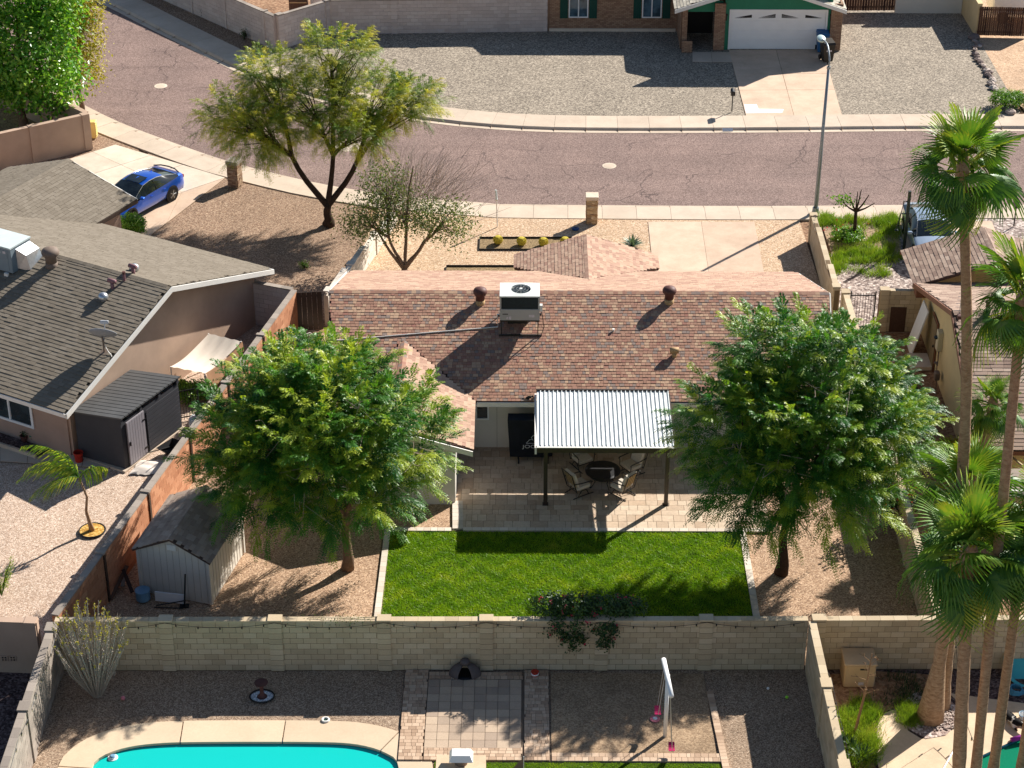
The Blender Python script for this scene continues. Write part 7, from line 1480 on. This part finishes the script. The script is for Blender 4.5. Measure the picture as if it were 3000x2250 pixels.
# dog lying on the side deck: one skinned body
def skin_obj(name,verts,edges,mat,parent,subd=2,root=0):
    me=bpy.data.meshes.new(name); me.from_pydata([v[:3] for v in verts],edges,[]); o=objmesh(name,me,parent); o.modifiers.new('skin','SKIN'); 
    for i,v in enumerate(verts): me.skin_vertices[0].data[i].radius=(v[3],v[4] if len(v)>4 else v[3]); me.skin_vertices[0].data[i].use_root=(i==root)
    sb=o.modifiers.new('sub','SUBSURF'); sb.levels=subd; sb.render_levels=subd; o.modifiers['skin'].use_smooth_shade=True; me.materials.append(mat); return o
DOGM=N('dog_coat'); g_=DOGM.pos('obj'); nz=DOGM.noise(g_,4.5,2,.4); DOGM.col(DOGM.ramp(nz,[(.56,S(22,20,20)),(.6,S(206,200,190))])); DOGM.set(.9,0,.2)
c=P(2958,2112); t=thing('dog','black and white dog lying on the side deck','dog',c,R(-62))
vv=[(0,0,.12,.13,.11),(-.25,0,.13,.12,.11),(.25,0,.14,.12,.12),(.42,.02,.2,.075),(.55,.05,.2,.07),(.66,.06,.17,.042),(.30,.14,.05,.045),(.48,.2,.03,.03),(.30,-.12,.05,.045),(.5,-.12,.03,.03),(-.3,.16,.06,.07),(-.12,.24,.04,.035),(-.02,.26,.03,.026),(-.34,-.12,.06,.06),(-.2,-.2,.03,.03),(-.4,0,.08,.04),(-.62,.08,.03,.022),(-.78,.16,.03,.016)]
skin_obj('body',vv,[(0,1),(0,2),(2,3),(3,4),(4,5),(2,6),(6,7),(2,8),(8,9),(1,10),(10,11),(11,12),(1,13),(13,14),(1,15),(15,16),(16,17)],DOGM.m,t)
for s in(-1,1): MB().add([(.5,.05+s*.05,.25),(.57,.05+s*.06,.24),(.52,.05+s*.085,.31)],[(0,1,2),(2,1,0)]).build('ear',BLACKP,t)
# ================================================================== NEAR YARD OBJECTS
c=P(768,2040); t=thing('bird_bath','small brown bird bath standing in a ring of white pebbles','bird bath',c); MB().lathe([(.16,0),(.1,.06),(.06,.14),(.06,.4),(.1,.46),(.2,.5),(.21,.53),(.16,.51),(0,.48)],n=18).build('basin',RUST,t,smooth=True)
o=sheet('white_pebble_ring',[(c.x+.36*math.cos(i*.3),c.y+.3*math.sin(i*.3)-.02) for i in range(21)],.0,gravel('white_pebbles',[(0,S(150,160,166)),(.5,S(206,210,212)),(1,S(236,238,238))],.04,.05)); t2=thing('ring_edging','black plastic edging round the white pebble ring','edging',c); MB().tube([(.37*math.cos(i*math.pi/12),.31*math.sin(i*math.pi/12)-.02,.03) for i in range(25)],.025,6,cap=False).build('ring',BLACKP,t2)
PINK=plain('pink_plastic',S(206,120,130),.5,0,.4,.08,4); MAG=plain('magenta_plastic',S(170,24,84),.4,0,.5,.08,3)
def ball(u,v,r_,mat,label,name='ball'):
    c=P(u,v); t=thing(name,label,'ball',c); MB().lathe([(r_*math.sin(a),r_-r_*math.cos(a)) for a in np.linspace(0,math.pi,9)],n=14).build('shell',mat,t,smooth=True); MB().tube([(r_*1.004*math.cos(i*math.pi/10),0,r_+r_*1.004*math.sin(i*math.pi/10)) for i in range(21)],r_*.03,4,cap=False).build('seam',WHITE,t)
ball(361,2050,.07,PINK,'pale pink ball on the pool yard gravel'); ball(2305,2046,.05,plain('lime_felt',S(150,220,70),.9,0,.1,.1,6),'lime tennis ball on the gravel by the right wall'); ball(2250,2020,.045,WHITE2,'small white ball on the shaded gravel')
c=P(1567,1982); t=thing('toy_bucket','red and white toy bucket under the block wall','bucket',c); MB().lathe([(.08,0),(.11,.18),(.12,.18),(.12,.2),(0,.19)],n=14).build('pail',REDP,t); MB().lathe([(.123,.1),(.123,.14)],n=14).build('band',WHITE2,t)
# rounded dark pod (garden dome)
POD=plain('dark_pod',S(92,82,80),.7,0,.3,.15,3); c=P(1362,1995); t=thing('garden_pod','dark rounded dome shelter with arched opening on the paver patio','dome',c+Vector((0,.3,0))); rows=[]
for i in range(13):
    el=i/12*math.pi/2*.98; rr=math.cos(el); rows.append([])
    for j in range(29):
        a=R(-90)+.55+(2*math.pi-1.1)*j/28
        rows[-1].append((.45*rr*math.cos(a)*(1+.12*math.cos(2*a)),.36*rr*math.sin(a),.42*math.sin(el)+.02))
o=MB().grid(rows).build('shell',POD,t,smooth=True); o.modifiers.new('thick','SOLIDIFY').thickness=.03
MB().lathe([(.42,0),(.4,.05),(.3,.08),(0,.06)],n=20,sy=.8).build('cushion',BLACKP,t); MB().lathe([(.16,.46),(.14,.56),(.05,.6),(0,.6)],n=14).build('crown_cap',POD,t,smooth=True)
# chimney with white cap
c=P(1355,2250); t=thing('chimney_block','stucco block with a white metal cap at the edge of the pavers','chimney',(c.x-.02,45.72,0)); MB().bx((-.72,-.5,0),(.7,.35,.5)).build('base',PATHM,t); MB().lathe([(.18,.5),(.2,.62),(.2,.66)],n=14).build('flue',BALL,t)
MB().add([(-.34,-.25,.72),(.34,-.25,.72),(.34,.25,.72),(-.34,.25,.72),(-.26,-.16,.9),(.26,-.16,.9),(.26,.16,.9),(-.26,.16,.9)],[(3,2,1,0),(0,1,5,4),(1,2,6,5),(2,3,7,6),(3,0,4,7),(4,5,6,7)]).build('cap',WHITE2,t)
for x in (-.2,.2): MB().box((x,0,.66),(.03,.03,.16)).build('cap_leg',WHITE2,t)
sheet('turf_strip',[(-2.6,45.2),(5.7,45.2),(5.7,46.33),(-2.6,46.33)],.004,SOIL); blades(-2.6,5.7,45.3,46.33,9000,.04,L_GRASS,label='narrow green turf strip below the paver edging')
# swing set
c=P(1948,2157); t=thing('swing_set','white single post swing frame with two magenta swings','swing set',c); tA,tB=P(1944,1932,2.3)-c,P(1967,2040,2.3)-c
MB().tube([(0,0,0),(0,0,2.28)],.06,12).build('post',WHITE2,t,smooth=True); tA.z=tB.z=2.3; MB().tube([tA,tB],.075,12).build('beam',WHITE2,t,smooth=True)
MB().tube([(0,0,1.7),(tA+(tB-tA)*.3)],.03,8).build('brace',WHITE2,t)
for s,off in ((.12,-.15),(.8,.12)):
    p=tA+(tB-tA)*s; q=p+Vector((0,-.42,0)); zz=.75 if s<.5 else .35
    st=MB(); rows=[]
    for i in range(7):
        v=i/6; rows.append([(p.x+off-.09+.18*j/2,p.y-.42*v,zz-.12*math.sin(math.pi*v)) for j in range(3)])
    so_=st.grid(rows).build('seat',MAG,t); so_.modifiers.new('thick','SOLIDIFY').thickness=.015
    for e in (p,q): MB().tube([e,Vector((p.x+off,e.y,zz))],.01,4).build('chain',GALV,t)
c=P(1919,2108); t=thing('flying_disc','pink flying disc on the play sand','disc',c); MB().lathe([(.14,0),(.155,.02),(.15,.04),(.1,.05),(0,.05)],n=20).build('disc',PINK,t); MB().lathe([(.07,.051),(.06,.056),(0,.056)],n=14).build('hub',WHITE2,t)
c=P(1525,2245); t=thing('slatted_gate','dark slanted panel at the bottom of the paver patio','panel',(c.x,45.9,0)); MB().add([(-.35,0,.0),(.08,0,.0),(.08,0,.55)],[(0,1,2)]).build('panel',BALL,t); MB().bx((.08,-.01,0),(.1,.01,.6)).build('edge',WHITE2,t)
# far extras: dark potted plants by the far wall, patio umbrella stand, junk behind the wall
for u,v,lb in ((716,115,'dark shrub stub at the foot of the far grey wall'),(600,48,'small dark cactus stub by the far sidewalk')): shrub(lb,P(u,v),.16,.55,L_DARKB,30,8,.07,'desert_plant')
for k,(x,y,lb) in enumerate(((-12.3,106.6,'brown timber shelving behind the far corner wall'),(-11.2,107.2,'white cabinet behind the far corner wall'))):
    t=thing('yard_shelving' if k==0 else 'yard_cabinet',lb,'shelving' if k==0 else 'cabinet',(x,y,0)); MB().bx((-.5,-.2,0),(.5,.2,1.9)).build('carcass',WOODD if k==0 else WHITE,t)
    for z in (.4,.9,1.4): MB().bx((-.46,-.225,z),(.46,-.2,z+.06)).build('shelf',RUSTT if k==0 else BALL,t)
t=thing('vehicle_hood','white parked trailer behind the brown plank gate','trailer',(26.6,108.2,0)); MB().bx((-1.4,-.9,.5),(1.4,.9,1.5)).build('body',WHITE2,t,bevel=.08); MB().tube([(-.8,-.95,.35),(-.8,-.75,.35)],.33,16).build('wheel',TYRE,t); MB().tube([(.8,-.95,.35),(.8,-.75,.35)],.33,16).build('wheel',TYRE,t)
